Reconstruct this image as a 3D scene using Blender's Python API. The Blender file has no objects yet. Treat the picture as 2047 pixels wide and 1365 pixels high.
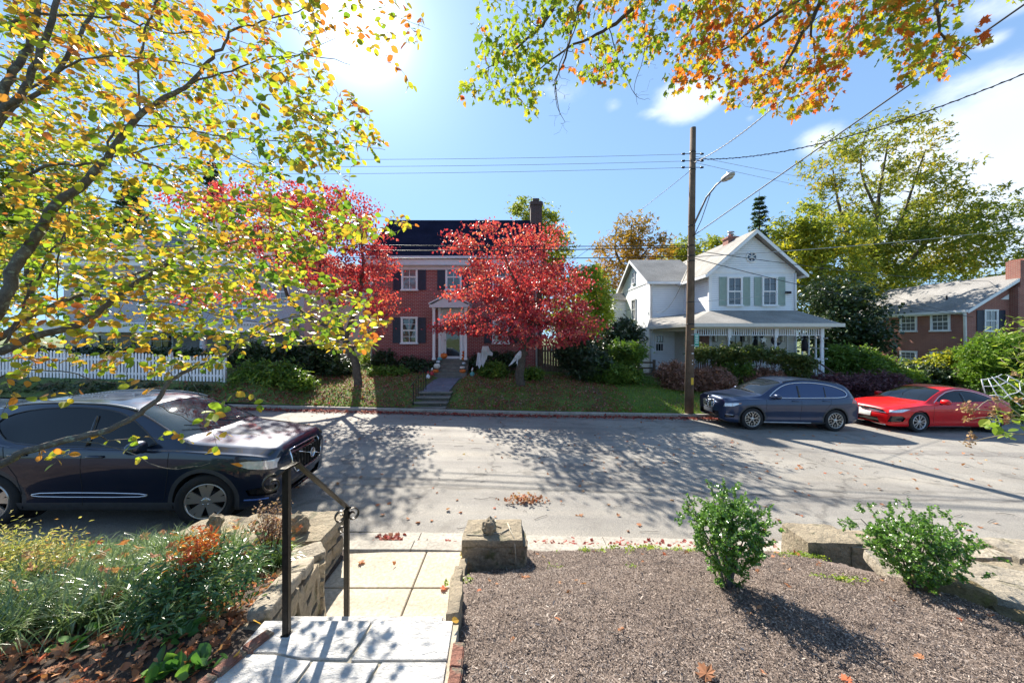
import bpy, bmesh, math, random
import numpy as np
from mathutils import Vector, Matrix, Quaternion
from mathutils.bvhtree import BVHTree

# ------------------------------------------------------------------ camera, sky, sun, exposure
SC = bpy.context.scene
F, CX, CY, EYE = 717.0, 1023.5, 675.0, 2.75          # focal length / principal point in photo pixels, eye height above the street
cam_d = bpy.data.cameras.new('camera')
cam = bpy.data.objects.new('camera', cam_d)
SC.collection.objects.link(cam)
cam.location = (0, 0, EYE)
cam.rotation_euler = (math.radians(90), 0, 0)
cam_d.sensor_width = 36
cam_d.lens = 36 * F / 2047
cam_d.shift_y = -(682.5 - CY) / 2047
cam_d.clip_start = 0.05
cam_d.clip_end = 2000
SC.camera = cam

SUN_DIR = Vector((-0.43, 1.0, 0.886)).normalized()
SUN_EL = math.asin(SUN_DIR.z)
SUN_AZ = math.atan2(SUN_DIR.x, SUN_DIR.y)
sun_d = bpy.data.lights.new('sun', 'SUN')
sun_d.energy = 4.6
sun_d.angle = math.radians(0.53)
sun_d.color = (1.0, 0.93, 0.82)
sun = bpy.data.objects.new('sun', sun_d)
SC.collection.objects.link(sun)
sun.rotation_euler = SUN_DIR.to_track_quat('Z', 'Y').to_euler()
sun.location = SUN_DIR * 60

SC.view_settings.view_transform = 'Standard'
SC.view_settings.look = 'None'
SC.view_settings.exposure = 1.52
SC.view_settings.gamma = 1.0
SC.view_settings.use_curve_mapping = False

world = bpy.data.worlds.new('World')
SC.world = world
world.use_nodes = True


def build_world():
    nt = world.node_tree
    N, L = nt.nodes, nt.links
    N.clear()
    out = N.new('ShaderNodeOutputWorld')
    bg = N.new('ShaderNodeBackground')
    bg.inputs['Strength'].default_value = 0.14
    L.new(bg.outputs[0], out.inputs[0])
    sky = N.new('ShaderNodeTexSky')
    sky.sky_type = 'NISHITA'
    sky.sun_disc = False
    sky.sun_elevation = SUN_EL
    sky.sun_rotation = SUN_AZ
    sky.altitude = 100
    sky.air_density = 1.0
    sky.dust_density = 0.25
    sky.ozone_density = 2.2
    tc = N.new('ShaderNodeTexCoord')
    nrm = N.new('ShaderNodeVectorMath'); nrm.operation = 'NORMALIZE'
    L.new(tc.outputs['Generated'], nrm.inputs[0])

    def math_node(op, a, b=None, c=None):
        m = N.new('ShaderNodeMath'); m.operation = op
        for i, v in enumerate((a, b, c)):
            if v is None: continue
            if isinstance(v, (int, float)): m.inputs[i].default_value = v
            else: L.new(v, m.inputs[i])
        return m.outputs[0]
    # wisps and small cumulus: soft lobes broken up by noise
    no = N.new('ShaderNodeTexNoise'); no.inputs['Scale'].default_value = 5.5
    no.inputs['Detail'].default_value = 9; no.inputs['Roughness'].default_value = 0.56
    mp = N.new('ShaderNodeMapping'); mp.inputs['Scale'].default_value = (1, 1, 1.9)
    L.new(nrm.outputs[0], mp.inputs[0]); L.new(mp.outputs[0], no.inputs[0])
    lobes = [(1365, 200, .11, .06, 1.15), (1320, 222, .10, .03, .7), (1110, 190, .12, .05, .42), (1225, 212, .05, .03, .4), (1640, 280, .07, .06, .85),
             (1870, 300, .20, .12, 1.25), (2010, 270, .22, .14, 1.4), (2040, 370, .32, .16, 1.2), (1890, 380, .12, .06, .7), (1960, 20, .13, .045, .6),
             (1980, 82, .04, .02, .5), (1500, 235, .03, .02, .35), (1880, 30, .08, .04, .5), (1790, 50, .06, .05, .35),
             (2200, 420, .4, .14, .9), (2350, 200, .3, .12, .8), (-300, 200, .3, .1, .6), (1420, 455, .18, .03, .25)]
    tot = None
    for px, py, a, b, g in lobes:
        d = Vector(((px - CX) / F, 1, -(py - CY) / F)).normalized()
        s = N.new('ShaderNodeVectorMath'); s.operation = 'SUBTRACT'
        L.new(nrm.outputs[0], s.inputs[0]); s.inputs[1].default_value = d
        m = N.new('ShaderNodeVectorMath'); m.operation = 'MULTIPLY'
        L.new(s.outputs[0], m.inputs[0]); m.inputs[1].default_value = (1.7 / a, 1.7 / a, 1.7 / b)
        ln = N.new('ShaderNodeVectorMath'); ln.operation = 'LENGTH'
        L.new(m.outputs[0], ln.inputs[0])
        f = math_node('MULTIPLY', math_node('MAXIMUM', math_node('SUBTRACT', 1.0, math_node('MULTIPLY', ln.outputs['Value'], .62)), 0.0), g)
        tot = f if tot is None else math_node('MAXIMUM', tot, f)
    nn = math_node('MULTIPLY', math_node('SUBTRACT', no.outputs['Fac'], .5), 1.7)
    den = math_node('ADD', tot, math_node('MULTIPLY', nn, math_node('MINIMUM', math_node('MULTIPLY', tot, 3.0), 1.0)))
    mr = N.new('ShaderNodeMapRange'); mr.interpolation_type = 'SMOOTHSTEP'
    mr.inputs['From Min'].default_value = .22; mr.inputs['From Max'].default_value = .78
    L.new(den, mr.inputs['Value'])
    no2 = N.new('ShaderNodeTexNoise'); no2.inputs['Scale'].default_value = 3.0; no2.inputs['Detail'].default_value = 6
    mp2 = N.new('ShaderNodeMapping'); mp2.inputs['Location'].default_value = (0.03, 0, -.05)
    L.new(nrm.outputs[0], mp2.inputs[0]); L.new(mp2.outputs[0], no2.inputs[0])
    cr = N.new('ShaderNodeMix'); cr.data_type = 'RGBA'
    L.new(no2.outputs['Fac'], cr.inputs['Factor'])
    cr.inputs['A'].default_value = (2.3, 2.7, 3.3, 1); cr.inputs['B'].default_value = (3.5, 3.6, 3.8, 1)
    mix = N.new('ShaderNodeMix'); mix.data_type = 'RGBA'
    L.new(math_node('MULTIPLY', mr.outputs[0], .82), mix.inputs['Factor'])
    tint = N.new('ShaderNodeMix'); tint.data_type = 'RGBA'; tint.blend_type = 'MULTIPLY'; tint.inputs['Factor'].default_value = 1
    # soft shoulder so that the low sky keeps its colour: c * M / (c + M)
    s1 = N.new('ShaderNodeVectorMath'); s1.operation = 'SCALE'; s1.inputs['Scale'].default_value = SKY_GAIN
    L.new(sky.outputs[0], s1.inputs[0])
    s2 = N.new('ShaderNodeVectorMath'); s2.operation = 'ADD'; L.new(s1.outputs[0], s2.inputs[0]); s2.inputs[1].default_value = SKY_MAX
    s3 = N.new('ShaderNodeVectorMath'); s3.operation = 'MULTIPLY'; L.new(s1.outputs[0], s3.inputs[0]); s3.inputs[1].default_value = SKY_MAX
    s4 = N.new('ShaderNodeVectorMath'); s4.operation = 'DIVIDE'; L.new(s3.outputs[0], s4.inputs[0]); L.new(s2.outputs[0], s4.inputs[1])
    L.new(s4.outputs[0], tint.inputs['A']); tint.inputs['B'].default_value = SKY_TINT
    L.new(tint.outputs['Result'], mix.inputs['A']); L.new(cr.outputs['Result'], mix.inputs['B'])
    # bright aureole round the sun
    dt = N.new('ShaderNodeVectorMath'); dt.operation = 'DOT_PRODUCT'
    L.new(nrm.outputs[0], dt.inputs[0]); dt.inputs[1].default_value = SUN_DIR
    c = math_node('MAXIMUM', dt.outputs['Value'], 0.0)
    g = math_node('ADD', math_node('MULTIPLY', math_node('POWER', c, 9.0), GLOW[0]),
                  math_node('ADD', math_node('MULTIPLY', math_node('POWER', c, 60.0), GLOW[1]),
                            math_node('MULTIPLY', math_node('POWER', c, 420.0), GLOW[2])))
    gc = N.new('ShaderNodeVectorMath'); gc.operation = 'SCALE'
    gc.inputs[0].default_value = (1.0, .98, .95); L.new(g, gc.inputs['Scale'])
    ad = N.new('ShaderNodeVectorMath'); ad.operation = 'ADD'
    L.new(mix.outputs['Result'], ad.inputs[0]); L.new(gc.outputs[0], ad.inputs[1])
    L.new(ad.outputs[0], bg.inputs['Color'])


SKY_TINT = (1, 1, 1, 1)
SKY_GAIN = 1.2
SKY_MAX = (1.62, 2.95, 5.0)
GLOW = (0.05, 0.9, 5.5)
build_world()

rnd = random.Random(7)
rng = np.random.default_rng(11)
COL = SC.collection


def P(px, py, D):
    return Vector(((px - CX) / F * D, D, EYE - (py - CY) / F * D))


# ------------------------------------------------------------------ materials
MATS = {}


def nodes_of(name):
    m = bpy.data.materials.new(name)
    m.use_nodes = True
    nt = m.node_tree
    b = nt.nodes['Principled BSDF']
    return m, nt, nt.nodes, nt.links, b


def rgba(c): return (c[0], c[1], c[2], 1)


def add_bump(N, L, b, height, dist, strength=1.0):
    bp = N.new('ShaderNodeBump')
    bp.inputs['Distance'].default_value = dist
    bp.inputs['Strength'].default_value = strength
    L.new(height, bp.inputs['Height'])
    L.new(bp.outputs[0], b.inputs['Normal'])
    return bp


def noise(N, L, scale, detail=5, rough=.55, coord='Object', vec=None, stretch=None):
    tc = N.new('ShaderNodeTexCoord')
    t = N.new('ShaderNodeTexNoise')
    t.inputs['Scale'].default_value = scale
    t.inputs['Detail'].default_value = detail
    t.inputs['Roughness'].default_value = rough
    src = vec if vec is not None else tc.outputs[coord]
    if stretch:
        mp = N.new('ShaderNodeMapping'); mp.inputs['Scale'].default_value = stretch
        L.new(src, mp.inputs[0]); src = mp.outputs[0]
    L.new(src, t.inputs['Vector'])
    return t


def ramp(N, L, fac, stops, interp='LINEAR'):
    r = N.new('ShaderNodeValToRGB')
    r.color_ramp.interpolation = interp
    e = r.color_ramp.elements
    while len(e) > 1: e.remove(e[-1])
    e[0].position = stops[0][0]; e[0].color = rgba(stops[0][1])
    for p, c in stops[1:]:
        n = e.new(p); n.color = rgba(c)
    L.new(fac, r.inputs[0])
    return r


def pm(name, col, rough=.6, metal=0.0, var=.18, scale=6, bump=0.0, bscale=None, spec=.5, coat=0, stretch=None, fine=0.0):
    """painted / plain material with a little mottling and bump"""
    if name in MATS: return MATS[name]
    m, nt, N, L, b = nodes_of(name)
    t = noise(N, L, scale, 6, stretch=stretch)
    c1 = [x * (1 - var) for x in col]; c2 = [min(1, x * (1 + var)) for x in col]
    r = ramp(N, L, t.outputs['Fac'], [(.3, c1), (.7, c2)])
    L.new(r.outputs[0], b.inputs['Base Color'])
    b.inputs['Roughness'].default_value = rough
    b.inputs['Metallic'].default_value = metal
    b.inputs['Specular IOR Level'].default_value = spec
    if coat:
        b.inputs['Coat Weight'].default_value = coat
        b.inputs['Coat Roughness'].default_value = .03
    if bump:
        t2 = noise(N, L, bscale or scale * 4, 6, .6, stretch=stretch)
        add_bump(N, L, b, t2.outputs['Fac'], bump)
    MATS[name] = m
    return m


def leafmat(name, stops, rough=.45, trans=.5, spec=.4, nscale=1.2, nmix=.35, bright=1.0):
    """stops: colour ramp over (random per leaf blended with a slow noise)"""
    if name in MATS: return MATS[name]
    m, nt, N, L, b = nodes_of(name)
    g = N.new('ShaderNodeNewGeometry')
    t = noise(N, L, nscale, 3, .5)
    mm = N.new('ShaderNodeMapRange')
    mm.inputs['From Min'].default_value = .32; mm.inputs['From Max'].default_value = .68
    L.new(t.outputs['Fac'], mm.inputs['Value'])
    mx = N.new('ShaderNodeMix'); mx.data_type = 'FLOAT'
    mx.inputs['Factor'].default_value = nmix
    L.new(g.outputs['Random Per Island'], mx.inputs['A']); L.new(mm.outputs[0], mx.inputs['B'])
    r = ramp(N, L, mx.outputs['Result'], [(p, [min(1, x * bright) for x in c]) for p, c in stops])
    L.new(r.outputs[0], b.inputs['Base Color'])
    b.inputs['Roughness'].default_value = rough
    b.inputs['Specular IOR Level'].default_value = spec
    tr = N.new('ShaderNodeBsdfTranslucent')
    gm = N.new('ShaderNodeMix'); gm.data_type = 'RGBA'; gm.blend_type = 'MULTIPLY'; gm.inputs['Factor'].default_value = 1
    L.new(r.outputs[0], gm.inputs['A']); gm.inputs['B'].default_value = (1.15, 1.15, .7, 1)
    L.new(gm.outputs['Result'], tr.inputs['Color'])
    ms = N.new('ShaderNodeMixShader'); ms.inputs[0].default_value = trans
    L.new(b.outputs[0], ms.inputs[1]); L.new(tr.outputs[0], ms.inputs[2])
    L.new(ms.outputs[0], N['Material Output'].inputs['Surface'])
    MATS[name] = m
    return m


def brickmat(name, c1, c2, mortar, scale=1.0, bw=.215, bh=.075, ms=.010, rough=.85, stain=.2):
    if name in MATS: return MATS[name]
    m, nt, N, L, b = nodes_of(name)
    tc = N.new('ShaderNodeTexCoord')
    sp = N.new('ShaderNodeSeparateXYZ'); L.new(tc.outputs['Object'], sp.inputs[0])
    ad = N.new('ShaderNodeMath'); ad.operation = 'ADD'
    L.new(sp.outputs['X'], ad.inputs[0]); L.new(sp.outputs['Y'], ad.inputs[1])
    cb = N.new('ShaderNodeCombineXYZ'); L.new(ad.outputs[0], cb.inputs['X']); L.new(sp.outputs['Z'], cb.inputs['Y'])
    br = N.new('ShaderNodeTexBrick')
    br.inputs['Scale'].default_value = scale
    br.inputs['Brick Width'].default_value = bw
    br.inputs['Row Height'].default_value = bh
    br.inputs['Mortar Size'].default_value = ms
    br.inputs['Mortar Smooth'].default_value = .2
    br.inputs['Bias'].default_value = -.1
    br.inputs['Color1'].default_value = rgba(c1); br.inputs['Color2'].default_value = rgba(c2); br.inputs['Mortar'].default_value = rgba(mortar)
    L.new(cb.outputs[0], br.inputs['Vector'])
    t = noise(N, L, .9, 6)
    r = ramp(N, L, t.outputs['Fac'], [(.3, (1 - stain,) * 3), (.7, (1 + stain * .4,) * 3)])
    mx = N.new('ShaderNodeMix'); mx.data_type = 'RGBA'; mx.blend_type = 'MULTIPLY'; mx.inputs['Factor'].default_value = 1
    L.new(br.outputs['Color'], mx.inputs['A']); L.new(r.outputs[0], mx.inputs['B'])
    t3 = noise(N, L, 40, 3)
    r3 = ramp(N, L, t3.outputs['Fac'], [(.3, (.85,) * 3), (.7, (1.12,) * 3)])
    mx2 = N.new('ShaderNodeMix'); mx2.data_type = 'RGBA'; mx2.blend_type = 'MULTIPLY'; mx2.inputs['Factor'].default_value = 1
    L.new(mx.outputs['Result'], mx2.inputs['A']); L.new(r3.outputs[0], mx2.inputs['B'])
    L.new(mx2.outputs['Result'], b.inputs['Base Color'])
    b.inputs['Roughness'].default_value = rough
    inv = N.new('ShaderNodeMath'); inv.operation = 'SUBTRACT'; inv.inputs[0].default_value = 1; L.new(br.outputs['Fac'], inv.inputs[1])
    add_bump(N, L, b, inv.outputs[0], .008)
    MATS[name] = m
    return m


def sidingmat(name, col, pitch=.115, var=.05):
    """horizontal lap boards: a saw-tooth relief up the wall"""
    if name in MATS: return MATS[name]
    m, nt, N, L, b = nodes_of(name)
    tc = N.new('ShaderNodeTexCoord')
    sp = N.new('ShaderNodeSeparateXYZ'); L.new(tc.outputs['Object'], sp.inputs[0])
    dv = N.new('ShaderNodeMath'); dv.operation = 'DIVIDE'; L.new(sp.outputs['Z'], dv.inputs[0]); dv.inputs[1].default_value = pitch
    fr = N.new('ShaderNodeMath'); fr.operation = 'FRACT'; L.new(dv.outputs[0], fr.inputs[0])
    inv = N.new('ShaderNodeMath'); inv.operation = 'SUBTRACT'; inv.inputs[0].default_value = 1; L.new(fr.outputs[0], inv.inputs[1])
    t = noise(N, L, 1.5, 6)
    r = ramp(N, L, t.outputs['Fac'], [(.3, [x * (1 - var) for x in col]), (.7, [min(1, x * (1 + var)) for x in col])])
    gap = ramp(N, L, fr.outputs[0], [(0.0, (.55, .57, .62)), (.10, (.55, .57, .62)), (.14, (1, 1, 1)), (1, (1, 1, 1))])  # shade line under each lap, painted into the board colour
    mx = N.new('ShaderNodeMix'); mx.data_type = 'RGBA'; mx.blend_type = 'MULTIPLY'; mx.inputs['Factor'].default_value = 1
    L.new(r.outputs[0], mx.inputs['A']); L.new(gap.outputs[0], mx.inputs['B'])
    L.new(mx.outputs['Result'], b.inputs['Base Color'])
    b.inputs['Roughness'].default_value = .55
    add_bump(N, L, b, inv.outputs[0], .02, .8)
    MATS[name] = m
    return m


def shinglemat(name, c1, c2, spec=.12, bmp=.006):
    if name in MATS: return MATS[name]
    m, nt, N, L, b = nodes_of(name)
    tc = N.new('ShaderNodeTexCoord')
    sp = N.new('ShaderNodeSeparateXYZ'); L.new(tc.outputs['Object'], sp.inputs[0])
    ad = N.new('ShaderNodeMath'); ad.operation = 'ADD'
    L.new(sp.outputs['X'], ad.inputs[0]); L.new(sp.outputs['Y'], ad.inputs[1])
    cb = N.new('ShaderNodeCombineXYZ'); L.new(ad.outputs[0], cb.inputs['X']); L.new(sp.outputs['Z'], cb.inputs['Y'])
    br = N.new('ShaderNodeTexBrick')
    br.inputs['Brick Width'].default_value = .3
    br.inputs['Row Height'].default_value = .09
    br.inputs['Mortar Size'].default_value = .006
    br.inputs['Color1'].default_value = rgba(c1); br.inputs['Color2'].default_value = rgba(c2)
    br.inputs['Mortar'].default_value = rgba([x * .5 for x in c1])
    L.new(cb.outputs[0], br.inputs['Vector'])
    t = noise(N, L, .8, 6)
    r = ramp(N, L, t.outputs['Fac'], [(.3, (.75,) * 3), (.7, (1.15,) * 3)])
    mx = N.new('ShaderNodeMix'); mx.data_type = 'RGBA'; mx.blend_type = 'MULTIPLY'; mx.inputs['Factor'].default_value = 1
    L.new(br.outputs['Color'], mx.inputs['A']); L.new(r.outputs[0], mx.inputs['B'])
    L.new(mx.outputs['Result'], b.inputs['Base Color'])
    b.inputs['Roughness'].default_value = .9
    b.inputs['Specular IOR Level'].default_value = spec
    t2 = noise(N, L, 60, 3)
    add_bump(N, L, b, t2.outputs['Fac'], bmp)
    MATS[name] = m
    return m


def rockmat(name, cols, scale=3.0, bump=.02, rough=.85, moss=None, cracks=True):
    if name in MATS: return MATS[name]
    m, nt, N, L, b = nodes_of(name)
    t = noise(N, L, scale, 10, .65)
    r = ramp(N, L, t.outputs['Fac'], [(.25 + .5 * i / (len(cols) - 1), c) for i, c in enumerate(cols)])
    src = r.outputs[0]
    if moss:
        t4 = noise(N, L, scale * 1.7, 6, .6)
        rr = ramp(N, L, t4.outputs['Fac'], [(.55, (0, 0, 0)), (.66, (1, 1, 1))])
        mx = N.new('ShaderNodeMix'); mx.data_type = 'RGBA'
        L.new(rr.outputs[0], mx.inputs['Factor']); L.new(src, mx.inputs['A']); mx.inputs['B'].default_value = rgba(moss)
        src = mx.outputs['Result']
    t2 = noise(N, L, scale * 12, 6, .7)
    r2 = ramp(N, L, t2.outputs['Fac'], [(.3, (.62,) * 3), (.7, (1.25,) * 3)])
    mx = N.new('ShaderNodeMix'); mx.data_type = 'RGBA'; mx.blend_type = 'MULTIPLY'; mx.inputs['Factor'].default_value = 1
    L.new(src, mx.inputs['A']); L.new(r2.outputs[0], mx.inputs['B'])
    L.new(mx.outputs['Result'], b.inputs['Base Color'])
    b.inputs['Roughness'].default_value = rough
    t3 = noise(N, L, scale * 5, 12, .7)
    add_bump(N, L, b, t3.outputs['Fac'], bump)
    MATS[name] = m
    return m


def glassmat(name, col=(.02, .025, .03), rough=.03, spec=.7, see=0.0, coat=0.0):
    if name in MATS: return MATS[name]
    m, nt, N, L, b = nodes_of(name)
    b.inputs['Base Color'].default_value = rgba(col)
    b.inputs['Roughness'].default_value = rough
    b.inputs['Specular IOR Level'].default_value = spec
    b.inputs['IOR'].default_value = 1.6
    t = noise(N, L, 1.2, 2)
    add_bump(N, L, b, t.outputs['Fac'], .01, .25)
    if see:
        tr = N.new('ShaderNodeBsdfTransparent'); tr.inputs[0].default_value = (.8, .9, .88, 1)
        ms = N.new('ShaderNodeMixShader')
        fz = N.new('ShaderNodeFresnel'); fz.inputs['IOR'].default_value = 1.5
        mr = N.new('ShaderNodeMapRange'); mr.inputs['From Min'].default_value = 0; mr.inputs['From Max'].default_value = 1
        mr.inputs['To Min'].default_value = 1 - see; mr.inputs['To Max'].default_value = 1
        L.new(fz.outputs[0], mr.inputs['Value']); L.new(mr.outputs[0], ms.inputs[0])
        L.new(tr.outputs[0], ms.inputs[1]); L.new(b.outputs[0], ms.inputs[2])
        L.new(ms.outputs[0], N['Material Output'].inputs['Surface'])
    MATS[name] = m
    return m


def carpaint(name, col, flake=.35, coat=1.0):
    if name in MATS: return MATS[name]
    m, nt, N, L, b = nodes_of(name)
    t = noise(N, L, 3, 3)
    r = ramp(N, L, t.outputs['Fac'], [(.3, [x * .92 for x in col]), (.7, [x * 1.08 for x in col])])
    L.new(r.outputs[0], b.inputs['Base Color'])
    b.inputs['Metallic'].default_value = flake
    b.inputs['Roughness'].default_value = .36
    b.inputs['Specular IOR Level'].default_value = .3
    b.inputs['Coat Weight'].default_value = coat
    b.inputs['Coat Roughness'].default_value = .025
    b.inputs['Coat IOR'].default_value = 1.6
    MATS[name] = m
    return m


# ------------------------------------------------------------------ object helpers
def tag(o, label=None, cat=None, group=None, kind=None):
    if label: o['label'] = label
    if cat: o['category'] = cat
    if group: o['group'] = group
    if kind: o['kind'] = kind
    return o


def thing(name, label, cat, loc=(0, 0, 0), rz=0, group=None):
    o = bpy.data.objects.new(name, None)
    o.empty_display_size = .1
    COL.objects.link(o)
    o.location = loc; o.rotation_euler = (0, 0, rz)
    return tag(o, label, cat, group)


def copy_tree(o, parent=None):
    c = o.copy(); COL.objects.link(c)
    if parent is not None: c.parent = parent
    for ch in [x for x in KIDS.get(o.name, [])]:
        copy_tree(ch, c)
    return c


KIDS = {}


def np_mesh(name, V, loops, totals, mats, parent=None, smooth=False, matidx=None):
    me = bpy.data.meshes.new(name)
    V = np.asarray(V, dtype=np.float32).reshape(-1, 3)
    loops = np.asarray(loops, dtype=np.int32).ravel(); totals = np.asarray(totals, dtype=np.int32).ravel()
    me.vertices.add(len(V)); me.vertices.foreach_set('co', V.ravel())
    me.loops.add(len(loops)); me.loops.foreach_set('vertex_index', loops)
    starts = np.concatenate(([0], np.cumsum(totals)[:-1])).astype(np.int32)
    me.polygons.add(len(totals)); me.polygons.foreach_set('loop_start', starts)
    me.polygons.foreach_set('use_smooth', np.full(len(totals), bool(smooth)))
    if not isinstance(mats, (list, tuple)): mats = [mats]
    for m in mats: me.materials.append(m)
    if matidx is not None: me.polygons.foreach_set('material_index', np.asarray(matidx, dtype=np.int32))
    me.update(calc_edges=True)
    me.validate()
    o = bpy.data.objects.new(name, me)
    COL.objects.link(o)
    if parent is not None:
        o.parent = parent
        KIDS.setdefault(parent.name, []).append(o)
    return o


class MB:
    """collects primitives; build() links them as one mesh object"""
    def __init__(s, M=None):
        s.V, s.Fc, s.mi, s.M, s.cur, s.sm = [], [], [], M, 0, []

    def add(s, V, Fc, smooth=False):
        n = len(s.V)
        if s.M is not None: V = [s.M @ Vector(v) for v in V]
        s.V.extend([tuple(v) for v in V])
        s.Fc.extend([tuple(i + n for i in f) for f in Fc])
        s.mi.extend([s.cur] * len(Fc)); s.sm.extend([smooth] * len(Fc))
        return s

    def box(s, x0, x1, y0, y1, z0, z1, bevel=0):
        x0, x1 = min(x0, x1), max(x0, x1); y0, y1 = min(y0, y1), max(y0, y1); z0, z1 = min(z0, z1), max(z0, z1)
        if bevel:
            b = min(bevel, (x1 - x0) * .45, (y1 - y0) * .45, (z1 - z0) * .45)
            bm = bmesh.new(); r = bmesh.ops.create_cube(bm, size=1)
            for v in r['verts']:
                v.co = Vector(((x0 + x1) / 2 + v.co.x * (x1 - x0), (y0 + y1) / 2 + v.co.y * (y1 - y0), (z0 + z1) / 2 + v.co.z * (z1 - z0)))
            bmesh.ops.bevel(bm, geom=bm.edges[:], offset=b, segments=2, affect='EDGES')
            bm.verts.index_update()
            s.add([v.co.copy() for v in bm.verts], [[v.index for v in f.verts] for f in bm.faces]); bm.free()
            return s
        V = [(x0, y0, z0), (x1, y0, z0), (x1, y1, z0), (x0, y1, z0), (x0, y0, z1), (x1, y0, z1), (x1, y1, z1), (x0, y1, z1)]
        return s.add(V, [(0, 3, 2, 1), (4, 5, 6, 7), (0, 1, 5, 4), (1, 2, 6, 5), (2, 3, 7, 6), (3, 0, 4, 7)])

    def prism(s, poly, off):
        """planar polygon (3D points) extruded by vector off"""
        n = len(poly); off = Vector(off)
        V = [Vector(p) for p in poly] + [Vector(p) + off for p in poly]
        return s.add(V, [tuple(range(n - 1, -1, -1)), tuple(range(n, 2 * n))] + [(i, (i + 1) % n, (i + 1) % n + n, i + n) for i in range(n)])

    def tube(s, pts, r, n=8, caps=True, smooth=True, squash=1.0):
        pts = [Vector(p) for p in pts]; m = len(pts)
        if isinstance(r, (int, float)): r = [r] * m
        V, Fc = [], []
        up = None
        for i, p in enumerate(pts):
            t = (pts[min(i + 1, m - 1)] - pts[max(i - 1, 0)])
            if t.length < 1e-9: t = Vector((0, 0, 1))
            t.normalize()
            if up is None:
                up = Vector((0, 0, 1)) if abs(t.z) < .9 else Vector((1, 0, 0))
            a = t.cross(up)
            if a.length < 1e-6: a = t.orthogonal()
            a.normalize(); b = a.cross(t).normalized(); up = b
            for k in range(n):
                th = 2 * math.pi * k / n
                V.append(p + (a * math.cos(th) + b * math.sin(th) * squash) * r[i])
        for i in range(m - 1):
            for k in range(n):
                Fc.append((i * n + k, i * n + (k + 1) % n, (i + 1) * n + (k + 1) % n, (i + 1) * n + k))
        if caps:
            Fc.append(tuple(range(n - 1, -1, -1))); Fc.append(tuple((m - 1) * n + k for k in range(n)))
        return s.add(V, Fc, smooth)

    def lathe(s, prof, c=(0, 0, 0), axis='z', n=24, smooth=True, caps=True):
        """prof: (r, h) pairs"""
        V, Fc = [], []
        for r, h in prof:
            for k in range(n):
                a = 2 * math.pi * k / n
                x, y = r * math.cos(a), r * math.sin(a)
                v = (x, y, h) if axis == 'z' else ((x, h, y) if axis == 'y' else (h, x, y))
                V.append((v[0] + c[0], v[1] + c[1], v[2] + c[2]))
        for i in range(len(prof) - 1):
            for k in range(n):
                Fc.append((i * n + k, i * n + (k + 1) % n, (i + 1) * n + (k + 1) % n, (i + 1) * n + k))
        if caps and prof[0][0] > 1e-6: Fc.append(tuple(range(n)))
        if caps and prof[-1][0] > 1e-6: Fc.append(tuple((len(prof) - 1) * n + k for k in range(n)))
        return s.add(V, Fc, smooth)

    def blob(s, c, r, sub=2, amp=.0, freq=2.0, seed=0, flat=None, smooth=True, power=1.0):
        bm = bmesh.new(); bmesh.ops.create_icosphere(bm, subdivisions=sub, radius=1)
        bm.verts.index_update()
        c = Vector(c); r = Vector(r) if not isinstance(r, (int, float)) else Vector((r, r, r))
        V = []
        from mathutils import noise as mn
        for v in bm.verts:
            d = v.co.copy()
            if power != 1.0:
                d = Vector([math.copysign(abs(q) ** power, q) for q in d])
            k = 1 + amp * mn.fractal(d * freq + Vector((seed * 3.1, seed * 1.7, seed)), .6, 2.0, 4)
            p = Vector((d.x * r.x * k, d.y * r.y * k, d.z * r.z * k))
            if flat is not None: p.z = max(p.z, flat)
            V.append(c + p)
        Fc = [[v.index for v in f.verts] for f in bm.faces]; bm.free()
        return s.add(V, Fc, smooth)

    def build(s, name, mat, parent=None, label=None, normals=True, autosmooth=None):
        loops = [i for f in s.Fc for i in f]; tot = [len(f) for f in s.Fc]
        o = np_mesh(name, s.V, loops, tot, mat, parent, False, s.mi)
        o.data.polygons.foreach_set('use_smooth', s.sm)
        if normals:
            bm = bmesh.new(); bm.from_mesh(o.data); bmesh.ops.recalc_face_normals(bm, faces=bm.faces[:]); bm.to_mesh(o.data); bm.free()
        if label: o['label'] = label
        return o


def grid_mesh(name, xs, ys, fz, mat, parent=None, smooth=True):
    """height sheet over the grid xs * ys with z = fz(X, Y) (numpy arrays)"""
    X, Y = np.meshgrid(xs, ys)
    Z = fz(X, Y)
    V = np.stack([X, Y, Z], -1).reshape(-1, 3)
    ny, nx = X.shape
    i = np.arange(ny - 1)[:, None] * nx + np.arange(nx - 1)[None, :]
    q = np.stack([i, i + 1, i + nx + 1, i + nx], -1).reshape(-1, 4)
    return np_mesh(name, V, q, np.full(len(q), 4), mat, parent, smooth)


# ------------------------------------------------------------------ scattering
def norm(a): return a / np.maximum(np.linalg.norm(a, axis=-1, keepdims=True), 1e-9)


def scatter(name, template, pos, axis, normal, size, mat, parent=None, smooth=False, stretch=None, matidx=None):
    """template = (verts Kx3, faces); each copy has local Y along axis, local Z along normal"""
    TV = np.asarray(template[0], dtype=np.float64); TF = template[1]
    n = len(pos)
    y = norm(axis); x = norm(np.cross(y, normal)); z = np.cross(x, y)
    size = np.broadcast_to(np.asarray(size, dtype=np.float64), (n,))
    S = TV[None] * size[:, None, None]
    if stretch is not None: S = S * np.asarray(stretch).reshape(-1, 1, 3)
    V = pos[:, None, :] + S[..., 0:1] * x[:, None, :] + S[..., 1:2] * y[:, None, :] + S[..., 2:3] * z[:, None, :]
    K = len(TV)
    tl = np.concatenate([np.asarray(f) for f in TF]); tt = np.array([len(f) for f in TF])
    loops = (tl[None] + (np.arange(n) * K)[:, None]).ravel()
    return np_mesh(name, V.reshape(-1, 3), loops, np.tile(tt, n), mat, parent, smooth,
                   None if matidx is None else np.repeat(matidx, len(tt)))


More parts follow.
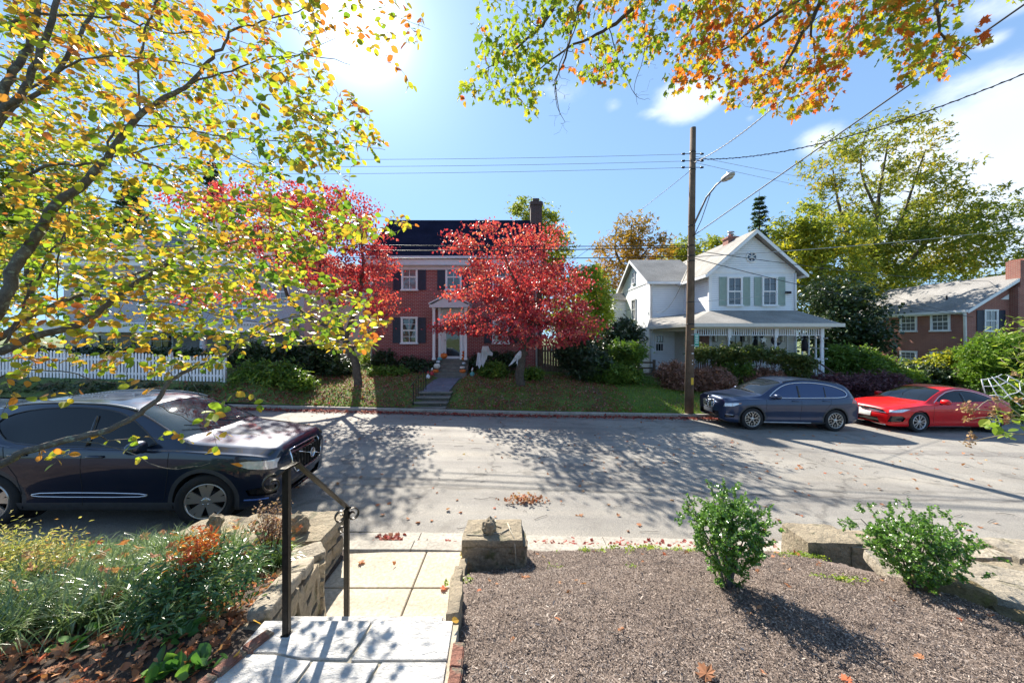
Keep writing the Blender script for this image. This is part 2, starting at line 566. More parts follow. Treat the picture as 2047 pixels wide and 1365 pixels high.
# leaf shapes: stem at the origin, blade along +Y
T_QUAD = ([(-.5, 0, 0), (.5, 0, 0), (.5, 1, 0), (-.5, 1, 0)], [(0, 1, 2, 3)])
T_DIAMOND = ([(0, 0, 0), (.36, .45, .06), (0, 1, 0), (-.36, .45, .06)], [(0, 1, 2, 3)])
T_CLUMP = ([(0, 0, 0), (.34, .4, .08), (0, 1, 0), (-.34, .4, .08), (.1, .1, 0), (.75, .35, .1), (.95, .8, -.05), (.4, .62, .1),
            (-.1, .1, 0), (-.45, .62, .1), (-.95, .75, -.08), (-.7, .3, .08)], [(0, 1, 2, 3), (4, 5, 6, 7), (8, 9, 10, 11)])


def oval_leaf(w=.36, n=5, fold=.10, curl=.10):
    V = [(0, 0, 0)]; 
    for i in range(1, n):
        t = i / n
        V.append((0, t, -curl * t * t))
    V.append((0, 1, -curl))
    L0 = len(V)
    for sgn in (1, -1):
        for i in range(1, n):
            t = i / n
            ww = w * math.sin(math.pi * min(1, t * .96 + .04)) ** .75
            V.append((sgn * ww, t, fold * ww * 2 - curl * t * t))
    Fc = []
    A = list(range(0, n + 1)); R = list(range(L0, L0 + n - 1)); Lf = list(range(L0 + n - 1, L0 + 2 * (n - 1)))
    Fc.append(tuple(A[::-1] + R)); Fc.append(tuple(A + Lf[::-1]))
    return V, Fc


def lobed_leaf(depth=.42, curl=.12):
    """five pointed maple outline folded on the midrib"""
    half = [(0, 0), (.10, .06), (.34, .02), (.24, .17), (.52, .26), (.40, .36), (.56, .60), (.28, .52), (.20, .60), (.24, .80), (.10, .78), (0, 1.0)]
    V = []; 
    for x, y in half: V.append((x, y, .22 * x - curl * y * y + .06 * math.sin(9 * x)))
    n = len(half)
    for x, y in half[1:-1]: V.append((-x, y, .22 * x - curl * y * y - .06 * math.sin(9 * x)))
    Fc = [tuple(range(n))[::-1], tuple([0] + list(range(n, 2 * n - 2)) + [n - 1])]
    # fan from the midrib keeps the concave outline valid
    V.append((0, .35, -curl * .12)); c = len(V) - 1
    Fr = [(c, i + 1, i) for i in range(n - 1)]
    left = [0] + list(range(n, 2 * n - 2)) + [n - 1]
    Fl = [(c, left[i], left[i + 1]) for i in range(len(left) - 1)]
    return V, Fr + Fl


T_OVAL = oval_leaf()
T_OVAL_LOW = ([(0, 0, 0), (.26, .25, .04), (.34, .6, .03), (0, 1, -.1), (-.34, .6, .03), (-.26, .25, .04)], [(0, 1, 2, 3), (0, 3, 4, 5)])
T_MAPLE = lobed_leaf()


def rand_dirs(n): return norm(rng.normal(size=(n, 3)))


# ------------------------------------------------------------------ branching
class Skeleton:
    def __init__(s):
        s.P, s.R, s.par = [], [], []

    def path(s, pts, r0, r1, start=None, sub=3, wob=0.0):
        """adds a smooth limb through pts; returns node ids"""
        pts = [Vector(p) for p in pts]
        if start is not None: pts = [Vector(s.P[start])] + pts
        q = []
        n = len(pts)
        for i in range(n - 1):
            p0 = pts[max(i - 1, 0)]; p1 = pts[i]; p2 = pts[i + 1]; p3 = pts[min(i + 2, n - 1)]
            for k in range(sub):
                t = k / sub
                q.append(.5 * ((2 * p1) + (-p0 + p2) * t + (2 * p0 - 5 * p1 + 4 * p2 - p3) * t * t + (-p0 + 3 * p1 - 3 * p2 + p3) * t ** 3))
        q.append(pts[-1])
        ids = []
        m = len(q)
        for i, p in enumerate(q):
            if i == 0 and start is not None:
                ids.append(start); continue
            w = Vector((rnd.gauss(0, wob), rnd.gauss(0, wob), rnd.gauss(0, wob))) if 0 < i < m - 1 else Vector()
            s.P.append(p + w); s.R.append(r0 + (r1 - r0) * i / max(1, m - 1)); s.par.append(ids[-1] if ids else -1)
            ids.append(len(s.P) - 1)
        s.limbs = getattr(s, 'limbs', []); s.limbs.append((ids, r0, r1))
        return ids

    def attach(s, targets, r_end=.006, max_r=.05, droop=0.0, wob=.05, toward=None, ratio=.6, order=True):
        """connects every target to the nearest wood, nearest first, so that twigs fork from limbs"""
        T = np.array([list(t) for t in targets])
        P0 = np.array([list(p) for p in s.P])
        if order:
            d0 = np.array([np.min(np.linalg.norm(P0 - t, axis=1)) for t in T])
            T = T[np.argsort(d0)]
        ends = []
        cap = len(s.P) + len(T) * 6 + 10
        buf = np.zeros((cap, 3)); buf[:len(P0)] = P0; n = len(P0)
        for t in T:
            d = np.linalg.norm(buf[:n] - t, axis=1)
            if toward is not None:
                # favour wood that lies between the target and the tree's base
                d = d + .35 * np.maximum(0, (np.linalg.norm(buf[:n] - toward, axis=1) - np.linalg.norm(t - toward)))
            k = int(np.argmin(d)); a = Vector(s.P[k]); b = Vector(t); ln = (b - a).length
            if ln < 1e-3: ends.append(k); continue
            mid1 = a.lerp(b, .35) + Vector((rnd.gauss(0, wob), rnd.gauss(0, wob), rnd.gauss(0, wob) + droop)) * ln
            mid2 = a.lerp(b, .7) + Vector((rnd.gauss(0, wob), rnd.gauss(0, wob), rnd.gauss(0, wob) + droop)) * ln
            rs = min(s.R[k] * ratio, max_r)
            ids = s.path([mid1, mid2, b], max(rs, r_end), r_end, start=k, sub=1)
            for i in ids[1:]:
                if n >= cap: break
                buf[n] = s.P[i]; n += 1
            ends.append(ids[-1])
        return ends

    def mesh(s, name, mat, parent, n_big=9, n_small=4, thr=.02):
        mb = MB()
        for ids, r0, r1 in s.limbs:
            pts = [s.P[i] for i in ids]
            m = len(pts)
            mb.tube(pts, [max(.0008, r0 + (r1 - r0) * i / max(1, m - 1)) for i in range(m)], n_big if r0 > thr else n_small, caps=False)
        return mb.build(name, mat, parent, normals=False)


def in_ellipsoids(E, n, shell=.0):
    """n random points in a list of (center, radii) ellipsoids, volume weighted"""
    vol = np.array([e[1][0] * e[1][1] * e[1][2] * (e[2] if len(e) > 2 else 1) for e in E]); vol = vol / vol.sum()
    idx = rng.choice(len(E), n, p=vol)
    d = rand_dirs(n); r = rng.random(n) ** (1 / 3)
    if shell: r = shell + (1 - shell) * r
    c = np.array([list(E[i][0]) for i in idx]); R = np.array([list(E[i][1]) for i in idx])
    return c + d * r[:, None] * R


def foliage(name, centers, per, spread, size, mat, parent, template=T_CLUMP, flat=.6, droop=.2, size_var=.35, outward=None, smooth=False):
    """leaves round each centre; flat squashes the clump vertically"""
    n = len(centers) * per
    c = np.repeat(centers, per, axis=0)
    sp = rng.normal(size=(n, 3)) * spread * rng.uniform(.6, 1.3, (len(centers),)).repeat(per)[:, None]
    sp[:, 2] *= flat
    pos = c + sp
    ax = rand_dirs(n); ax[:, 2] = ax[:, 2] * .6 - droop
    nr = rand_dirs(n); nr[:, 2] = np.abs(nr[:, 2]) + .45
    sz = size * rng.uniform(1 - size_var, 1 + size_var, n)
    return scatter(name, template, pos, ax, nr, sz, mat, parent, smooth)


def tree(name, label, cat, base, E, n_cl, per, spread, leaf, mat, bark, trunk, group=None, droop=.2, flat=.7, r0=.2, top_r=.03,
         template=T_CLUMP, rb=.05, twigs=True, shell=.2):
    t = thing(name, label, cat, base, 0, group)
    b = Vector(base)
    sk = Skeleton()
    for pts, a, z in trunk:
        pts = [Vector(p) - b for p in pts]
        sk.path(pts, a, z, sub=3, wob=a * .12)
    cen = in_ellipsoids(E, n_cl, shell) - np.array(b)
    sk.attach(cen, r_end=.008, max_r=rb, toward=np.array([0, 0, 1.0]), wob=.08)
    tr = sk.mesh('trunk', bark, t)
    foliage('crown', cen, per, spread, leaf, mat, t, template, flat, droop)
    return t


def shrub(name, label, cat, base, E, n_cl, per, spread, leaf, mat, bark, group=None, template=T_CLUMP, flat=.8, droop=0., stems=5, r=.012, shell=.35, floor=None):
    t = thing(name, label, cat, base, 0, group)
    b = Vector(base)
    cen = in_ellipsoids(E, n_cl, shell)
    if floor is not None: cen = cen[cen[:, 2] > floor]
    cen = cen - np.array(b)
    sk = Skeleton()
    top = float(np.percentile(cen[:, 2], 60))
    for i in range(stems):
        c = cen[rng.integers(len(cen))]
        sk.path([Vector((c[0] * .12 + rnd.gauss(0, .03), c[1] * .12 + rnd.gauss(0, .03), 0)), Vector((c[0] * .35, c[1] * .35, top * .45)), Vector((c[0] * .7, c[1] * .7, max(.05, top * .9)))], r, r * .45)
    sk.attach(cen, r_end=.002, max_r=r * .5, wob=.06)
    sk.mesh('stem', bark, t, 6, 3)
    foliage('leaves', cen, per, spread, leaf, mat, t, template, flat, droop)
    return t

# ------------------------------------------------------------------ the ground
def street(x): return -0.024 * np.clip(x, -45, 45)
def kerb_y(x): return 12.7 + .04 * np.clip(x, 0, 40)
def near_y(x): return 5.0 + .07 * np.clip(x + 2.3, -8, 0)


def yard(x, y):
    x = np.asarray(x, dtype=float); y = np.asarray(y, dtype=float)
    d = y - kerb_y(x) + 12.7
    p = np.interp(d, [12.7, 12.9, 13.9, 15, 17, 19, 30, 60, 150, 600], [.13, .16, .58, .78, .90, 1.08, 1.2, 1.6, 2.4, 3])
    pl = np.interp(d, [12.7, 12.95, 13.5, 15, 19, 60, 600], [.13, .22, .76, .86, 1.05, 1.6, 3])
    w = np.clip((-8.2 - x) / 1.2, 0, 1)
    p = p * (1 - w) + pl * w
    p = p * (1 - .03 * np.clip(x, 0, 12))
    p = p - .15 * np.exp(-((x + 2.95 + .02 * (y - 15)) / .78) ** 6) * ((y > 12.87) & (y < 17.5))
    bump = .018 * np.sin(x * 2.1 + 1.3 * np.sin(y * .9)) * np.sin(y * 1.7 + .6)
    return street(x) + p + bump * np.clip((d - 12.9) * 2, 0, 1)


def zy(x, y): return float(yard(x, y))


def bed_right(x, y):
    ys = [-3, 1.2, 1.7, 2.2, 2.7, 3.2, 3.8, 4.1, 4.5]
    a = np.interp(y, ys, [1.16, 1.14, 1.11, 1.0, .82, .58, .26, .19, .09])
    b = np.interp(y, ys, [1.12, 1.06, 1.01, .95, .86, .68, .43, .30, .11])
    c = np.interp(y, ys, [1.05, .99, .92, .84, .75, .60, .36, .25, .04])
    u = np.clip((x + .35) / 1.9, 0, 1); u = u * u * (3 - 2 * u)
    v = np.clip((x - 1.8) / 1.8, 0, 1)
    z = a * (1 - u) + (b * (1 - v) + c * v) * u
    e_ = np.clip((x - 3.42) / .35, 0, 1)
    z = z - (z - .05) * e_ * e_ * (3 - 2 * e_)
    return z + .012 * np.sin(x * 7 + y * 3) * np.sin(y * 6 - x) + .008 * np.sin(x * 17 + 2 * np.sin(y * 11))


def bed_left(x, y):
    z = np.interp(y, [-3, 1.2, 2.0, 2.6, 3.2, 4.0, 4.35], [1.16, 1.1, 1.06, .90, .70, .50, .46])
    z = z - .24 * np.clip((-3.5 - x) / .5, 0, 1) * np.clip((y - 3.1) / .9, 0, 1)
    return z + .02 * np.sin(x * 5 + y * 2) * np.sin(y * 4)


def lin(a, b, n): return np.linspace(a, b, n)


def mat_asphalt():
    m, nt, N, L, b = nodes_of('asphalt')
    big = noise(N, L, .35, 6, .6)
    c0 = ramp(N, L, big.outputs['Fac'], [(.32, (.205, .192, .172)), (.5, (.272, .256, .228)), (.68, (.325, .305, .27))])
    fine = noise(N, L, 75, 4, .75)
    c1 = ramp(N, L, fine.outputs['Fac'], [(.28, (.35, .35, .36)), (.45, (.85, .85, .86)), (.58, (1.1, 1.09, 1.06)), (.74, (1.9, 1.85, 1.75))])
    mx = N.new('ShaderNodeMix'); mx.data_type = 'RGBA'; mx.blend_type = 'MULTIPLY'; mx.inputs['Factor'].default_value = 1
    L.new(c0.outputs[0], mx.inputs['A']); L.new(c1.outputs[0], mx.inputs['B'])
    # worn wheel bands along the street and tar lines near the gutter
    st = noise(N, L, 1.0, 4, .5, stretch=(.08, 1.9, 1))
    c2 = ramp(N, L, st.outputs['Fac'], [(.35, (.78, .78, .80)), (.5, (1, 1, 1)), (.68, (1.14, 1.12, 1.08))])
    mx2 = N.new('ShaderNodeMix'); mx2.data_type = 'RGBA'; mx2.blend_type = 'MULTIPLY'; mx2.inputs['Factor'].default_value = 1
    L.new(mx.outputs['Result'], mx2.inputs['A']); L.new(c2.outputs[0], mx2.inputs['B'])
    vo = N.new('ShaderNodeTexVoronoi'); vo.feature = 'DISTANCE_TO_EDGE'; vo.inputs['Scale'].default_value = .23
    tc = N.new('ShaderNodeTexCoord')
    wn = noise(N, L, 1.6, 5, .6)
    wv = N.new('ShaderNodeVectorMath'); wv.operation = 'SCALE'; L.new(wn.outputs['Color'], wv.inputs[0]); wv.inputs['Scale'].default_value = .9
    av = N.new('ShaderNodeVectorMath'); av.operation = 'ADD'; L.new(tc.outputs['Object'], av.inputs[0]); L.new(wv.outputs[0], av.inputs[1])
    L.new(av.outputs[0], vo.inputs['Vector'])
    ck = ramp(N, L, vo.outputs['Distance'], [(0, (.45, .45, .45)), (.006, (.6, .6, .6)), (.012, (1, 1, 1))])
    mx3 = N.new('ShaderNodeMix'); mx3.data_type = 'RGBA'; mx3.blend_type = 'MULTIPLY'; mx3.inputs['Factor'].default_value = .55
    L.new(mx2.outputs['Result'], mx3.inputs['A']); L.new(ck.outputs[0], mx3.inputs['B'])
    sn = noise(N, L, 1.9, 5, .62)
    sr = ramp(N, L, sn.outputs['Fac'], [(.56, (1, 1, 1)), (.64, (.84, .83, .82)), (.72, (.70, .69, .69))])
    mx4 = N.new('ShaderNodeMix'); mx4.data_type = 'RGBA'; mx4.blend_type = 'MULTIPLY'; mx4.inputs['Factor'].default_value = .8
    L.new(mx3.outputs['Result'], mx4.inputs['A']); L.new(sr.outputs[0], mx4.inputs['B'])
    # sealed seams along the near lane
    sp = N.new('ShaderNodeSeparateXYZ'); L.new(tc.outputs['Object'], sp.inputs[0]); last = mx4.outputs['Result']
    for y_, w_, v_ in ((6.45, .035, .62), (6.78, .05, .74), (9.1, .02, .6)):
        a = N.new('ShaderNodeMath'); a.operation = 'MULTIPLY_ADD'; L.new(wn.outputs['Fac'], a.inputs[0]); a.inputs[1].default_value = .35; L.new(sp.outputs['Y'], a.inputs[2])
        c = N.new('ShaderNodeMath'); c.operation = 'SUBTRACT'; L.new(a.outputs[0], c.inputs[0]); c.inputs[1].default_value = y_ + .17
        d = N.new('ShaderNodeMath'); d.operation = 'ABSOLUTE'; L.new(c.outputs[0], d.inputs[0])
        r_ = ramp(N, L, d.outputs[0], [(0, (v_,) * 3), (w_ * .6, (v_ + .1,) * 3), (w_ * 1.6, (1, 1, 1))])
        m5 = N.new('ShaderNodeMix'); m5.data_type = 'RGBA'; m5.blend_type = 'MULTIPLY'; m5.inputs['Factor'].default_value = 1
        L.new(last, m5.inputs['A']); L.new(r_.outputs[0], m5.inputs['B']); last = m5.outputs['Result']
    L.new(last, b.inputs['Base Color'])
    b.inputs['Roughness'].default_value = .82
    b.inputs['Specular IOR Level'].default_value = .35
    add_bump(N, L, b, fine.outputs['Fac'], .012, .8)
    return m


ASPHALT = mat_asphalt()
CONCRETE = rockmat('concrete', [(.36, .31, .235), (.45, .39, .30), (.52, .455, .355)], 2.2, .003, .9)
KERBM = rockmat('kerb_concrete', [(.24, .22, .19), (.36, .33, .28), (.44, .40, .34)], 2.0, .008, .9)
SOIL = rockmat('soil', [(.035, .024, .018), (.07, .05, .038), (.12, .09, .07)], 6, .03, .95)
MULCH = rockmat('mulch', [(.09, .067, .055), (.18, .138, .115), (.27, .215, .185)], 14, .02, .95)


def mat_lawn():
    m, nt, N, L, b = nodes_of('lawn')
    t = noise(N, L, 1.1, 6, .6)
    r = ramp(N, L, t.outputs['Fac'], [(.34, (.13, .09, .055)), (.45, (.13, .14, .045)), (.56, (.12, .20, .045)), (.7, (.18, .28, .06))])
    f = noise(N, L, 50, 4, .7)
    r2 = ramp(N, L, f.outputs['Fac'], [(.3, (.4,) * 3), (.7, (1.5,) * 3)])
    mx = N.new('ShaderNodeMix'); mx.data_type = 'RGBA'; mx.blend_type = 'MULTIPLY'; mx.inputs['Factor'].default_value = 1
    L.new(r.outputs[0], mx.inputs['A']); L.new(r2.outputs[0], mx.inputs['B'])
    L.new(mx.outputs['Result'], b.inputs['Base Color'])
    b.inputs['Roughness'].default_value = .9
    add_bump(N, L, b, f.outputs['Fac'], .04)
    return m


LAWNM = mat_lawn()

g = grid_mesh('ground', np.array([-900, -300, -45, 45, 300, 900.]), np.array([-300, -60, 4., 12, 60, 300, 900.]),
              lambda X, Y: street(X) - .12 - .0 * Y, LAWNM, None, False)
tag(g, kind='structure')
xs = np.concatenate([lin(-45, -10, 30), lin(-9.5, 16, 80), lin(16.5, 45, 30)])
v = lin(0, 1, 12)
X, T = np.meshgrid(xs, v)
Y = near_y(X) + T * (kerb_y(X) - near_y(X))
Z = street(X) + .05 * np.sin(np.pi * T) - .004 * 0
ny, nx = X.shape
i = np.arange(ny - 1)[:, None] * nx + np.arange(nx - 1)[None, :]
q = np.stack([i, i + 1, i + nx + 1, i + nx], -1).reshape(-1, 4)
road = np_mesh('road', np.stack([X, Y, Z], -1).reshape(-1, 3), q, np.full(len(q), 4), ASPHALT, None, True)
tag(road, kind='structure')


def strip(name, xs, y0f, y1f, z0, z1, mat, joint=3.0):
    """kerb like band built of cast lengths with open joints"""
    mb = MB()
    for a, b in zip(xs[:-1], xs[1:]):
        a2, b2 = a + .006, b - .006
        za, zb = float(street(a2)), float(street(b2))
        ya0, yb0, ya1, yb1 = float(y0f(a2)), float(y0f(b2)), float(y1f(a2)), float(y1f(b2))
        c = .02
        sec_a = [(a2, ya0, za + z0), (a2, ya0, za + z1 - c), (a2, ya0 + c, za + z1), (a2, ya1 - c, za + z1), (a2, ya1, za + z1 - c), (a2, ya1, za + z0)]
        sec_b = [(b2, yb0, zb + z0), (b2, yb0, zb + z1 - c), (b2, yb0 + c, zb + z1), (b2, yb1 - c, zb + z1), (b2, yb1, zb + z1 - c), (b2, yb1, zb + z0)]
        n = 6
        mb.add(sec_a + sec_b, [tuple(range(n - 1, -1, -1)), tuple(range(n, 2 * n))] + [(k, (k + 1) % n, (k + 1) % n + n, k + n) for k in range(n)])
    return tag(mb.build(name, mat), kind='structure')


strip('far_kerb', lin(-44, 44, 34), lambda x: kerb_y(x), lambda x: kerb_y(x) + .16, -.1, .14, KERBM)
strip('near_kerb', lin(-44, 44, 36), lambda x: near_y(x) - .57, lambda x: near_y(x) - .34, -.1, .10, KERBM)
strip('gutter', lin(-44, 44, 36), lambda x: near_y(x) - .338, lambda x: near_y(x) + .01, -.1, .014, KERBM)

# far side yard
xs = np.concatenate([np.array([-300, -120.]), lin(-44, -14, 20), lin(-13.5, 14, 120), lin(14.5, 44, 26), np.array([120, 300.])])
tv = np.concatenate([lin(0, .12, 34), lin(.13, .5, 40), lin(.52, 1, 6)])
X, T = np.meshgrid(xs, tv)
Y = kerb_y(X) + .155 + T * 60 + (T > .98) * 300
Z = yard(X, Y)
ny, nx = X.shape
i = np.arange(ny - 1)[:, None] * nx + np.arange(nx - 1)[None, :]
q = np.stack([i, i + 1, i + nx + 1, i + nx], -1).reshape(-1, 4)
tag(np_mesh('lawn', np.stack([X, Y, Z], -1).reshape(-1, 3), q, np.full(len(q), 4), LAWNM, None, True), kind='structure')

# near side: mulch bed, planted bed, verge, walk, landing
g = grid_mesh('mulch_bed', lin(0, 1, 230), lin(-2.5, 4.42, 260), lambda X, Y: X, MULCH)
co = np.empty(230 * 260 * 3, dtype=np.float32); g.data.vertices.foreach_get('co', co); co = co.reshape(-1, 3)
XL_ = np.interp(co[:, 1], [1.2, 2.18, 2.7, 3.3, 3.7], [-.30, -.335, -.40, -.485, -.50]); co[:, 0] = XL_ + (3.95 - XL_) * co[:, 0]
co[:, 2] = bed_right(co[:, 0], co[:, 1]) + .010 * np.sin(co[:, 0] * 61 + 3 * np.sin(co[:, 1] * 47)) * np.sin(co[:, 1] * 53 + 2 * np.sin(co[:, 0] * 39))
g.data.vertices.foreach_set('co', co.ravel()); g.data.update()
tag(g, kind='structure')
X, T = np.meshgrid(lin(0, 1, 120), lin(-2.5, 4.36, 120))
XR = np.interp(T, [-3, 2.05, 3.2, 3.75, 4.4], [-1.40, -1.46, -1.74, -2.16, -2.16])
XX = -10 + (XR + 10) * X ** .6
q0 = np.arange(119)[:, None] * 120 + np.arange(119)[None, :]
q = np.stack([q0, q0 + 1, q0 + 121, q0 + 120], -1).reshape(-1, 4)
tag(np_mesh('planted_bed', np.stack([XX, T, bed_left(XX, T)], -1).reshape(-1, 3), q, np.full(len(q), 4), SOIL, None, True), kind='structure')
g = grid_mesh('verge', np.concatenate([lin(-45, -9, 12), lin(-8.5, -2.0, 30)]), np.array([0, 1.]), lambda X, Y: X, SOIL)
me = g.data
for vtx in me.vertices:
    x, t = vtx.co.x, vtx.co.y
    y1 = float(near_y(x)) - .575
    y = (2.0 if t < .5 else y1)
    vtx.co = (x, y, float(street(x)) + .085)
tag(g, kind='structure')
g = grid_mesh('right_verge', np.concatenate([lin(3.7, 9, 14), lin(10, 45, 12)]), np.array([-2, 2, 4.42]), lambda X, Y: street(X) + .09 + 0 * Y, SOIL)
tag(g, kind='structure')

# concrete walk of six cast slabs with dark open joints
mb = MB()
for x0, x1 in ((-2.3, -1.058), (-1.042, -.40)):
    for y0, y1 in ((2.7, 3.775), (3.788, 4.42)):
        mb.box(x0, x1, y0, y1, -.1, .115, .006)
mb.box(-2.3, -.4, 2.7, 4.42, -.1, .085)
tag(mb.build('walkway', CONCRETE), kind='structure')


def mat_flag():
    m, nt, N, L, b = nodes_of('flagstone')
    t = noise(N, L, 1.3, 8, .6)
    r = ramp(N, L, t.outputs['Fac'], [(.3, (.50, .49, .465)), (.5, (.62, .60, .565)), (.7, (.72, .695, .65))])
    d = noise(N, L, 5, 12, .72, stretch=(1, 1.8, 1))
    c = ramp(N, L, d.outputs['Fac'], [(.36, (.72, .73, .75)), (.47, (1, 1, 1)), (.6, (1.06, 1.06, 1.05))])
    mx = N.new('ShaderNodeMix'); mx.data_type = 'RGBA'; mx.blend_type = 'MULTIPLY'; mx.inputs['Factor'].default_value = 1
    L.new(r.outputs[0], mx.inputs['A']); L.new(c.outputs[0], mx.inputs['B'])
    L.new(mx.outputs['Result'], b.inputs['Base Color'])
    b.inputs['Roughness'].default_value = .7
    b.inputs['Specular IOR Level'].default_value = .3
    vo = N.new('ShaderNodeTexVoronoi'); vo.inputs['Scale'].default_value = 7; vo.feature = 'F1'
    tc = N.new('ShaderNodeTexCoord'); mp = N.new('ShaderNodeMapping'); mp.inputs['Scale'].default_value = (1, 1.7, 1)
    wv = N.new('ShaderNodeVectorMath'); wv.operation = 'SCALE'; L.new(d.outputs['Color'], wv.inputs[0]); wv.inputs['Scale'].default_value = .5
    av = N.new('ShaderNodeVectorMath'); av.operation = 'ADD'; L.new(tc.outputs['Object'], av.inputs[0]); L.new(wv.outputs[0], av.inputs[1])
    L.new(av.outputs[0], mp.inputs[0]); L.new(mp.outputs[0], vo.inputs['Vector'])
    ad = N.new('ShaderNodeMath'); ad.operation = 'ADD'; L.new(vo.outputs['Distance'], ad.inputs[0]); L.new(d.outputs['Fac'], ad.inputs[1])
    add_bump(N, L, b, ad.outputs[0], .016, .9)
    return m


FLAG = mat_flag()
MORTAR = rockmat('mortar', [(.30, .26, .19), (.42, .37, .28), (.50, .45, .35)], 5, .006, .95)
mb = MB()
slabs = [[(-1.40, 2.03), (-.797, 2.03), (-.805, 1.90), (-.825, 1.795), (-1.06, 1.80), (-1.21, 1.83), (-1.40, 1.835)],
         [(-.78, 2.03), (-.335, 2.03), (-.325, 1.79), (-.80, 1.785), (-.785, 1.9)],
         [(-1.40, 1.815), (-1.2, 1.812), (-1.06, 1.782), (-1.0, 1.778), (-1.03, 1.5), (-1.05, 1.15), (-1.40, 1.12)],
         [(-.985, 1.777), (-.80, 1.768), (-.66, 1.77), (-.72, 1.45), (-.70, 1.16), (-1.03, 1.15)],
         [(-.64, 1.77), (-.325, 1.77), (-.30, 1.2), (-.68, 1.17), (-.70, 1.45)],
         [(-1.40, 1.10), (-.9, 1.13), (-.92, .6), (-1.4, .55)], [(-.88, 1.13), (-.30, 1.17), (-.30, .5), (-.9, .58)]]
for s_ in slabs:
    mb.prism([(x, y, 1.09) for x, y in s_], (0, 0, .06 + rnd.uniform(-.002, .002)))
fo = tag(mb.build('stone_landing', FLAG), kind='structure')
mb = MB().box(-1.41, -.30, -2.5, 2.015, .0, 1.138)
tag(mb.build('landing_bed', MORTAR), kind='structure')
mb = MB()
for k in range(4):
    mb.box(-1.75, -.42, 2.03 + k * .26, 2.32 + k * .26, .0, 1.15 - .215 * (k + 1) - .045)
    mb.box(-1.73, -.44, 2.025 + k * .26, 2.35 + k * .26, 1.15 - .215 * (k + 1) - .042, 1.15 - .215 * (k + 1), .01)
tag(mb.build('front_steps', FLAG), kind='structure')


# ------------------------------------------------------------------ rough stone
def rough_box(mb, c, s, rz=0, sub=4, amp=.03, seed=0, tilt=(0, 0), round_=.25):
    """a quarried block: subdivided cube with knocked corners and broken faces"""
    from mathutils import noise as mn
    bm = bmesh.new(); bmesh.ops.create_cube(bm, size=2)
    bmesh.ops.subdivide_edges(bm, edges=bm.edges[:], cuts=sub, use_grid_fill=True)
    bm.verts.index_update()
    R = Matrix.Translation(Vector(c)) @ Matrix.Rotation(rz, 4, 'Z') @ Matrix.Rotation(tilt[0], 4, 'X') @ Matrix.Rotation(tilt[1], 4, 'Y')
    V = []
    off = Vector((seed * 7.3, seed * 3.1, seed * 5.7))
    for v in bm.verts:
        p = v.co.copy()
        # round the corners a little
        l = max(1e-6, (abs(p.x) ** 5 + abs(p.y) ** 5 + abs(p.z) ** 5) ** (1 / 5))
        p = p.lerp(p / l, round_ * 2 if l > 1 else 0)
        w = Vector((p.x * s[0] / 2, p.y * s[1] / 2, p.z * s[2] / 2))
        n = Vector((mn.noise(w * 4 + off), mn.noise(w * 4 + off + Vector((9, 0, 0))), mn.noise(w * 4 + off + Vector((0, 9, 0)))))
        n2 = Vector((mn.noise(w * 13 + off), mn.noise(w * 13 - off), mn.noise(w * 13 + off * 2)))
        V.append(R @ (w + n * amp + n2 * amp * .45))
    mb.add(V, [[v.index for v in f.verts] for f in bm.faces], smooth=False)
    bm.free()


STONE = rockmat('fieldstone', [(.10, .085, .06), (.22, .18, .125), (.32, .26, .175), (.40, .34, .25)], 3.5, .02, .9, moss=(.10, .10, .045))
STONEP = rockmat('pale_stone', [(.22, .19, .145), (.36, .31, .235), (.46, .41, .325)], 4.0, .03, .9, moss=(.17, .15, .09))
STONET = rockmat('tan_cap_stone', [(.19, .155, .105), (.31, .255, .175), (.40, .34, .24)], 4.0, .035, .9, moss=(.16, .145, .09))
MOSSR = rockmat('mossy_rock', [(.07, .055, .03), (.17, .125, .055), (.24, .18, .09)], 5, .02, .95, moss=(.16, .14, .04))
BRICKR = rockmat('loose_brick', [(.17, .08, .055), (.28, .125, .085), (.40, .22, .16)], 9, .02, .95, moss=(.20, .17, .12))


def course_wall(mb, p0, p1, z0, z1, thick, ch=.19, bl=.30, seed=0, z1b=None):
    """courses of broken blocks from p0 to p1"""
    r = random.Random(seed)
    d = Vector((p1[0] - p0[0], p1[1] - p0[1], 0)); ln = d.length; d.normalize()
    ang = math.atan2(d.y, d.x)
    z1b = z1 if z1b is None else z1b
    n = max(1, round((max(z1, z1b) - z0) / ch)); 
    for k in range(n):
        t = -r.uniform(0, bl * .5)
        while t < ln:
            w = bl * r.uniform(.6, 1.4); a, b_ = max(0, t), min(ln, t + w)
            if b_ - a > .05:
                zt = z1 + (z1b - z1) * ((a + b_) / 2 / ln)
                zc0 = z0 + (zt - z0) * k / n; zc1 = z0 + (zt - z0) * (k + 1) / n
                c = Vector((p0[0], p0[1], 0)) + d * (a + b_) / 2; c.z = (zc0 + zc1) / 2
                rough_box(mb, c, (b_ - a - .012, thick * r.uniform(.93, 1.05), zc1 - zc0 - .012), ang, 4, .028, seed + k * 31 + int(t * 50), round_=.12)
            t += w


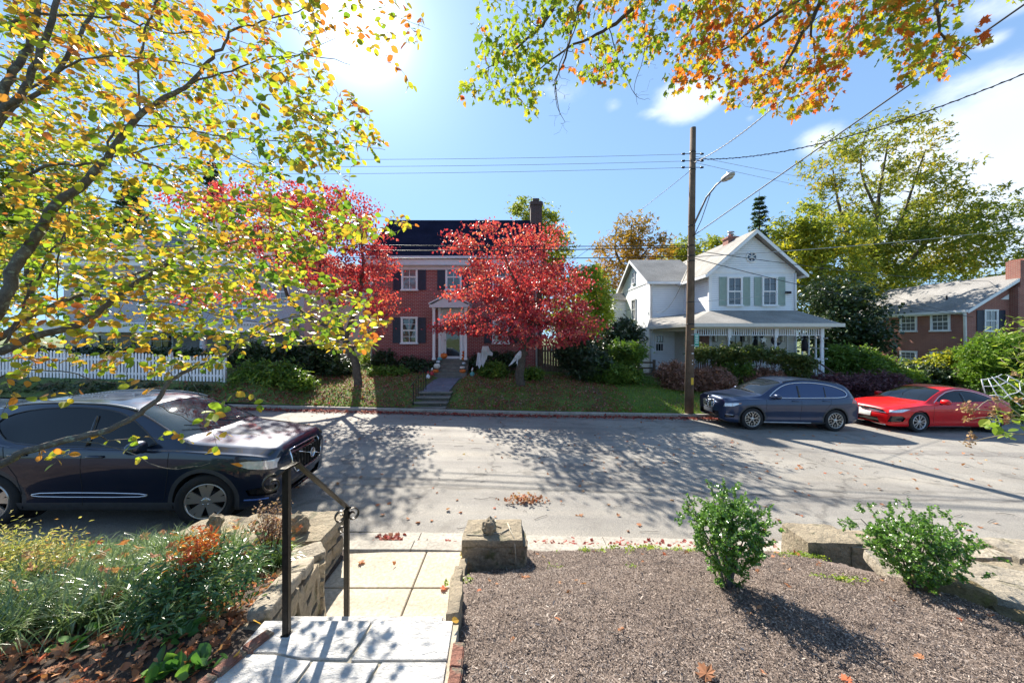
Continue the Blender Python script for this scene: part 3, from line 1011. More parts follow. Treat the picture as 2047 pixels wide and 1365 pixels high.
t = thing('stone_wall', 'fieldstone retaining wall with a broad flat cap left of the concrete walk', 'wall', (-2.3, 4.1, 0))
b = Vector(t.location)
def rel(p): return Vector(p) - b
mb = MB(M=Matrix.Translation(-b))
course_wall(mb, (-3.85, 4.12), (-2.10, 4.12), .0, .50, .36, .17, .34, 3)
course_wall(mb, (-9.0, 4.16), (-3.86, 4.16), .0, .20, .32, .17, .34, 33)
course_wall(mb, (-2.22, 4.38), (-2.22, 3.72), .0, .53, .34, .17, .24, 5)
course_wall(mb, (-2.12, 3.74), (-1.76, 3.10), .0, .58, .26, .17, .24, 7, z1b=.78)
course_wall(mb, (-1.78, 3.12), (-1.52, 2.10), .0, .78, .22, .2, .24, 9, z1b=1.06)
mb.box(-2.33, -2.12, 3.8, 4.3, 0, .48)
mb.build('stonework', STONE, t)
mb = MB(M=Matrix.Translation(-b))
rough_box(mb, (-2.30, 4.08, .565), (.58, .66, .11), .0, 7, .018, 11, round_=.08)
rough_box(mb, (-2.86, 4.10, .555), (.58, .56, .10), .04, 6, .02, 12, round_=.1)
rough_box(mb, (-3.42, 4.10, .54), (.56, .52, .10), -.05, 6, .02, 13, round_=.1)
mb.build('cap_slab', STONET, t)
mb = MB(M=Matrix.Translation(-b))
rough_box(mb, (-1.90, 3.27, .76), (.22, .34, .08), -.95, 4, .015, 21, tilt=(0, -.0))
rough_box(mb, (-1.70, 2.86, .90), (.17, .40, .08), .32, 5, .014, 22, tilt=(-.30, 0))
rough_box(mb, (-1.56, 2.38, 1.05), (.15, .50, .08), .22, 5, .014, 23, tilt=(-.20, 0))
mb.build('coping_slab', STONEP, t)

for (c, s, sd, lab) in (((-3.33, 4.02, .67), (.085, .075, .105), 1, 'dark boulder on the cap in front of the wheel of the near blue car'),
                        ((-2.33, 3.95, .69), (.095, .08, .12), 2, 'dark boulder on the wall cap just behind the iron handrail'),
                        ((-.25, 3.98, .66), (.085, .075, .085), 3, 'dark knob of rock on the square stone pier right of the walk'),
                        ((-2.92, 3.98, .605), (.04, .03, .03), 4, 'small flat dark stone between two boulders on the wall cap'),
                        ((-3.08, 3.62, .60), (.13, .10, .11), 5, 'low rounded brown rock at the near foot of the wall cap'),
                        ((-2.32, 2.98, .72), (.12, .09, .09), 6, 'brown rock half sunk in leaves left of the handrail foot'),
                        ((-2.42, 3.42, .66), (.28, .20, .16), 7, 'large brown rock under the red stemmed plant')):
    mb = MB().blob((0, 0, 0), s, 3, .38, 1.6, sd, smooth=False)
    o = mb.build('rock', STONE)
    o.location = c; o.rotation_euler = (0, 0, rnd.uniform(0, 3))
    tag(o, lab, 'rock', 'rocks set on the stonework')

t = thing('stone_pier', 'square tan stone pier with mortar veins right of the concrete walk', 'stone pier', (-.18, 4.03, .1))
b = Vector(t.location)
mb = MB(M=Matrix.Translation(-b))
rough_box(mb, (-.19, 4.04, .30), (.70, .42, .46), .0, 9, .036, 31, round_=.1)
mb.build('pier_block', STONE, t)
mb = MB(M=Matrix.Translation(-b))
rough_box(mb, (-.21, 4.05, .555), (.66, .46, .075), 0, 8, .014, 32, round_=.08)
mb.build('cap_slab', STONET, t)
mb = MB(M=Matrix.Translation(-b))
def vein(pts, r=.006):
    mb.tube([Vector(p) for p in pts], r, 5)
vein([(-.50, 3.93, .598), (-.35, 3.9, .603), (-.28, 3.93, .603), (-.12, 3.95, .603), (-.02, 4.05, .603), (-.05, 4.16, .6)])
vein([(-.05, 4.15, .6), (-.02, 4.0, .604), (0.02, 3.86, .60), (.03, 3.818, .55), (.04, 3.816, .42), (.03, 3.82, .3)])
vein([(-.2, 4.24, .6), (-.18, 4.1, .603), (-.12, 4.06, .603)])
mb.build('mortar_vein', MORTAR, t)

# right hand rubble: blocks and slabs going up beside the bed
def slab_thing(lab, c, s, rz, seed, mat, tilt=(0, 0), amp=.018, sub=7, name='rubble_stone', cat='stone', rr=.1):
    mb = MB(); rough_box(mb, (0, 0, 0), s, 0, sub, amp, seed, round_=rr)
    o = mb.build(name, mat); o.location = c; o.rotation_euler = (tilt[0], tilt[1], rz)
    return tag(o, lab, cat, 'rubble stones at the edge of the mulch bed', 'thing')


slab_thing('squared tan block with mortar seams beside the road end of the bed', (3.68, 4.28, .20), (.62, .44, .46), -.05, 41, STONET)
slab_thing('second tan block half behind the wide boxwood', (4.12, 4.18, .20), (.50, .44, .40), -.25, 42, STONE)
for k_, nm_ in enumerate(('first', 'second', 'third', 'fourth', 'fifth')):
    slab_thing(nm_ + ' pale flat stone along the road counting from the wide boxwood', (4.78 + .58 * k_, 4.20 + .02 * (k_ % 2), .19 + .012 * (k_ % 3)), (.54, .40, .17), .03 * (k_ - 2), 70 + k_, STONEP, amp=.022)
    slab_thing(nm_ + ' tan block of the upper course behind the leaning slab', (4.50 + .36 * k_, 3.84 - .045 * k_, .25), (.33, .20, .20), -.13, 80 + k_, STONET, amp=.02)
    slab_thing(nm_ + ' tan block of the lower course behind the leaning slab', (4.30 + .38 * k_, 3.57 - .055 * k_, .36), (.35, .16, .17), -.15, 90 + k_, STONET, amp=.02)
slab_thing('long tilted pale slab right of the wide boxwood', (4.36, 3.20, .57), (1.25, .32, .15), -.20, 46, STONEP, tilt=(-.02, .05), amp=.025)
slab_thing('short grey slab leaning under the wide boxwood', (3.60, 3.30, .60), (.42, .34, .10), -.3, 47, STONEP, tilt=(.15, 0))
slab_thing('mossy brown boulder below the long pale slab', (3.50, 2.88, .70), (.46, .20, .20), -.40, 48, MOSSR, amp=.035, name='boulder', cat='boulder', rr=.3)
slab_thing('grey slab with a lit top at the lower right edge', (4.00, 2.80, .66), (.66, .34, .15), -.35, 49, STONEP, tilt=(-.02, .14), amp=.025)
slab_thing('brown rubble piece at the foot of the lower right slab', (3.78, 2.60, .64), (.4, .16, .16), -.6, 50, MOSSR, amp=.03, name='boulder', cat='boulder', rr=.4)
slab_thing('rough tan stone bedded between boxwood and right edge', (5.15, 3.05, .46), (.6, .3, .2), -.2, 51, STONET)

# slim edging stones between walk and mulch
for k, (x, y, z, l) in enumerate([(-.50, 3.62, .28, .30), (-.50, 3.30, .40, .28), (-.46, 3.0, .56, .28), (-.42, 2.7, .72, .28), (-.38, 2.42, .86, .26), (-.345, 2.18, 1.0, .24)]):
    lab = ['lowest', 'second', 'third', 'fourth', 'fifth', 'topmost'][k] + ' thin edging stone up the right side of the steps'
    slab_thing(lab, (x, y, z), (.075, l, .34), .05, 60 + k, STONE, name='edging_stone', cat='edging stone', sub=5)

for k, (x, y, rz, lab) in enumerate([(-1.335, 1.885, -.35, 'red edging brick nearest the handrail post'), (-1.385, 1.76, -.28, 'middle tan edging brick on the left of the landing'),
                                     (-1.425, 1.625, -.22, 'edging brick left of the landing at the bottom edge'), (-.275, 1.80, .02, 'pinkish brick at the right corner of the landing'),
                                     (-.268, 1.655, -.03, 'orange brick right of the landing at the bottom edge')]):
    mb = MB().box(-.03, .03, -.068, .068, -.045, .03, .006)
    o = mb.build('edging_brick', BRICKR); o.location = (x, y, 1.14); o.rotation_euler = (.05 * (k - 2), .06, rz)
    tag(o, lab, 'brick', 'bricks edging the landing')

# ------------------------------------------------------------------ buildings
WHITE = pm('white_paint', (.82, .82, .83), .5, var=.05, scale=3)
WHITE2 = pm('white_trim', (.66, .67, .70), .5, var=.05, scale=3)
NAVY = pm('navy_shutter_paint', (.018, .026, .055), .45, var=.2, scale=5)
SAGE = pm('sage_shutter_paint', (.30, .39, .35), .5, var=.08, scale=5)
GLASS = glassmat('window_glass', (.03, .035, .042), .03, .9)
GLASSB = glassmat('window_glass_bright', (.16, .165, .17), .05, .9)
CURTAIN = pm('curtain', (.55, .53, .48), .8, var=.1, scale=9, stretch=(6, 1, .3))
IRON = pm('black_iron', (.022, .022, .022), .35, .5, var=.3, scale=20, bump=.001, bscale=120)
BARK = rockmat('bark', [(.045, .034, .026), (.10, .078, .058), (.17, .14, .105)], 9, .02, .95)
WOOD = rockmat('weathered_wood', [(.09, .06, .04), (.16, .115, .08), (.24, .18, .13)], 4, .004, .85)
DARKIN = pm('dark_interior', (.02, .02, .022), .9)
BRICK1 = brickmat('red_brick', (.36, .075, .062), (.27, .055, .052), (.50, .34, .32))
BRICK2 = brickmat('right_house_brick', (.38, .12, .085), (.28, .082, .062), (.44, .33, .28))
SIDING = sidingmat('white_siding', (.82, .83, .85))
SLATE1 = shinglemat('navy_slate_roof', (.010, .012, .028), (.017, .019, .038), 0, .001)
SHING = shinglemat('grey_shingle_roof', (.30, .285, .26), (.38, .36, .325))
SHING3 = shinglemat('pale_shingle_roof', (.26, .25, .24), (.34, .33, .315))
TZ = Matrix.Translation


class House:
    def __init__(s, name, label, cat, base):
        s.b = Vector(base); s.t = thing(name, label, cat, base)

    def mb(s, frame=None):
        return MB(M=TZ(-s.b) @ (frame if frame is not None else Matrix()))

    def window(s, pos, w, h, rz=0, nx=2, ny=2, shut=None, shw=.42, trim=WHITE, glass=None, fw=.07, sill=True, depth=.07, curtain=False):
        """double hung window whose outer face looks along local -y"""
        fr = TZ(Vector(pos)) @ Matrix.Rotation(rz, 4, 'Z')
        m = s.mb(fr)
        d = depth
        m.box(-w / 2 - fw, -w / 2, -d, .0, 0, h); m.box(w / 2, w / 2 + fw, -d, .0, 0, h)
        m.box(-w / 2 - fw - .02, w / 2 + fw + .02, -d - .01, .0, h, h + fw)
        if sill: m.box(-w / 2 - fw - .04, w / 2 + fw + .04, -d - .05, .0, -fw, 0)
        else: m.box(-w / 2 - fw, w / 2 + fw, -d, 0, -fw, 0)
        # sashes
        for k, (a, b, yy) in enumerate(((0, h / 2, -.028), (h / 2, h, -.045))):
            r = .035
            m.box(-w / 2, -w / 2 + r, yy - .012, yy + .012, a, b); m.box(w / 2 - r, w / 2, yy - .012, yy + .012, a, b)
            m.box(-w / 2 + r, w / 2 - r, yy - .012, yy + .012, a, a + r); m.box(-w / 2 + r, w / 2 - r, yy - .012, yy + .012, b - r, b)
            for i in range(1, nx):
                x = -w / 2 + w * i / nx; m.box(x - .011, x + .011, yy - .009, yy + .008, a + r, b - r)
            nyy = ny // 2 if ny > 1 else 1
            for i in range(1, nyy):
                z = a + (b - a) * i / nyy; m.box(-w / 2 + r, w / 2 - r, yy - .0085, yy + .0075, z - .011, z + .011)
        o = m.build('window', trim, s.t)
        g = s.mb(fr); g.box(-w / 2 + .01, w / 2 - .01, -.012, -.004, .01, h - .01)
        g.build('pane', glass or (GLASSB if curtain else GLASS), o)
        if shut is not None:
            for sgn in (-1, 1):
                k = s.mb(fr); a = sgn * (w / 2 + fw + .03); bx = a + sgn * shw
                x0, x1 = min(a, bx), max(a, bx)
                k.box(x0, x0 + .05, -.05, -.01, -.02, h + .03); k.box(x1 - .05, x1, -.05, -.01, -.02, h + .03)
                for z in (-.02, h * .48, h - .02): k.box(x0 + .05, x1 - .05, -.05, -.01, z, z + .05)
                k.box(x0 + .05, x1 - .05, -.028, -.012, .03, h - .02)
                n = int(h / .075)
                for i in range(n):
                    z = .06 + (h - .12) * i / n
                    k.box(x0 + .05, x1 - .05, -.044, -.03, z, z + .03)
                k.build('shutter', shut, s.t)
        return o


# --- red brick house across the street
y0 = 19.0; x0, x1 = -7.45, 1.32; zg = .85; ze = 6.95
h = House('brick_house', 'red brick colonial house with dark blue shutters behind the two red trees', 'house', ((x0 + x1) / 2, y0, zg))
m = h.mb(); m.box(x0, x1, y0, y0 + 7.2, zg - .4, ze)
m.prism([(x0, y0, ze), (x0, y0 + 7.2, ze), (x0, y0 + 3.6, ze + 3.0)], (.0 + .2, 0, 0)); m.prism([(x1, y0, ze), (x1, y0 + 7.2, ze), (x1, y0 + 3.6, ze + 3.0)], (-.2, 0, 0))
m.build('wall', BRICK1, h.t)
m = h.mb(); zr = ze + 3.2; o_ = .25
m.prism([(x0 - o_, y0 - .35, ze + .02), (x0 - o_, y0 + 3.6, zr), (x0 - o_, y0 + 7.55, ze + .02), (x0 - o_, y0 + 7.3, ze + .02), (x0 - o_, y0 + 3.6, zr - .22), (x0 - o_, y0 - .1, ze + .02)], (x1 - x0 + 2 * o_, 0, 0))
roof = m.build('roof', SLATE1, h.t)
m = h.mb(); m.box(1.16, 1.86, y0 + 3.2, y0 + 4.1, ze - .5, ze + 4.25); m.box(1.11, 1.91, y0 + 3.15, y0 + 4.15, ze + 4.02, ze + 4.2); m.box(1.3, 1.7, y0 + 3.4, y0 + 3.9, ze + 4.25, ze + 4.5); m.box(1.33, 1.86, y0 + 3.2, y0 + 4.1, zg, ze - .51)
m.build('chimney', brickmat('chimney_brick', (.10, .05, .05), (.07, .035, .035), (.14, .11, .11)), roof)
m = h.mb(); m.box(x0 - .2, x1 + .2, y0 - .36, y0 + .02, ze - .42, ze - .02); m.box(x0 - .26, x1 + .26, y0 - .46, y0 - .36, ze - .12, ze + .03)
m.box(x0 - .1, x1 + .1, y0 - .10, y0 + .0, ze - .62, ze - .42)
m.build('cornice', WHITE2, h.t)
for px, shut in ((819, 1), (907, 1), (1000, 1)):
    X = (px - CX) / F * y0
    h.window((X, y0, EYE + (CY - 579) / F * y0), .72, 1.32, 0, 2, 2, NAVY, .40, curtain=px < 900)
for px in (818.5, 1001):
    X = (px - CX) / F * y0
    h.window((X, y0, EYE + (CY - 685) / F * y0), .74, 1.30, 0, 2, 4, NAVY, .40, curtain=px > 900)
for x in (x1 - .03, x0 + .03):
    m = h.mb(); m.tube([(x, y0 - .3, ze - .1), (x, y0 - .09, ze - .6), (x, y0 - .09, zg + .2)], .05, 8); m.build('downspout', WHITE2, h.t)
# porch with pediment, columns and a panelled door with glass
Xd = -3.13
m = h.mb()
pz = 4.42
m.prism([(Xd - .88, y0 - 1.05, pz), (Xd + .88, y0 - 1.05, pz), (Xd, y0 - 1.05, pz + .48)], (0, 1.06, 0))
m.box(Xd - 1.0, Xd + 1.0, y0 - 1.12, y0, pz - .16, pz)
m.prism([(Xd - 1.03, y0 - 1.16, pz + .0), (Xd - 1.03, y0 - 1.16, pz + .06), (Xd, y0 - 1.16, pz + .60), (Xd + 1.03, y0 - 1.16, pz + .06), (Xd + 1.03, y0 - 1.16, pz), (Xd, y0 - 1.16, pz + .5)], (0, 1.17, 0))
m.build('pediment', WHITE2, h.t)
for sgn in (-1, 1):
    for dx in (0, .24):
        m = h.mb(); x = Xd + sgn * (.80 - dx); m.box(x - .06, x + .06, y0 - 1.0 + dx * 1.0, y0 - .88 + dx * 1.0, 1.64, pz - .16)
        m.box(x - .08, x + .08, y0 - 1.02 + dx, y0 - .86 + dx, 1.64, 1.74); m.box(x - .08, x + .08, y0 - 1.02 + dx, y0 - .86 + dx, pz - .26, pz - .165)
        m.build('column', WHITE, h.t)
m = h.mb(); m.box(Xd - .62, Xd - .46, y0 - .08, y0, 1.64, pz - .17); m.box(Xd + .46, Xd + .62, y0 - .08, y0, 1.64, pz - .17); m.box(Xd - .46, Xd + .46, y0 - .08, y0, 3.85, pz - .17)
m.box(Xd - .46, Xd + .46, y0 - .04, y0, 1.64, 3.85)
d_ = m.build('door', WHITE, h.t)
m = h.mb(); m.box(Xd - .34, Xd + .36, y0 - .052, y0 - .042, 1.78, 3.7); m.build('pane', GLASS, d_)
m = h.mb(); m.tube([(Xd - .40, y0 - .1, 2.62), (Xd - .40, y0 - .04, 2.62)], .022, 6); m.build('door_handle', IRON, d_)
# stone steps up to the door
m = h.mb()
STEP = rockmat('bluestone_step', [(.12, .12, .105), (.20, .19, .16), (.28, .26, .22)], 3, .01, .9)
ny = 6
for k in range(ny):
    za = .80 + .14 * k
    m.box(Xd - .95, Xd + .95, y0 - 2.05 + .28 * k - (.0), y0 - .3, za, za + .138, .01)
m.box(Xd - .98, Xd + .98, y0 - .55, y0 - .02, .7, 1.625)
m.build('entry_steps', STEP, h.t)
m = h.mb()
for x in (Xd - .68,):
    m.box(x - .012, x + .012, y0 - .84, y0 - .82, 1.7, 2.7)
    for k in range(7): m.box(x - .05, x + .05, y0 - .835, y0 - .825, 1.8 + .13 * k, 1.815 + .13 * k)
    m.box(x + .05, x + .065, y0 - .84, y0 - .82, 1.7, 2.7)
m.build('porch_railing', IRON, h.t)

# front walk of the brick house: kerb steps and a bluestone path
BLUE = rockmat('bluestone', [(.10, .115, .15), (.16, .18, .225), (.23, .25, .30)], 2.2, .008, .75)
m = MB()
xc = -3.05
for k in range(4):
    za = .16 + .145 * k - .08
    m.box(xc - .60 + k * .03, xc + .60 + k * .03, 12.94 + .30 * k, 12.90 + .30 * (k + 1) + .25, za - .3, za + .095)
st_ = tag(m.build('stone_steps', rockmat('dark_riser', [(.05, .05, .04), (.11, .10, .08), (.16, .145, .12)], 5, .01, .95)), 'four mossy stone steps rising from the far kerb to the bluestone path', 'steps')
for k in range(4):
    za = .16 + .145 * k - .08
    m = MB().box(xc - .64 + k * .03, xc + .64 + k * .03, 12.89 + .30 * k, 12.90 + .30 * (k + 1) + .04, za + .0955, za + .14, .008); m.build('tread', STEP, st_)
m = MB()
pa = [(P(846, 783, 14.0), P(897, 783, 14.0)), (P(852, 771, 15.1), P(907, 771, 15.1)), (P(859, 762, 16.2), P(915, 762, 16.2)), (P(866, 755, 17.2), P(922, 755, 17.2))]
for (a, b_), (c_, d_) in zip(pa[:-1], pa[1:]):
    mid1, mid2 = (a + b_) / 2, (c_ + d_) / 2
    for p, q_, r_, s_ in ((a, mid1, mid2, c_), (mid1, b_, d_, mid2)):
        cen = (p + q_ + r_ + s_) / 4
        pts = [v_.lerp(cen, .012) for v_ in (p, q_, r_, s_)]
        m.prism([Vector((v_.x, v_.y, v_.z - .06)) for v_ in pts], (0, 0, .09))
tag(m.build('path', BLUE), kind='structure')


def handrail(name, lab, pts, posts, r=.014):
    o = thing(name, lab, 'handrail', pts[0])
    b = Vector(pts[0])
    m = MB(M=TZ(-b)); m.tube(pts, r, 6); m.build('rail', IRON, o)
    for p, z0 in posts:
        m = MB(M=TZ(-b)); m.box(p[0] - r, p[0] + r, p[1] - r, p[1] + r, z0, p[2]); m.build('post', IRON, o)
    m = MB(M=TZ(-b))
    p0, p1 = posts[0], posts[-1]
    for k in range(1, 5):
        t_ = k / 5; a = Vector(p0[0]).lerp(Vector(p1[0]), t_); z0 = p0[1] + (p1[1] - p0[1]) * t_
        m.box(a.x - .007, a.x + .007, a.y - .007, a.y + .007, z0 + .1, a.z)
    m.build('baluster', IRON, o)
    return o


handrail('handrail', 'slim black handrail on the left of the far stone steps', [(-3.66, 12.98, .98), (-3.62, 13.15, 1.08), (-3.42, 14.25, 1.62)],
         [((-3.62, 13.15, 1.08), .1), ((-3.42, 14.25, 1.62), .55)])

# --- white frame house on the right
h = House('white_house', 'white clapboard house with sage shutters and a wraparound spindle porch', 'house', (12.0, 20.0, .3))
XM0, XM1, YM = 10.72, 15.30, 19.4
ze, za = 6.38, 8.40
xm = (XM0 + XM1) / 2
m = h.mb()
m.box(XM0, XM1, YM, YM + 9.5, .0, ze - .0)
m.prism([(XM0, YM, ze), (XM1, YM, ze), (xm, YM, za - .12)], (0, .2, 0))
XL, YL, zl, zla = 8.65, 22.4, 6.3, 8.15
m.box(XL, XM0, YL, YL + 6.1, .0, zl)
m.prism([(XL, YL, zl), (XL, YL + 6.1, zl), (XL, YL + 3.05, zla - .1)], (.2, 0, 0))
m.box(7.70, 8.66, 27.2, 28.4, .0, 5.6)
m.box(7.9, 9.35, 20.6, 22.42, 0, 3.35)
m.box(9.34, XM0 + .01, 20.9, 22.42, 0, 3.4)
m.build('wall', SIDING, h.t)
# corner boards and friezes
m = h.mb()
for x in (XM0, XM1): m.box(x - .08, x + .08, YM - .025, YM + .1, .9, ze - .121); m.build('corner_board', WHITE, h.t); m = h.mb()
m.box(XM0, XM1, YM - .028, YM, ze - .12, ze + .04)
for x in (XL,): m.box(x - .03, x + .1, YL - .03, YL + .1, .3, zl); m.box(x - .03, x, YL, YL + 6.1, zl - .08, zl + .06)
m.box(7.87, 7.99, 20.57, 20.7, .3, 3.3)
m.build('corner_board', WHITE, h.t)
# roofs
m = h.mb()
ov = .38; th = .16
sl = (za - ze) / (xm - XM0)
def gable_roof_y(m, xa, xb, xr, za_, zr_, ya, yb, th):
    m.prism([(xa, ya, za_), (xr, ya, zr_), (xb, ya, za_), (xb, ya, za_ - th), (xr, ya, zr_ - th * 1.1), (xa, ya, za_ - th)], (0, yb - ya, 0))
def gable_roof_x(m, ya, yb, yr, za_, zr_, xa, xb, th):
    m.prism([(xa, ya, za_), (xa, yr, zr_), (xa, yb, za_), (xa, yb, za_ - th), (xa, yr, zr_ - th * 1.1), (xa, ya, za_ - th)], (xb - xa, 0, 0))
gable_roof_y(m, XM0 - ov, XM1 + ov, xm, ze - sl * ov + .12, za + .12, YM - .38, YM + 9.7, .12)
sl2 = (zla - zl) / 3.05
gable_roof_x(m, YL - .3, YL + 6.4, YL + 3.05, zl - sl2 * .3 + .12, zla + .12, XL - .32, XM0 + 1.2, .12)
gable_roof_x(m, 27.0, 28.6, 27.8, 5.6, 6.2, 7.45, 8.7, .08)
roof = m.build('roof', SHING, h.t)
m = h.mb(); m.box(12.72, 13.36, 21.1, 21.65, 7.9, 8.72); m.box(12.66, 13.42, 21.04, 21.71, 8.6, 8.69)
ch = m.build('chimney', BRICK2, roof)
m = h.mb(); m.lathe([(.12, 8.72), (.12, 8.86), (.17, 8.88), (.17, 8.91), (.10, 8.93), (.10, 9.0), (.19, 9.02), (.19, 9.04), (.08, 9.08)], (13.04, 21.38, 0), 'z', 14); m.build('chimney_cap', pm('galvanised', (.45, .46, .47), .35, .7), ch)
# rake boards and gutters
m = h.mb()
def rake(m, xa, xr, xb, za_, zr_, y, dy, wd=.2):
    for s0, s1 in (((xa, za_), (xr, zr_)), ((xb, za_), (xr, zr_))):
        m.prism([(s0[0], y, s0[1] - wd), (s1[0], y, s1[1] - wd), (s1[0], y, s1[1] - .005), (s0[0], y, s0[1] - .005)], (0, dy, 0))
rake(m, XM0 - ov, xm, XM1 + ov, ze - sl * ov + .10, za + .10, YM - .40, .035, .2)
for s0, s1 in (((YL - .3, zl - sl2 * .3 + .1), (YL + 3.05, zla + .1)), ((YL + 6.4, zl - sl2 * .3 + .1), (YL + 3.05, zla + .1))):
    m.prism([(XL - .34, s0[0], s0[1] - .2), (XL - .34, s1[0], s1[1] - .2), (XL - .34, s1[0], s1[1]), (XL - .34, s0[0], s0[1])], (.035, 0, 0))
m.box(XM0 - ov - .08, XM0 - ov + .04, YM - .38, YL + .3, ze - sl * ov - .08, ze - sl * ov + .06)
m.box(XM1 + ov - .04, XM1 + ov + .08, YM - .38, YM + 9.5, ze - sl * ov - .08, ze - sl * ov + .06)
m.box(XL - .32, XM0 - .02, YL - .40, YL - .28, zl - sl2 * .3 - .07, zl - sl2 * .3 + .08)
m.build('eaves_trim', WHITE, h.t)
# round gable window
X, Z = (1502 - CX) / F * YM, EYE + (CY - 514) / F * YM
m = h.mb(); m.lathe([(.30, -.0), (.30, -.05), (.24, -.06), (.24, .0)], (X, YM, Z), 'y', 28)
for k in range(3):
    a = math.pi * k / 3 + .52
    dx, dz = math.cos(a) * .25, math.sin(a) * .25; nx_, nz = -math.sin(a) * .018, math.cos(a) * .018
    m.prism([(X - dx + nx_, YM - .05, Z - dz + nz), (X + dx + nx_, YM - .05, Z + dz + nz), (X + dx - nx_, YM - .05, Z + dz - nz), (X - dx - nx_, YM - .05, Z - dz - nz)], (0, .02, 0))
o = m.build('round_window', WHITE, h.t)
m = h.mb(); m.lathe([(0, -.02), (.245, -.02), (.245, -.01)], (X, YM, Z), 'y', 28); m.build('pane', glassmat('blue_glass', (.03, .07, .12), .05, .9), o)
for px in (1468, 1538):
    X = (px - CX) / F * YM
    h.window((X, YM, EYE + (CY - 610) / F * YM), .70, 1.48, 0, 2, 2, SAGE, .38)
h.window((XL, YL + 3.0, 4.05), .7, 1.35, -math.pi / 2, 2, 2, curtain=True)
h.window((XL, YL + 3.05, 6.6), .42, .75, -math.pi / 2, 1, 2)
h.window((7.70, 27.8, 3.6), .7, 1.3, -math.pi / 2, 2, 2)
X = (1318 - CX) / F * 20.6
h.window((X, 20.6, EYE + (CY - 702) / F * 20.6), .46, .92, 0, 3, 1, fw=.05)
# downspouts
m = h.mb(); m.tube([(XL + .05, YL - .3, zl - .2), (XL + .05, YL - .06, zl - .45), (XL + .05, YL - .06, 3.6)], .045, 8); m.build('downspout', WHITE, h.t); m = h.mb()
m.tube([(8.0, 20.3, 3.25), (7.93, 20.52, 3.0), (7.93, 20.52, .5)], .04, 8); m.build('downspout', WHITE, h.t); m = h.mb()
m.tube([(XM1 - .02, YM - .07, ze - .2), (XM1 - .02, YM - .07, 3.9)], .04, 8)
m.build('downspout', WHITE, h.t)
# porch roof (hipped), beam, spindles, posts
YP = 17.3; XPL, XPR = 8.70, 15.35; zp = 3.42
m = h.mb()
A = (XPL - .3, YP - .3, zp); B = (XPR + .3, YP - .3, zp); C = (XM1 + .1, YM + .0, 4.22); D_ = (XM0 - .0, YM + .0, 4.22)
E_ = (7.65, 20.3, zp - .08); G = (8.6, YL, 3.95); Hh = (XM0, YL, 4.22); I = (XPR + .3, YM + 2, zp)
m.add([A, B, C, D_], [(0, 1, 2, 3)]); m.add([A, D_, Hh, G, E_], [(0, 1, 2, 3, 4)]); m.add([B, I, (XM1 + .1, YM + 2, 4.22), C], [(0, 1, 2, 3)])
A2, B2, C2, D2, E2, G2, H2, I2 = [(p[0], p[1], p[2] - .07) for p in (A, B, C, D_, E_, G, Hh, I)]
m.add([A2, B2, C2, D2], [(3, 2, 1, 0)]); m.add([A2, D2, H2, G2, E2], [(4, 3, 2, 1, 0)]); m.add([A, B, B2, A2], [(0, 1, 2, 3)]); m.add([E_, A, A2, E2], [(0, 1, 2, 3)]); m.add([B, I, I2, B2], [(0, 1, 2, 3)]); m.add([E_, G, G2, E2], [(0, 1, 2, 3)])
m.build('porch_roof', SHING, h.t, normals=False)
m = h.mb()
m.box(A[0] - .04, B[0] + .04, YP - .42, YP - .30, zp - .16, zp + .01)       # gutter
m.box(XPL + .1, XPR, YP - .06, YP + .08, zp - .24, zp - .06)
m.box(XPR - .1, XPR + .04, YP + .08, YM, zp - .24, zp - .06)
m.prism([(7.62, 20.28, zp - .2), (XPL - .32, YP - .38, zp - .14), (XPL - .32, YP - .38, zp), (7.62, 20.28, zp - .07)], (.07, 0, 0))
m.prism([(7.95, 20.55, zp - .34), (XPL + .15, YP + .0, zp - .34), (XPL + .15, YP, zp - .08), (7.95, 20.55, zp - .08)], (.1, 0, 0))
m.add([(XPL, YP, zp - .09), (XPR, YP, zp - .09), (XPR, YM, zp - .09), (XM0, YM, zp - .09), (XM0, 20.8, zp - .09), (8.1, 20.6, zp - .09)], [(0, 1, 2, 3, 4, 5)])
m.build('porch_beam', pm('cream_trim', (.68, .66, .58), .5, var=.05), h.t)
m = h.mb()
xs_post = [(px - CX) / F * YP for px in (1386, 1457, 1550, 1642)]
for a, b_ in zip(xs_post[:-1], xs_post[1:]):
    m.box(a + .07, b_ - .07, YP - .02, YP + .02, zp - .57, zp - .535)
    n = int((b_ - a - .2) / .105)
    for k in range(n):
        x = a + .1 + (b_ - a - .2) * (k + .5) / n
        m.box(x - .022, x + .022, YP - .012, YP + .012, zp - .535, zp - .241)
m.build('spindle_frieze', WHITE, h.t)
for x in xs_post:
    m = h.mb()
    m.box(x - .075, x + .075, YP - .075, YP + .075, .95, 1.75); m.box(x - .075, x + .075, YP - .075, YP + .075, 2.75, zp - .241)
    m.lathe([(.07, 1.75), (.05, 1.78), (.075, 1.82), (.045, 1.88), (.065, 2.1), (.06, 2.4), (.042, 2.6), (.07, 2.66), (.05, 2.70), (.07, 2.75)], (x, YP, 0), 'z', 14)
    m.build('post', WHITE, h.t)
m = h.mb(); m.box(XPL, XPR + .1, YP - .1, YM, .1, .96); m.box(8.0, XM0, YM, 20.6, .1, .95)
m.build('porch_floor', pm('porch_grey', (.30, .30, .30), .7, var=.15), h.t)
m = h.mb()
for a, b_ in zip(xs_post[:-2], xs_post[1:-1]):
    m.box(a + .08, b_ - .08, YP - .03, YP + .03, 1.68, 1.75); m.box(a + .08, b_ - .08, YP - .02, YP + .02, 1.05, 1.10)
    n = int((b_ - a) / .13)
    for k in range(n):
        x = a + .12 + (b_ - a - .24) * (k + .5) / n; m.box(x - .02, x + .02, YP - .015, YP + .015, 1.10, 1.68)
    m.build('porch_railing', WHITE, h.t); m = h.mb()
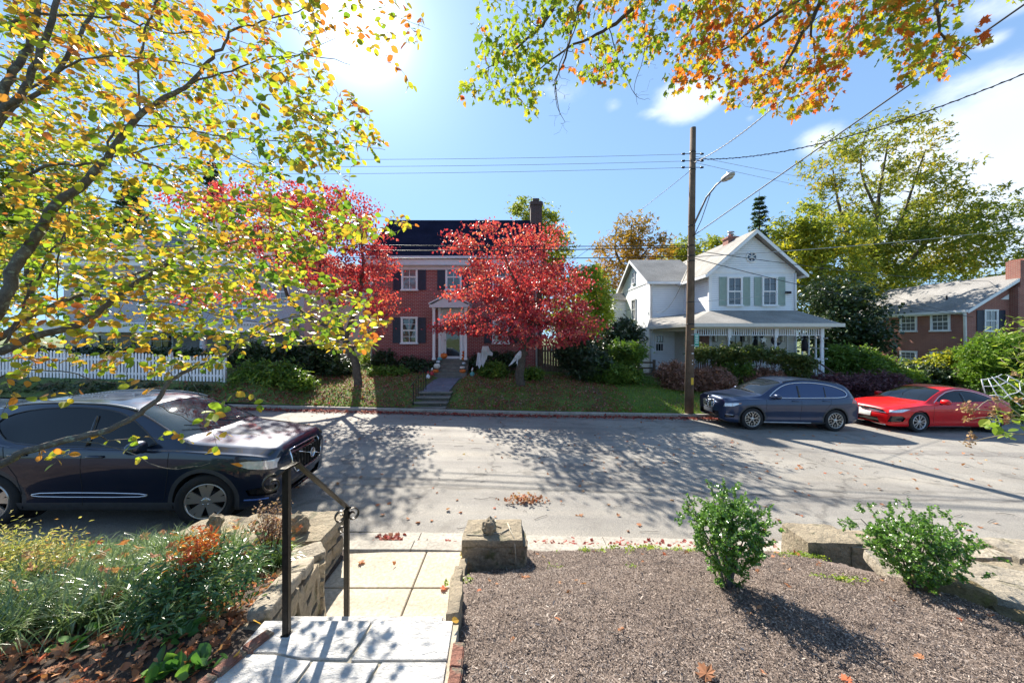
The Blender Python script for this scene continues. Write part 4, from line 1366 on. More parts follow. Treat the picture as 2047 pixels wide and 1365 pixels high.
m.box(xs_post[3] - .7, xs_post[3] - .08, YP - .03, YP + .03, 1.68, 1.75)
for k in range(5): x = xs_post[3] - .64 + k * .13; m.box(x - .02, x + .02, YP - .015, YP + .015, 1.0, 1.68)
m.build('porch_railing', WHITE, h.t)
# lit wall under the porch, door, porch windows
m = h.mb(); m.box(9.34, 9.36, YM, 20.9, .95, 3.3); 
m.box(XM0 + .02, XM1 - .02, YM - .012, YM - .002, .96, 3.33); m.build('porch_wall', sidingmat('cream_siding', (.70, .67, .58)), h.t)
X = (1400 - CX) / F * YM
m = h.mb(); m.box(X - .5, X + .45, YM - .06, YM - .0125, .96, 3.12)
for i in (-1, 1):
    for z in (1.1, 1.75, 2.45): m.box(X + i * .22 - .15 - .02, X + i * .22 + .15 - .02, YM - .075, YM - .061, z, z + .5)
d_ = m.build('door', pm('red_brown_door', (.19, .055, .03), .4, var=.15), h.t)
m = h.mb(); m.tube([(X + .3, YM - .13, 2.0), (X + .3, YM - .06, 2.0)], .03, 8); m.build('door_handle', pm('brass', (.5, .35, .12), .3, .9), d_)
for px, w_ in ((1470, .74), (1514, .74)):
    h.window(((px - CX) / F * YM, YM - .012, 1.35), w_, 1.75, 0, 2, 2, trim=pm('cream_trim', (.68, .66, .58)), fw=.09)
# right end screen of the porch
m = h.mb()
for x in (XPR - .05,):
    for k in range(5):
        y = YP + .35 + k * .42; m.box(x - .03, x + .03, y - .03, y + .03, 1.0, zp - .42)
    for z in (1.7, 2.2, 2.7): m.box(x - .02, x + .02, YP + .1, YM - .1, z, z + .05)
for k in range(3):
    x = 14.0 + k * .42
    m.box(x, x + .05, YM - .05, YM - .013, 1.2, 3.1)
m.build('porch_lattice', WHITE, h.t)
# steps and brown rail
m = h.mb()
xs0 = xs_post[3] - .95
for k in range(4): m.box(xs0 - 1.0, xs0 + .3, YP - .15 - .3 * (k + 1), YP - .1, .1, .78 - .19 * k)
m.build('porch_steps', pm('porch_grey', (.30, .30, .30)), h.t)
m = h.mb()
for dz in (0, -.35):
    m.tube([(xs0 + .32, YP - .1, 1.85 + dz), (xs0 + .95, YP - .9, 1.0 + dz)], .035, 6)
m.box(xs0 + .28, xs0 + .36, YP - .14, YP - .06, .9, 1.92)
m.build('step_rail', pm('brown_rail', (.10, .055, .04), .5), h.t)

LANT = pm('lantern_metal', (.02, .02, .02), .4, .4)
for px, lab in ((1368, 'black wall lantern left of the brown front door'), (1427, 'black wall lantern between the brown door and the first porch window'), (1486, 'black wall lantern between the two porch windows'), (1560, 'black wall lantern at the right end of the porch wall')):
    x = (px - CX) / F * YM; z = EYE + (CY - 676) / F * YM
    yy = YM if px > 1400 else 20.9
    o = thing('wall_lantern', lab, 'lantern', (x if px > 1400 else 9.95, yy - .03, z), 0, 'lanterns on the porch wall')
    m = MB(); m.box(-.08, -.068, -.2, -.188, -.16, .12); m.box(.068, .08, -.2, -.188, -.16, .12); m.box(-.08, -.068, -.06, -.048, -.16, .12); m.box(.068, .08, -.06, -.048, -.16, .12)
    m.box(-.09, .09, -.21, -.04, .12, .15); m.box(-.06, .06, -.18, -.07, .15, .2); m.box(-.085, .085, -.205, -.045, -.18, -.16); m.box(-.03, .03, -.05, 0, -.05, .05)
    m.build('frame', LANT, o)
    m = MB(); m.box(-.066, .066, -.186, -.062, -.158, .118); m.build('glass', pm('lantern_glass', (.75, .73, .66), .2), o)

# hanging porch decorations
def flat_star(R, r, n, th):
    m = MB(); pts = []
    for k in range(2 * n):
        a = math.pi / 2 + math.pi * k / n; q_ = R if k % 2 == 0 else r
        pts.append((q_ * math.cos(a), 0, q_ * math.sin(a)))
    m.prism(pts, (0, th, 0)); return m
p = P(1527, 679, 17.45)
o = flat_star(.18, .08, 5, .04).build('hanging_star', pm('silver_star', (.5, .5, .48), .4, .3)); o.location = p
tag(o, 'pale five pointed star hanging between two porch posts', 'decoration')
m = MB(); pts = []
for k in range(16):
    a = math.pi * (.45 + 1.25 * k / 15); pts.append((.26 * math.cos(a), 0, .26 * math.sin(a)))
for k in range(12):
    a = math.pi * (1.70 - 1.25 * k / 11); pts.append((.12 + .20 * math.cos(a), 0, .07 + .20 * math.sin(a)))
m.prism(pts, (0, .04, 0))
o = m.build('hanging_moon', pm('black_felt', (.015, .012, .02), .8)); o.location = P(1553, 680, 17.45)
tag(o, 'black crescent moon silhouette hanging beside the third porch post', 'decoration')
m = MB()
m.tube([(0, 0, -.5), (.02, 0, -.2), (0, 0, .05), (.0, 0, .15)], [.13, .15, .09, .04], 10); m.tube([(0, 0, .15), (0, 0, .2)], [.16, .15], 12); m.tube([(0, 0, .2), (.04, 0, .45)], [.08, .01], 10)
m.tube([(0, -.0, -.1), (-.15, -.05, -.25), (-.12, -.05, -.4)], [.05, .035, .02], 6)
o = m.build('hanging_witch', pm('black_felt', (.015, .012, .02), .8)); o.location = P(1608, 682, 17.6)
tag(o, 'black hanging witch figure near the right end of the porch', 'decoration')

# --- right brick house
h = House('brick_house', 'dull red brick house with a grey gable roof behind the red car', 'house', (32.0, 23.5, -.4))
XA, YA, YB, XB = 29.75, 23.5, 31.5, 37.0; ze = 4.6; xr = 33.4; zr = 6.85
m = h.mb(); m.box(XA, XB, YA, YB, -1.4, ze); m.prism([(XA, YA, ze), (XB, YA, ze), (xr, YA, zr)], (0, .25, 0)); m.build('wall', BRICK2, h.t)
m = h.mb(); gable_roof_y(m, XA - .3, XB + .3, xr, ze - .05, zr + .15, YA - .35, YB + .3, .12)
roof = m.build('roof', SHING3, h.t)
m = h.mb(); m.box(32.55, 34.2, YA - .45, YA + .3, -.8, 6.0); m.box(32.75, 34.0, YA - .40, YA + .3, 6.0, 7.75); m.box(33.0, 34.0, YA - .46, YA + .34, 7.72, 7.86)
m.build('chimney', BRICK2, roof)
m = h.mb(); m.tube([(30.9, 25.5, 5.2), (30.9, 25.5, 5.75)], .05, 8); m.tube([(30.6, 28.0, 5.0), (30.6, 28.0, 5.5)], .05, 8); m.build('vent_pipe', IRON, roof)
m = h.mb(); rake(m, XA - .3, xr, XB + .3, ze - .07, zr + .13, YA - .38, .035, .2)
m.box(XA - .42, XA - .30, YA - .36, YB + .3, ze - .2, ze - .05)
m.box(XA - .3, XA, YA, YB, ze - .28, ze - .05)
m.tube([(XA - .35, YA - .2, ze - .15), (XA - .08, YA + .0, ze - .5), (XA - .07, YA - .05, -.6)], .075, 8)
m.prism([(32.0, YA - .05, 5.25), (32.5, YA - .05, 5.25), (32.5, YA - .05, 5.6)], (0, .06, 0))
m.build('eaves_trim', WHITE, h.t)
for y, z in ((24.9, 3.27), (26.9, 3.27), (29.3, 3.27), (26.9, .72), (24.9, .72)):
    h.window((XA, y, z), .95, 1.18 if z > 1 else .95, -math.pi / 2, 3, 4, curtain=True, fw=.1)
h.window((31.35, YA, 3.2), .75, 1.32, 0, 2, 2, NAVY, .45, curtain=True)

# --- pale house on the left, mostly behind the near tree
LILAC = rockmat('pale_stucco', [(.40, .375, .39), (.46, .43, .45), (.50, .475, .49)], 1.0, .004, .85)
h = House('stucco_house', 'pale grey stucco house with a white porch behind the picket fence', 'house', (-17.0, 20.0, .9))
m = h.mb(); m.box(-25, -11.6, 20, 29, .6, 7.3); m.build('wall', LILAC, h.t)
m = h.mb()
A, B, C, D_ = (-25.5, 19.5, 7.25), (-11.1, 19.5, 7.25), (-11.1, 29.5, 7.25), (-25.5, 29.5, 7.25)
R1, R2 = (-20.5, 24.5, 10.6), (-16.0, 24.5, 10.6)
m.add([A, B, C, D_, R1, R2], [(0, 1, 5, 4), (1, 2, 5), (2, 3, 4, 5), (3, 0, 4), (0, 3, 2, 1)])
m.build('roof', SHING3, h.t)
m = h.mb(); m.box(-25.5, -11.1, 19.42, 19.5, 7.0, 7.25); m.box(-25.2, -11.4, 19.6, 19.98, 6.7, 7.0); m.build('cornice', WHITE, h.t)
m = h.mb(); m.box(-24.6, -11.95, 17.5, 17.8, 3.02, 3.42); m.box(-24.7, -11.85, 17.38, 20, 3.42, 3.50); m.box(-12.25, -11.95, 17.8, 20, 3.02, 3.42)
n = 90
for k in range(n): x = -24.6 + 12.6 * (k + .5) / n; m.box(x - .04, x + .04, 17.42, 17.5, 3.34, 3.42)
m.build('porch_beam', WHITE, h.t)
m = h.mb(); m.box(-24.6, -11.95, 17.5, 20, .6, 1.35); m.build('porch_base', rockmat('porch_stone', [(.16, .13, .11), (.26, .22, .19)], 3, .01), h.t)
for x in (-24.2, -21.2, -18.2, -15.2, -12.25):
    m = h.mb(); m.lathe([(.2, 1.35), (.2, 1.45), (.15, 1.5), (.13, 2.95), (.19, 3.0), (.19, 3.02)], (x, 17.66, 0), 'z', 16); m.build('column', WHITE, h.t)
for X, z, w_, hh in ((-23.0, 4.6, .9, 1.5), (-20.3, 4.6, .9, 1.5), (-17.6, 4.6, .9, 1.5), (-15.0, 4.4, 1.0, 1.1), (-12.9, 4.6, .8, 1.4), (-19.5, 1.5, 1.2, 1.4), (-14.6, 1.5, 1.2, 1.4), (-22.5, 1.5, 1.0, 1.4)):
    h.window((X, 20, z), w_, hh, 0, 2, 4, curtain=(X in (-15.0, -12.9)))
# --- tan roofed house glimpsed between
h = House('cottage', 'small tan roofed house glimpsed between the stucco and brick houses', 'house', (-13, 33, 1))
m = h.mb(); m.box(-18.0, -11.2, 33, 40, .6, 6.6); m.prism([(-18.0, 33, 6.6), (-11.2, 33, 6.6), (-14.6, 33, 9.4)], (0, .3, 0)); m.build('wall', sidingmat('tan_siding', (.50, .46, .40)), h.t)
m = h.mb(); gable_roof_y(m, -18.5, -10.7, -14.6, 6.4, 9.6, 32.6, 40.4, .15); m.build('roof', shinglemat('tan_shingle', (.26, .21, .16), (.32, .27, .21)), h.t)
h.window((-13.0, 33, 4.2), .8, 1.4, 0, 2, 2)
h.window((-16.0, 33, 4.2), .8, 1.4, 0, 2, 2)

# ------------------------------------------------------------------ fences
t = thing('picket_fence', 'long white picket fence on the bank behind the near blue car', 'fence', (-11, 13.75, .85))
b = Vector(t.location)
xa, xb = -21.5, -11.08
yf = 13.75
mR = MB(M=TZ(-b)); pk = []
z0f = lambda x: float(street(x)) + .76
n = int((xb - xa) / .13)
m = MB(M=TZ(-b))
for k in range(n):
    x = xa + (xb - xa) * (k + .5) / n
    z = z0f(x) + .04; hgt = .98 + .06 * math.sin(k * .26)
    m.prism([(x - .037, yf - .025, z), (x + .037, yf - .025, z), (x + .037, yf - .025, z + hgt - .05), (x, yf - .025, z + hgt), (x - .037, yf - .025, z + hgt - .05)], (0, .02, 0))
m.build('pickets', WHITE, t)
m = MB(M=TZ(-b))
for zz in (.22, .74):
    m.prism([(xa, yf, z0f(xa) + zz), (xb, yf, z0f(xb) + zz), (xb, yf, z0f(xb) + zz + .08), (xa, yf, z0f(xa) + zz + .08)], (0, .035, 0))
m.build('rail', WHITE, t)
for k in range(6):
    x = xa + (xb - xa) * k / 5
    m = MB(M=TZ(-b)); m.box(x - .05, x + .05, yf + .036, yf + .13, z0f(x) - .2, z0f(x) + 1.12); m.build('post', WHITE, t)

t = thing('board_fence', 'dark brown board fence right of the red brick house', 'fence', (2.3, 19.2, .9))
b = Vector(t.location)
m = MB(M=TZ(-b))
for k in range(17):
    x = 1.42 + k * .145
    m.box(x, x + .13, 19.2, 19.225, .75, 2.35 + .03 * rnd.random())
m.build('boards', WOOD, t)
m = MB(M=TZ(-b)); m.box(1.4, 3.9, 19.23, 19.29, 1.1, 1.19); m.box(1.4, 3.9, 19.23, 19.29, 2.0, 2.09); m.build('rail', WOOD, t)

NEWWOOD = rockmat('new_wood', [(.30, .23, .13), (.40, .31, .19), (.48, .38, .25)], 4, .003, .8)
t = thing('garden_fence', 'yellowish slatted wooden fence section behind the roof of the red car', 'fence', (21.5, 17.2, .2))
b = Vector(t.location)
m = MB(M=TZ(-b)); m.box(21.32, 21.48, 17.1, 17.26, .0, 1.28); m.build('post', NEWWOOD, t); m = MB(M=TZ(-b)); m.box(24.2, 24.35, 17.1, 17.26, 0, 1.2); m.build('post', NEWWOOD, t)
m = MB(M=TZ(-b))
for k in range(21): x = 21.55 + k * .125; m.box(x, x + .06, 17.16, 17.19, .1, 1.0)
m.build('slats', NEWWOOD, t)
m = MB(M=TZ(-b)); m.box(21.48, 24.2, 17.13, 17.23, 1.0, 1.07); m.box(21.48, 24.2, 17.192, 17.24, .35, .43); m.build('rail', NEWWOOD, t)
t = thing('split_rail_fence', 'short grey rail fence against the side of the white house', 'fence', (7.8, 19.6, .5))
b = Vector(t.location)
m = MB(M=TZ(-b))
for x in (6.9, 7.75): m.box(x - .06, x + .06, 19.5, 19.62, .4, 1.55)
for z in (.75, 1.05, 1.35): m.box(6.3, 7.69, 19.55, 19.6, z, z + .09)
m.build('rails', WOOD, t)

# ------------------------------------------------------------------ cars
def pchip(xs, ys):
    xs = np.array(xs, float); ys = np.array(ys, float)
    h = np.diff(xs); d = np.diff(ys) / h
    m = np.zeros(len(xs)); m[0], m[-1] = d[0], d[-1]
    for i in range(1, len(xs) - 1):
        if d[i - 1] * d[i] > 0:
            w1, w2 = 2 * h[i] + h[i - 1], h[i] + 2 * h[i - 1]
            m[i] = (w1 + w2) / (w1 / d[i - 1] + w2 / d[i])
    def f(x):
        x = np.clip(x, xs[0], xs[-1]); i = np.clip(np.searchsorted(xs, x) - 1, 0, len(xs) - 2)
        t = (x - xs[i]) / h[i]
        return ((2 * t ** 3 - 3 * t ** 2 + 1) * ys[i] + (t ** 3 - 2 * t ** 2 + t) * h[i] * m[i] + (-2 * t ** 3 + 3 * t ** 2) * ys[i + 1] + (t ** 3 - t ** 2) * h[i] * m[i + 1])
    return f


def pairs(p): return pchip([a for a, b in p], [b for a, b in p])


def poly_in(pt, poly):
    x, y = pt; c = False; n = len(poly)
    for i in range(n):
        x1, y1 = poly[i]; x2, y2 = poly[(i + 1) % n]
        if (y1 > y) != (y2 > y) and x < (x2 - x1) * (y - y1) / (y2 - y1) + x1: c = not c
    return c


def smooth_poly(poly, it=2):
    for _ in range(it):
        q = []
        n = len(poly)
        for i in range(n):
            a, b = poly[i], poly[(i + 1) % n]
            q += [(a[0] * .75 + b[0] * .25, a[1] * .75 + b[1] * .25), (a[0] * .25 + b[0] * .75, a[1] * .25 + b[1] * .75)]
        poly = q
    return poly


def cut_region(bm, poly, ax, filt, tagid):
    """slices the faces that pass filt along the polygon's edges (projected along the third axis) and tags those inside"""
    k = ({0, 1, 2} - set(ax)).pop()
    lo = [min(p[i] for p in poly) for i in (0, 1)]; hi = [max(p[i] for p in poly) for i in (0, 1)]
    def near(f):
        c = [v.co for v in f.verts]
        for i in (0, 1):
            if max(p[ax[i]] for p in c) < lo[i] - .003 or min(p[ax[i]] for p in c) > hi[i] + .003: return False
        return True
    n = len(poly)
    for i in range(n):
        p, q = poly[i], poly[(i + 1) % n]
        e = Vector((0, 0, 0)); e[ax[0]] = q[0] - p[0]; e[ax[1]] = q[1] - p[1]
        if e.length < 1e-5: continue
        co = Vector((0, 0, 0)); co[ax[0]] = p[0]; co[ax[1]] = p[1]
        t = Vector((0, 0, 0)); t[k] = 1
        no = e.cross(t).normalized()
        slo = [min(p[j], q[j]) - .002 for j in (0, 1)]; shi = [max(p[j], q[j]) + .002 for j in (0, 1)]
        fs = []
        for f in bm.faces:
            if not filt(f): continue
            c = [v.co for v in f.verts]; ok = True
            for j in (0, 1):
                if max(u[ax[j]] for u in c) < slo[j] or min(u[ax[j]] for u in c) > shi[j]: ok = False; break
            if ok: fs.append(f)
        if not fs: continue
        geom = set(fs)
        for f in fs: geom.update(f.edges); geom.update(f.verts)
        bmesh.ops.bisect_plane(bm, geom=list(geom), dist=1e-5, plane_co=co, plane_no=no)
    for f in bm.faces:
        if filt(f) and near(f):
            c = f.calc_center_median()
            if poly_in((c[ax[0]], c[ax[1]]), poly): f.material_index = tagid


def car_body(S, nst=120):
    """half section rings along the car; front at x = 0"""
    L = S['L']
    f = {k: pairs(S[k]) for k in ('zt', 'w', 'sh', 'wt', 'zb')}
    crown = pairs(S.get('crown', [(0, .03), (L, .03)]))
    base = np.linspace(0, 1, nst)
    xs = L * (base - .115 * np.sin(2 * np.pi * base) / 1.0 * .9)
    xs = np.unique(np.concatenate([xs, L * np.array([.002, .005, .01, .99, .995, .998]), np.array(S.get('xs', []))]))
    rings = []
    for x in xs:
        zt, w, sh, wt, zb, cr = [float(g(x)) for g in (f['zt'], f['w'], f['sh'], f['wt'], f['zb'], crown)]
        sh = min(sh, zt - .02)
        ze = zt - cr
        wt = min(wt, w * .97)
        h = sh - zb
        sc = S.get('scallop', 0)
        pts = [(0, zb + .03), (.55 * w, zb + .01), (.84 * w, zb), (.93 * w, zb + .015), (.972 * w, zb + .14 * h), (.975 * w - sc, zb + .30 * h), (.99 * w, zb + .52 * h),
               (1.0 * w, zb + .72 * h), (1.0 * w, zb + .78 * h), (.985 * w, zb + .9 * h), (.968 * w, sh), (.955 * w, sh + .004)]
        gx = min(.925 * w, max(wt + .005, .925 * w))
        g0 = (gx, sh + .012); g1 = (wt, ze - .0)
        if g1[1] > g0[1] + .12:
            for t in (0, .2, .4, .6, .8, .93): pts.append((g0[0] + (g1[0] - g0[0]) * (t + .12 * math.sin(math.pi * t) * -1 * .35), g0[1] + (g1[1] - g0[1]) * t))
        else:
            for t in (0, .2, .4, .6, .8, .93): pts.append((g0[0] + (g1[0] - g0[0]) * t, g0[1] + (g1[1] - g0[1]) * t))
        pts += [(wt, ze), (wt * .93, ze + cr * .35), (wt * .7, ze + cr * .72), (wt * .35, ze + cr * .95), (0, zt)]
        p = np.array(pts)
        for _ in range(2):
            q = np.empty((2 * len(p), 2)); q[0] = p[0]; q[-1] = p[-1]
            q[1:-1:2] = p[:-1] * .75 + p[1:] * .25; q[2:-1:2] = p[:-1] * .25 + p[1:] * .75
            p = q
        rings.append(p)
    K = len(rings[0])
    bm = bmesh.new()
    R, Lf = [], []
    for x, p in zip(xs, rings):
        r = [bm.verts.new((x, -a, z)) for a, z in p]
        l = [r[0]] + [bm.verts.new((x, a, z)) for a, z in p[1:-1]] + [r[-1]]
        R.append(r); Lf.append(l)
    def face(vs):
        u = []
        for v in vs:
            if v not in u: u.append(v)
        if len(u) >= 3:
            try: bm.faces.new(u)
            except ValueError: pass
    for i in range(len(xs) - 1):
        for k in range(K - 1):
            face([R[i][k], R[i + 1][k], R[i + 1][k + 1], R[i][k + 1]])
            face([Lf[i][k], Lf[i][k + 1], Lf[i + 1][k + 1], Lf[i + 1][k]])
    for i in (0, len(xs) - 1):
        nose = S['nose'] if i == 0 else S.get('tail', .02)
        sgn = -1 if i == 0 else 1
        cols = 8
        mid = []
        for k in range(K):
            a, b = R[i][k].co, Lf[i][k].co
            row = [R[i][k]]
            for j in range(1, cols):
                t = j / cols; y = a.y + (b.y - a.y) * t
                if k in (0, K - 1): row.append(R[i][k])
                else:
                    zz = (a.z - rings[i][0][1]) / max(.01, (rings[i][-1][1] - rings[i][0][1]))
                    bul = nose * (1 - (2 * t - 1) ** 2) * math.sin(math.pi * min(1, max(0, zz))) ** .5
                    row.append(bm.verts.new((a.x + sgn * bul, y, a.z)))
            row.append(Lf[i][k]); mid.append(row)
        for k in range(K - 1):
            for j in range(cols): face([mid[k][j], mid[k][j + 1], mid[k + 1][j + 1], mid[k + 1][j]])
    bmesh.ops.remove_doubles(bm, verts=bm.verts[:], dist=1e-5)
    bmesh.ops.recalc_face_normals(bm, faces=bm.faces[:])
    return bm


def circle(c, r, n=40, a0=0): return [(c[0] + r * math.cos(a0 + 2 * math.pi * k / n), c[1] + r * math.sin(a0 + 2 * math.pi * k / n)) for k in range(n)]


def wheel(parent, c, side, R, width, rim_r, style, steer=0.0, col=None, n_sp=5):
    """side -1: outer face looks along -y"""
    fr = TZ(Vector(c)) @ Matrix.Rotation(steer, 4, 'Z')
    s = side
    m = MB(M=fr)
    hw = width / 2
    prof = [(rim_r - .005, s * hw * .75), (rim_r + .01, s * hw * .97), (R - .06, s * hw * 1.0), (R - .02, s * hw * .93), (R - .004, s * hw * .75), (R, s * hw * .5), (R, -s * hw * .5), (R - .004, -s * hw * .75), (R - .03, -s * hw), (rim_r, -s * hw * .9)]
    m.lathe(prof, axis='y', n=56, caps=False)
    for k in range(0, 0): pass
    w = m.build('wheel', TYRE, parent)
    m = MB(M=fr); m.lathe([(rim_r, s * hw * .88), (rim_r - .006, s * hw * .98), (rim_r - .016, s * hw * .98), (rim_r - .026, s * hw * .70), (rim_r - .03, -s * hw * .6)], axis='y', n=56, caps=False)
    yo = s * hw * .80; yi = s * hw * .62
    def spoke(a, r0, w0, r1, w1, da=0.0, th=.02):
        ca, sa = math.cos(a), math.sin(a); cb, sb = math.cos(a + da), math.sin(a + da)
        p = [(r0 * ca - w0 * -sa * -1, r0 * sa - w0 * ca * 1)]
        A = (r0 * ca + w0 * sa, r0 * sa - w0 * ca); B = (r0 * ca - w0 * sa, r0 * sa + w0 * ca)
        C = (r1 * cb - w1 * sb, r1 * sb + w1 * cb); D = (r1 * cb + w1 * sb, r1 * sb - w1 * cb)
        y_in, y_out = (yo - s * th, yo + s * .008)
        m.prism([(q[0], y_out if j < 2 else y_out + s * .004, q[1]) for j, q in enumerate((A, B, C, D))], (0, -s * th, 0))
    if style == 'wide':
        for k in range(5):
            a = 2 * math.pi * k / 5 + .33
            spoke(a - .13, .05, .030, rim_r - .015, .040, -.10); spoke(a + .13, .05, .030, rim_r - .015, .040, .10)
    elif style == 'lattice':
        for k in range(5):
            a = 2 * math.pi * k / 5 + .2
            spoke(a, .04, .014, rim_r * .58, .011)
            spoke(a, rim_r * .56, .010, rim_r - .012, .011, .30); spoke(a, rim_r * .56, .010, rim_r - .012, .011, -.30)
            spoke(a + math.pi / 5, rim_r * .50, .009, rim_r - .012, .010, .0)
            spoke(a + math.pi / 5, rim_r * .50, .008, rim_r * .60, .008, math.pi / 5 - .02); spoke(a + math.pi / 5, rim_r * .50, .008, rim_r * .60, .008, -math.pi / 5 + .02)
    else:
        for k in range(5):
            a = 2 * math.pi * k / 5 + .1
            for d in (-.17, .17): spoke(a + d, .04, .011, rim_r - .014, .017, d * .5)
    m.lathe([(0, yo + s * .016), (.03, yo + s * .014), (.055, yo + s * .006), (.065, yo - s * .02)], axis='y', n=24)
    m.build('rim', col or RIM, w)
    m = MB(M=fr); m.lathe([(0, yi - s * .01), (rim_r - .03, yi - s * .03)], axis='y', n=40)  # black backing standing in for the shade between spokes
    m.lathe([(.0, yi), (.15, yi), (.15, yi - s * .01)], axis='y', n=30)  # the brake disc itself
    m.build('brake_disc_shade_back', RIMDARK, w)
    m = MB(M=fr)
    for k in range(5):
        a = 2 * math.pi * k / 5 + .33
        m.lathe([(0, yo + s * .012), (.010, yo + s * .012), (.010, yo)], c=(.048 * math.cos(a), 0, .048 * math.sin(a)), axis='y', n=8)
    m.build('lug_nut', CHROME, w)
    return w


TYRE = pm('tyre_rubber', (.018, .018, .018), .85, var=.2, scale=12, bump=.003, bscale=60)
RIM = pm('alloy', (.52, .50, .46), .3, .75, var=.05)
RIMDARK = pm('dark_metal', (.012, .012, .012), .7, 0)
CHROME = pm('chrome', (.75, .76, .78), .12, .95, var=.02)
CLAD = pm('grey_plastic', (.045, .047, .05), .55, var=.15, scale=15, bump=.0006, bscale=300)
BLKPL = pm('gloss_black', (.012, .012, .013), .15, 0, var=.1, coat=.6)
CARGL = glassmat('car_glass', (.008, .010, .012), .015, .35)
CARGLB = glassmat('sky_reflection_car_glass', (.008, .03, .11), .015, .7)  # blue of the reflected sky put into the glass colour
SCREENGL = glassmat('windscreen_glass', (.05, .08, .10), .02, .9, see=.55)
LAMPC = pm('lamp_lens', (.62, .63, .66), .08, .3, var=.2, scale=20, coat=1)
AMBER = pm('amber_lens', (.85, .28, .03), .15, coat=1)
REDL = pm('red_lens', (.55, .01, .015), .12, coat=1)


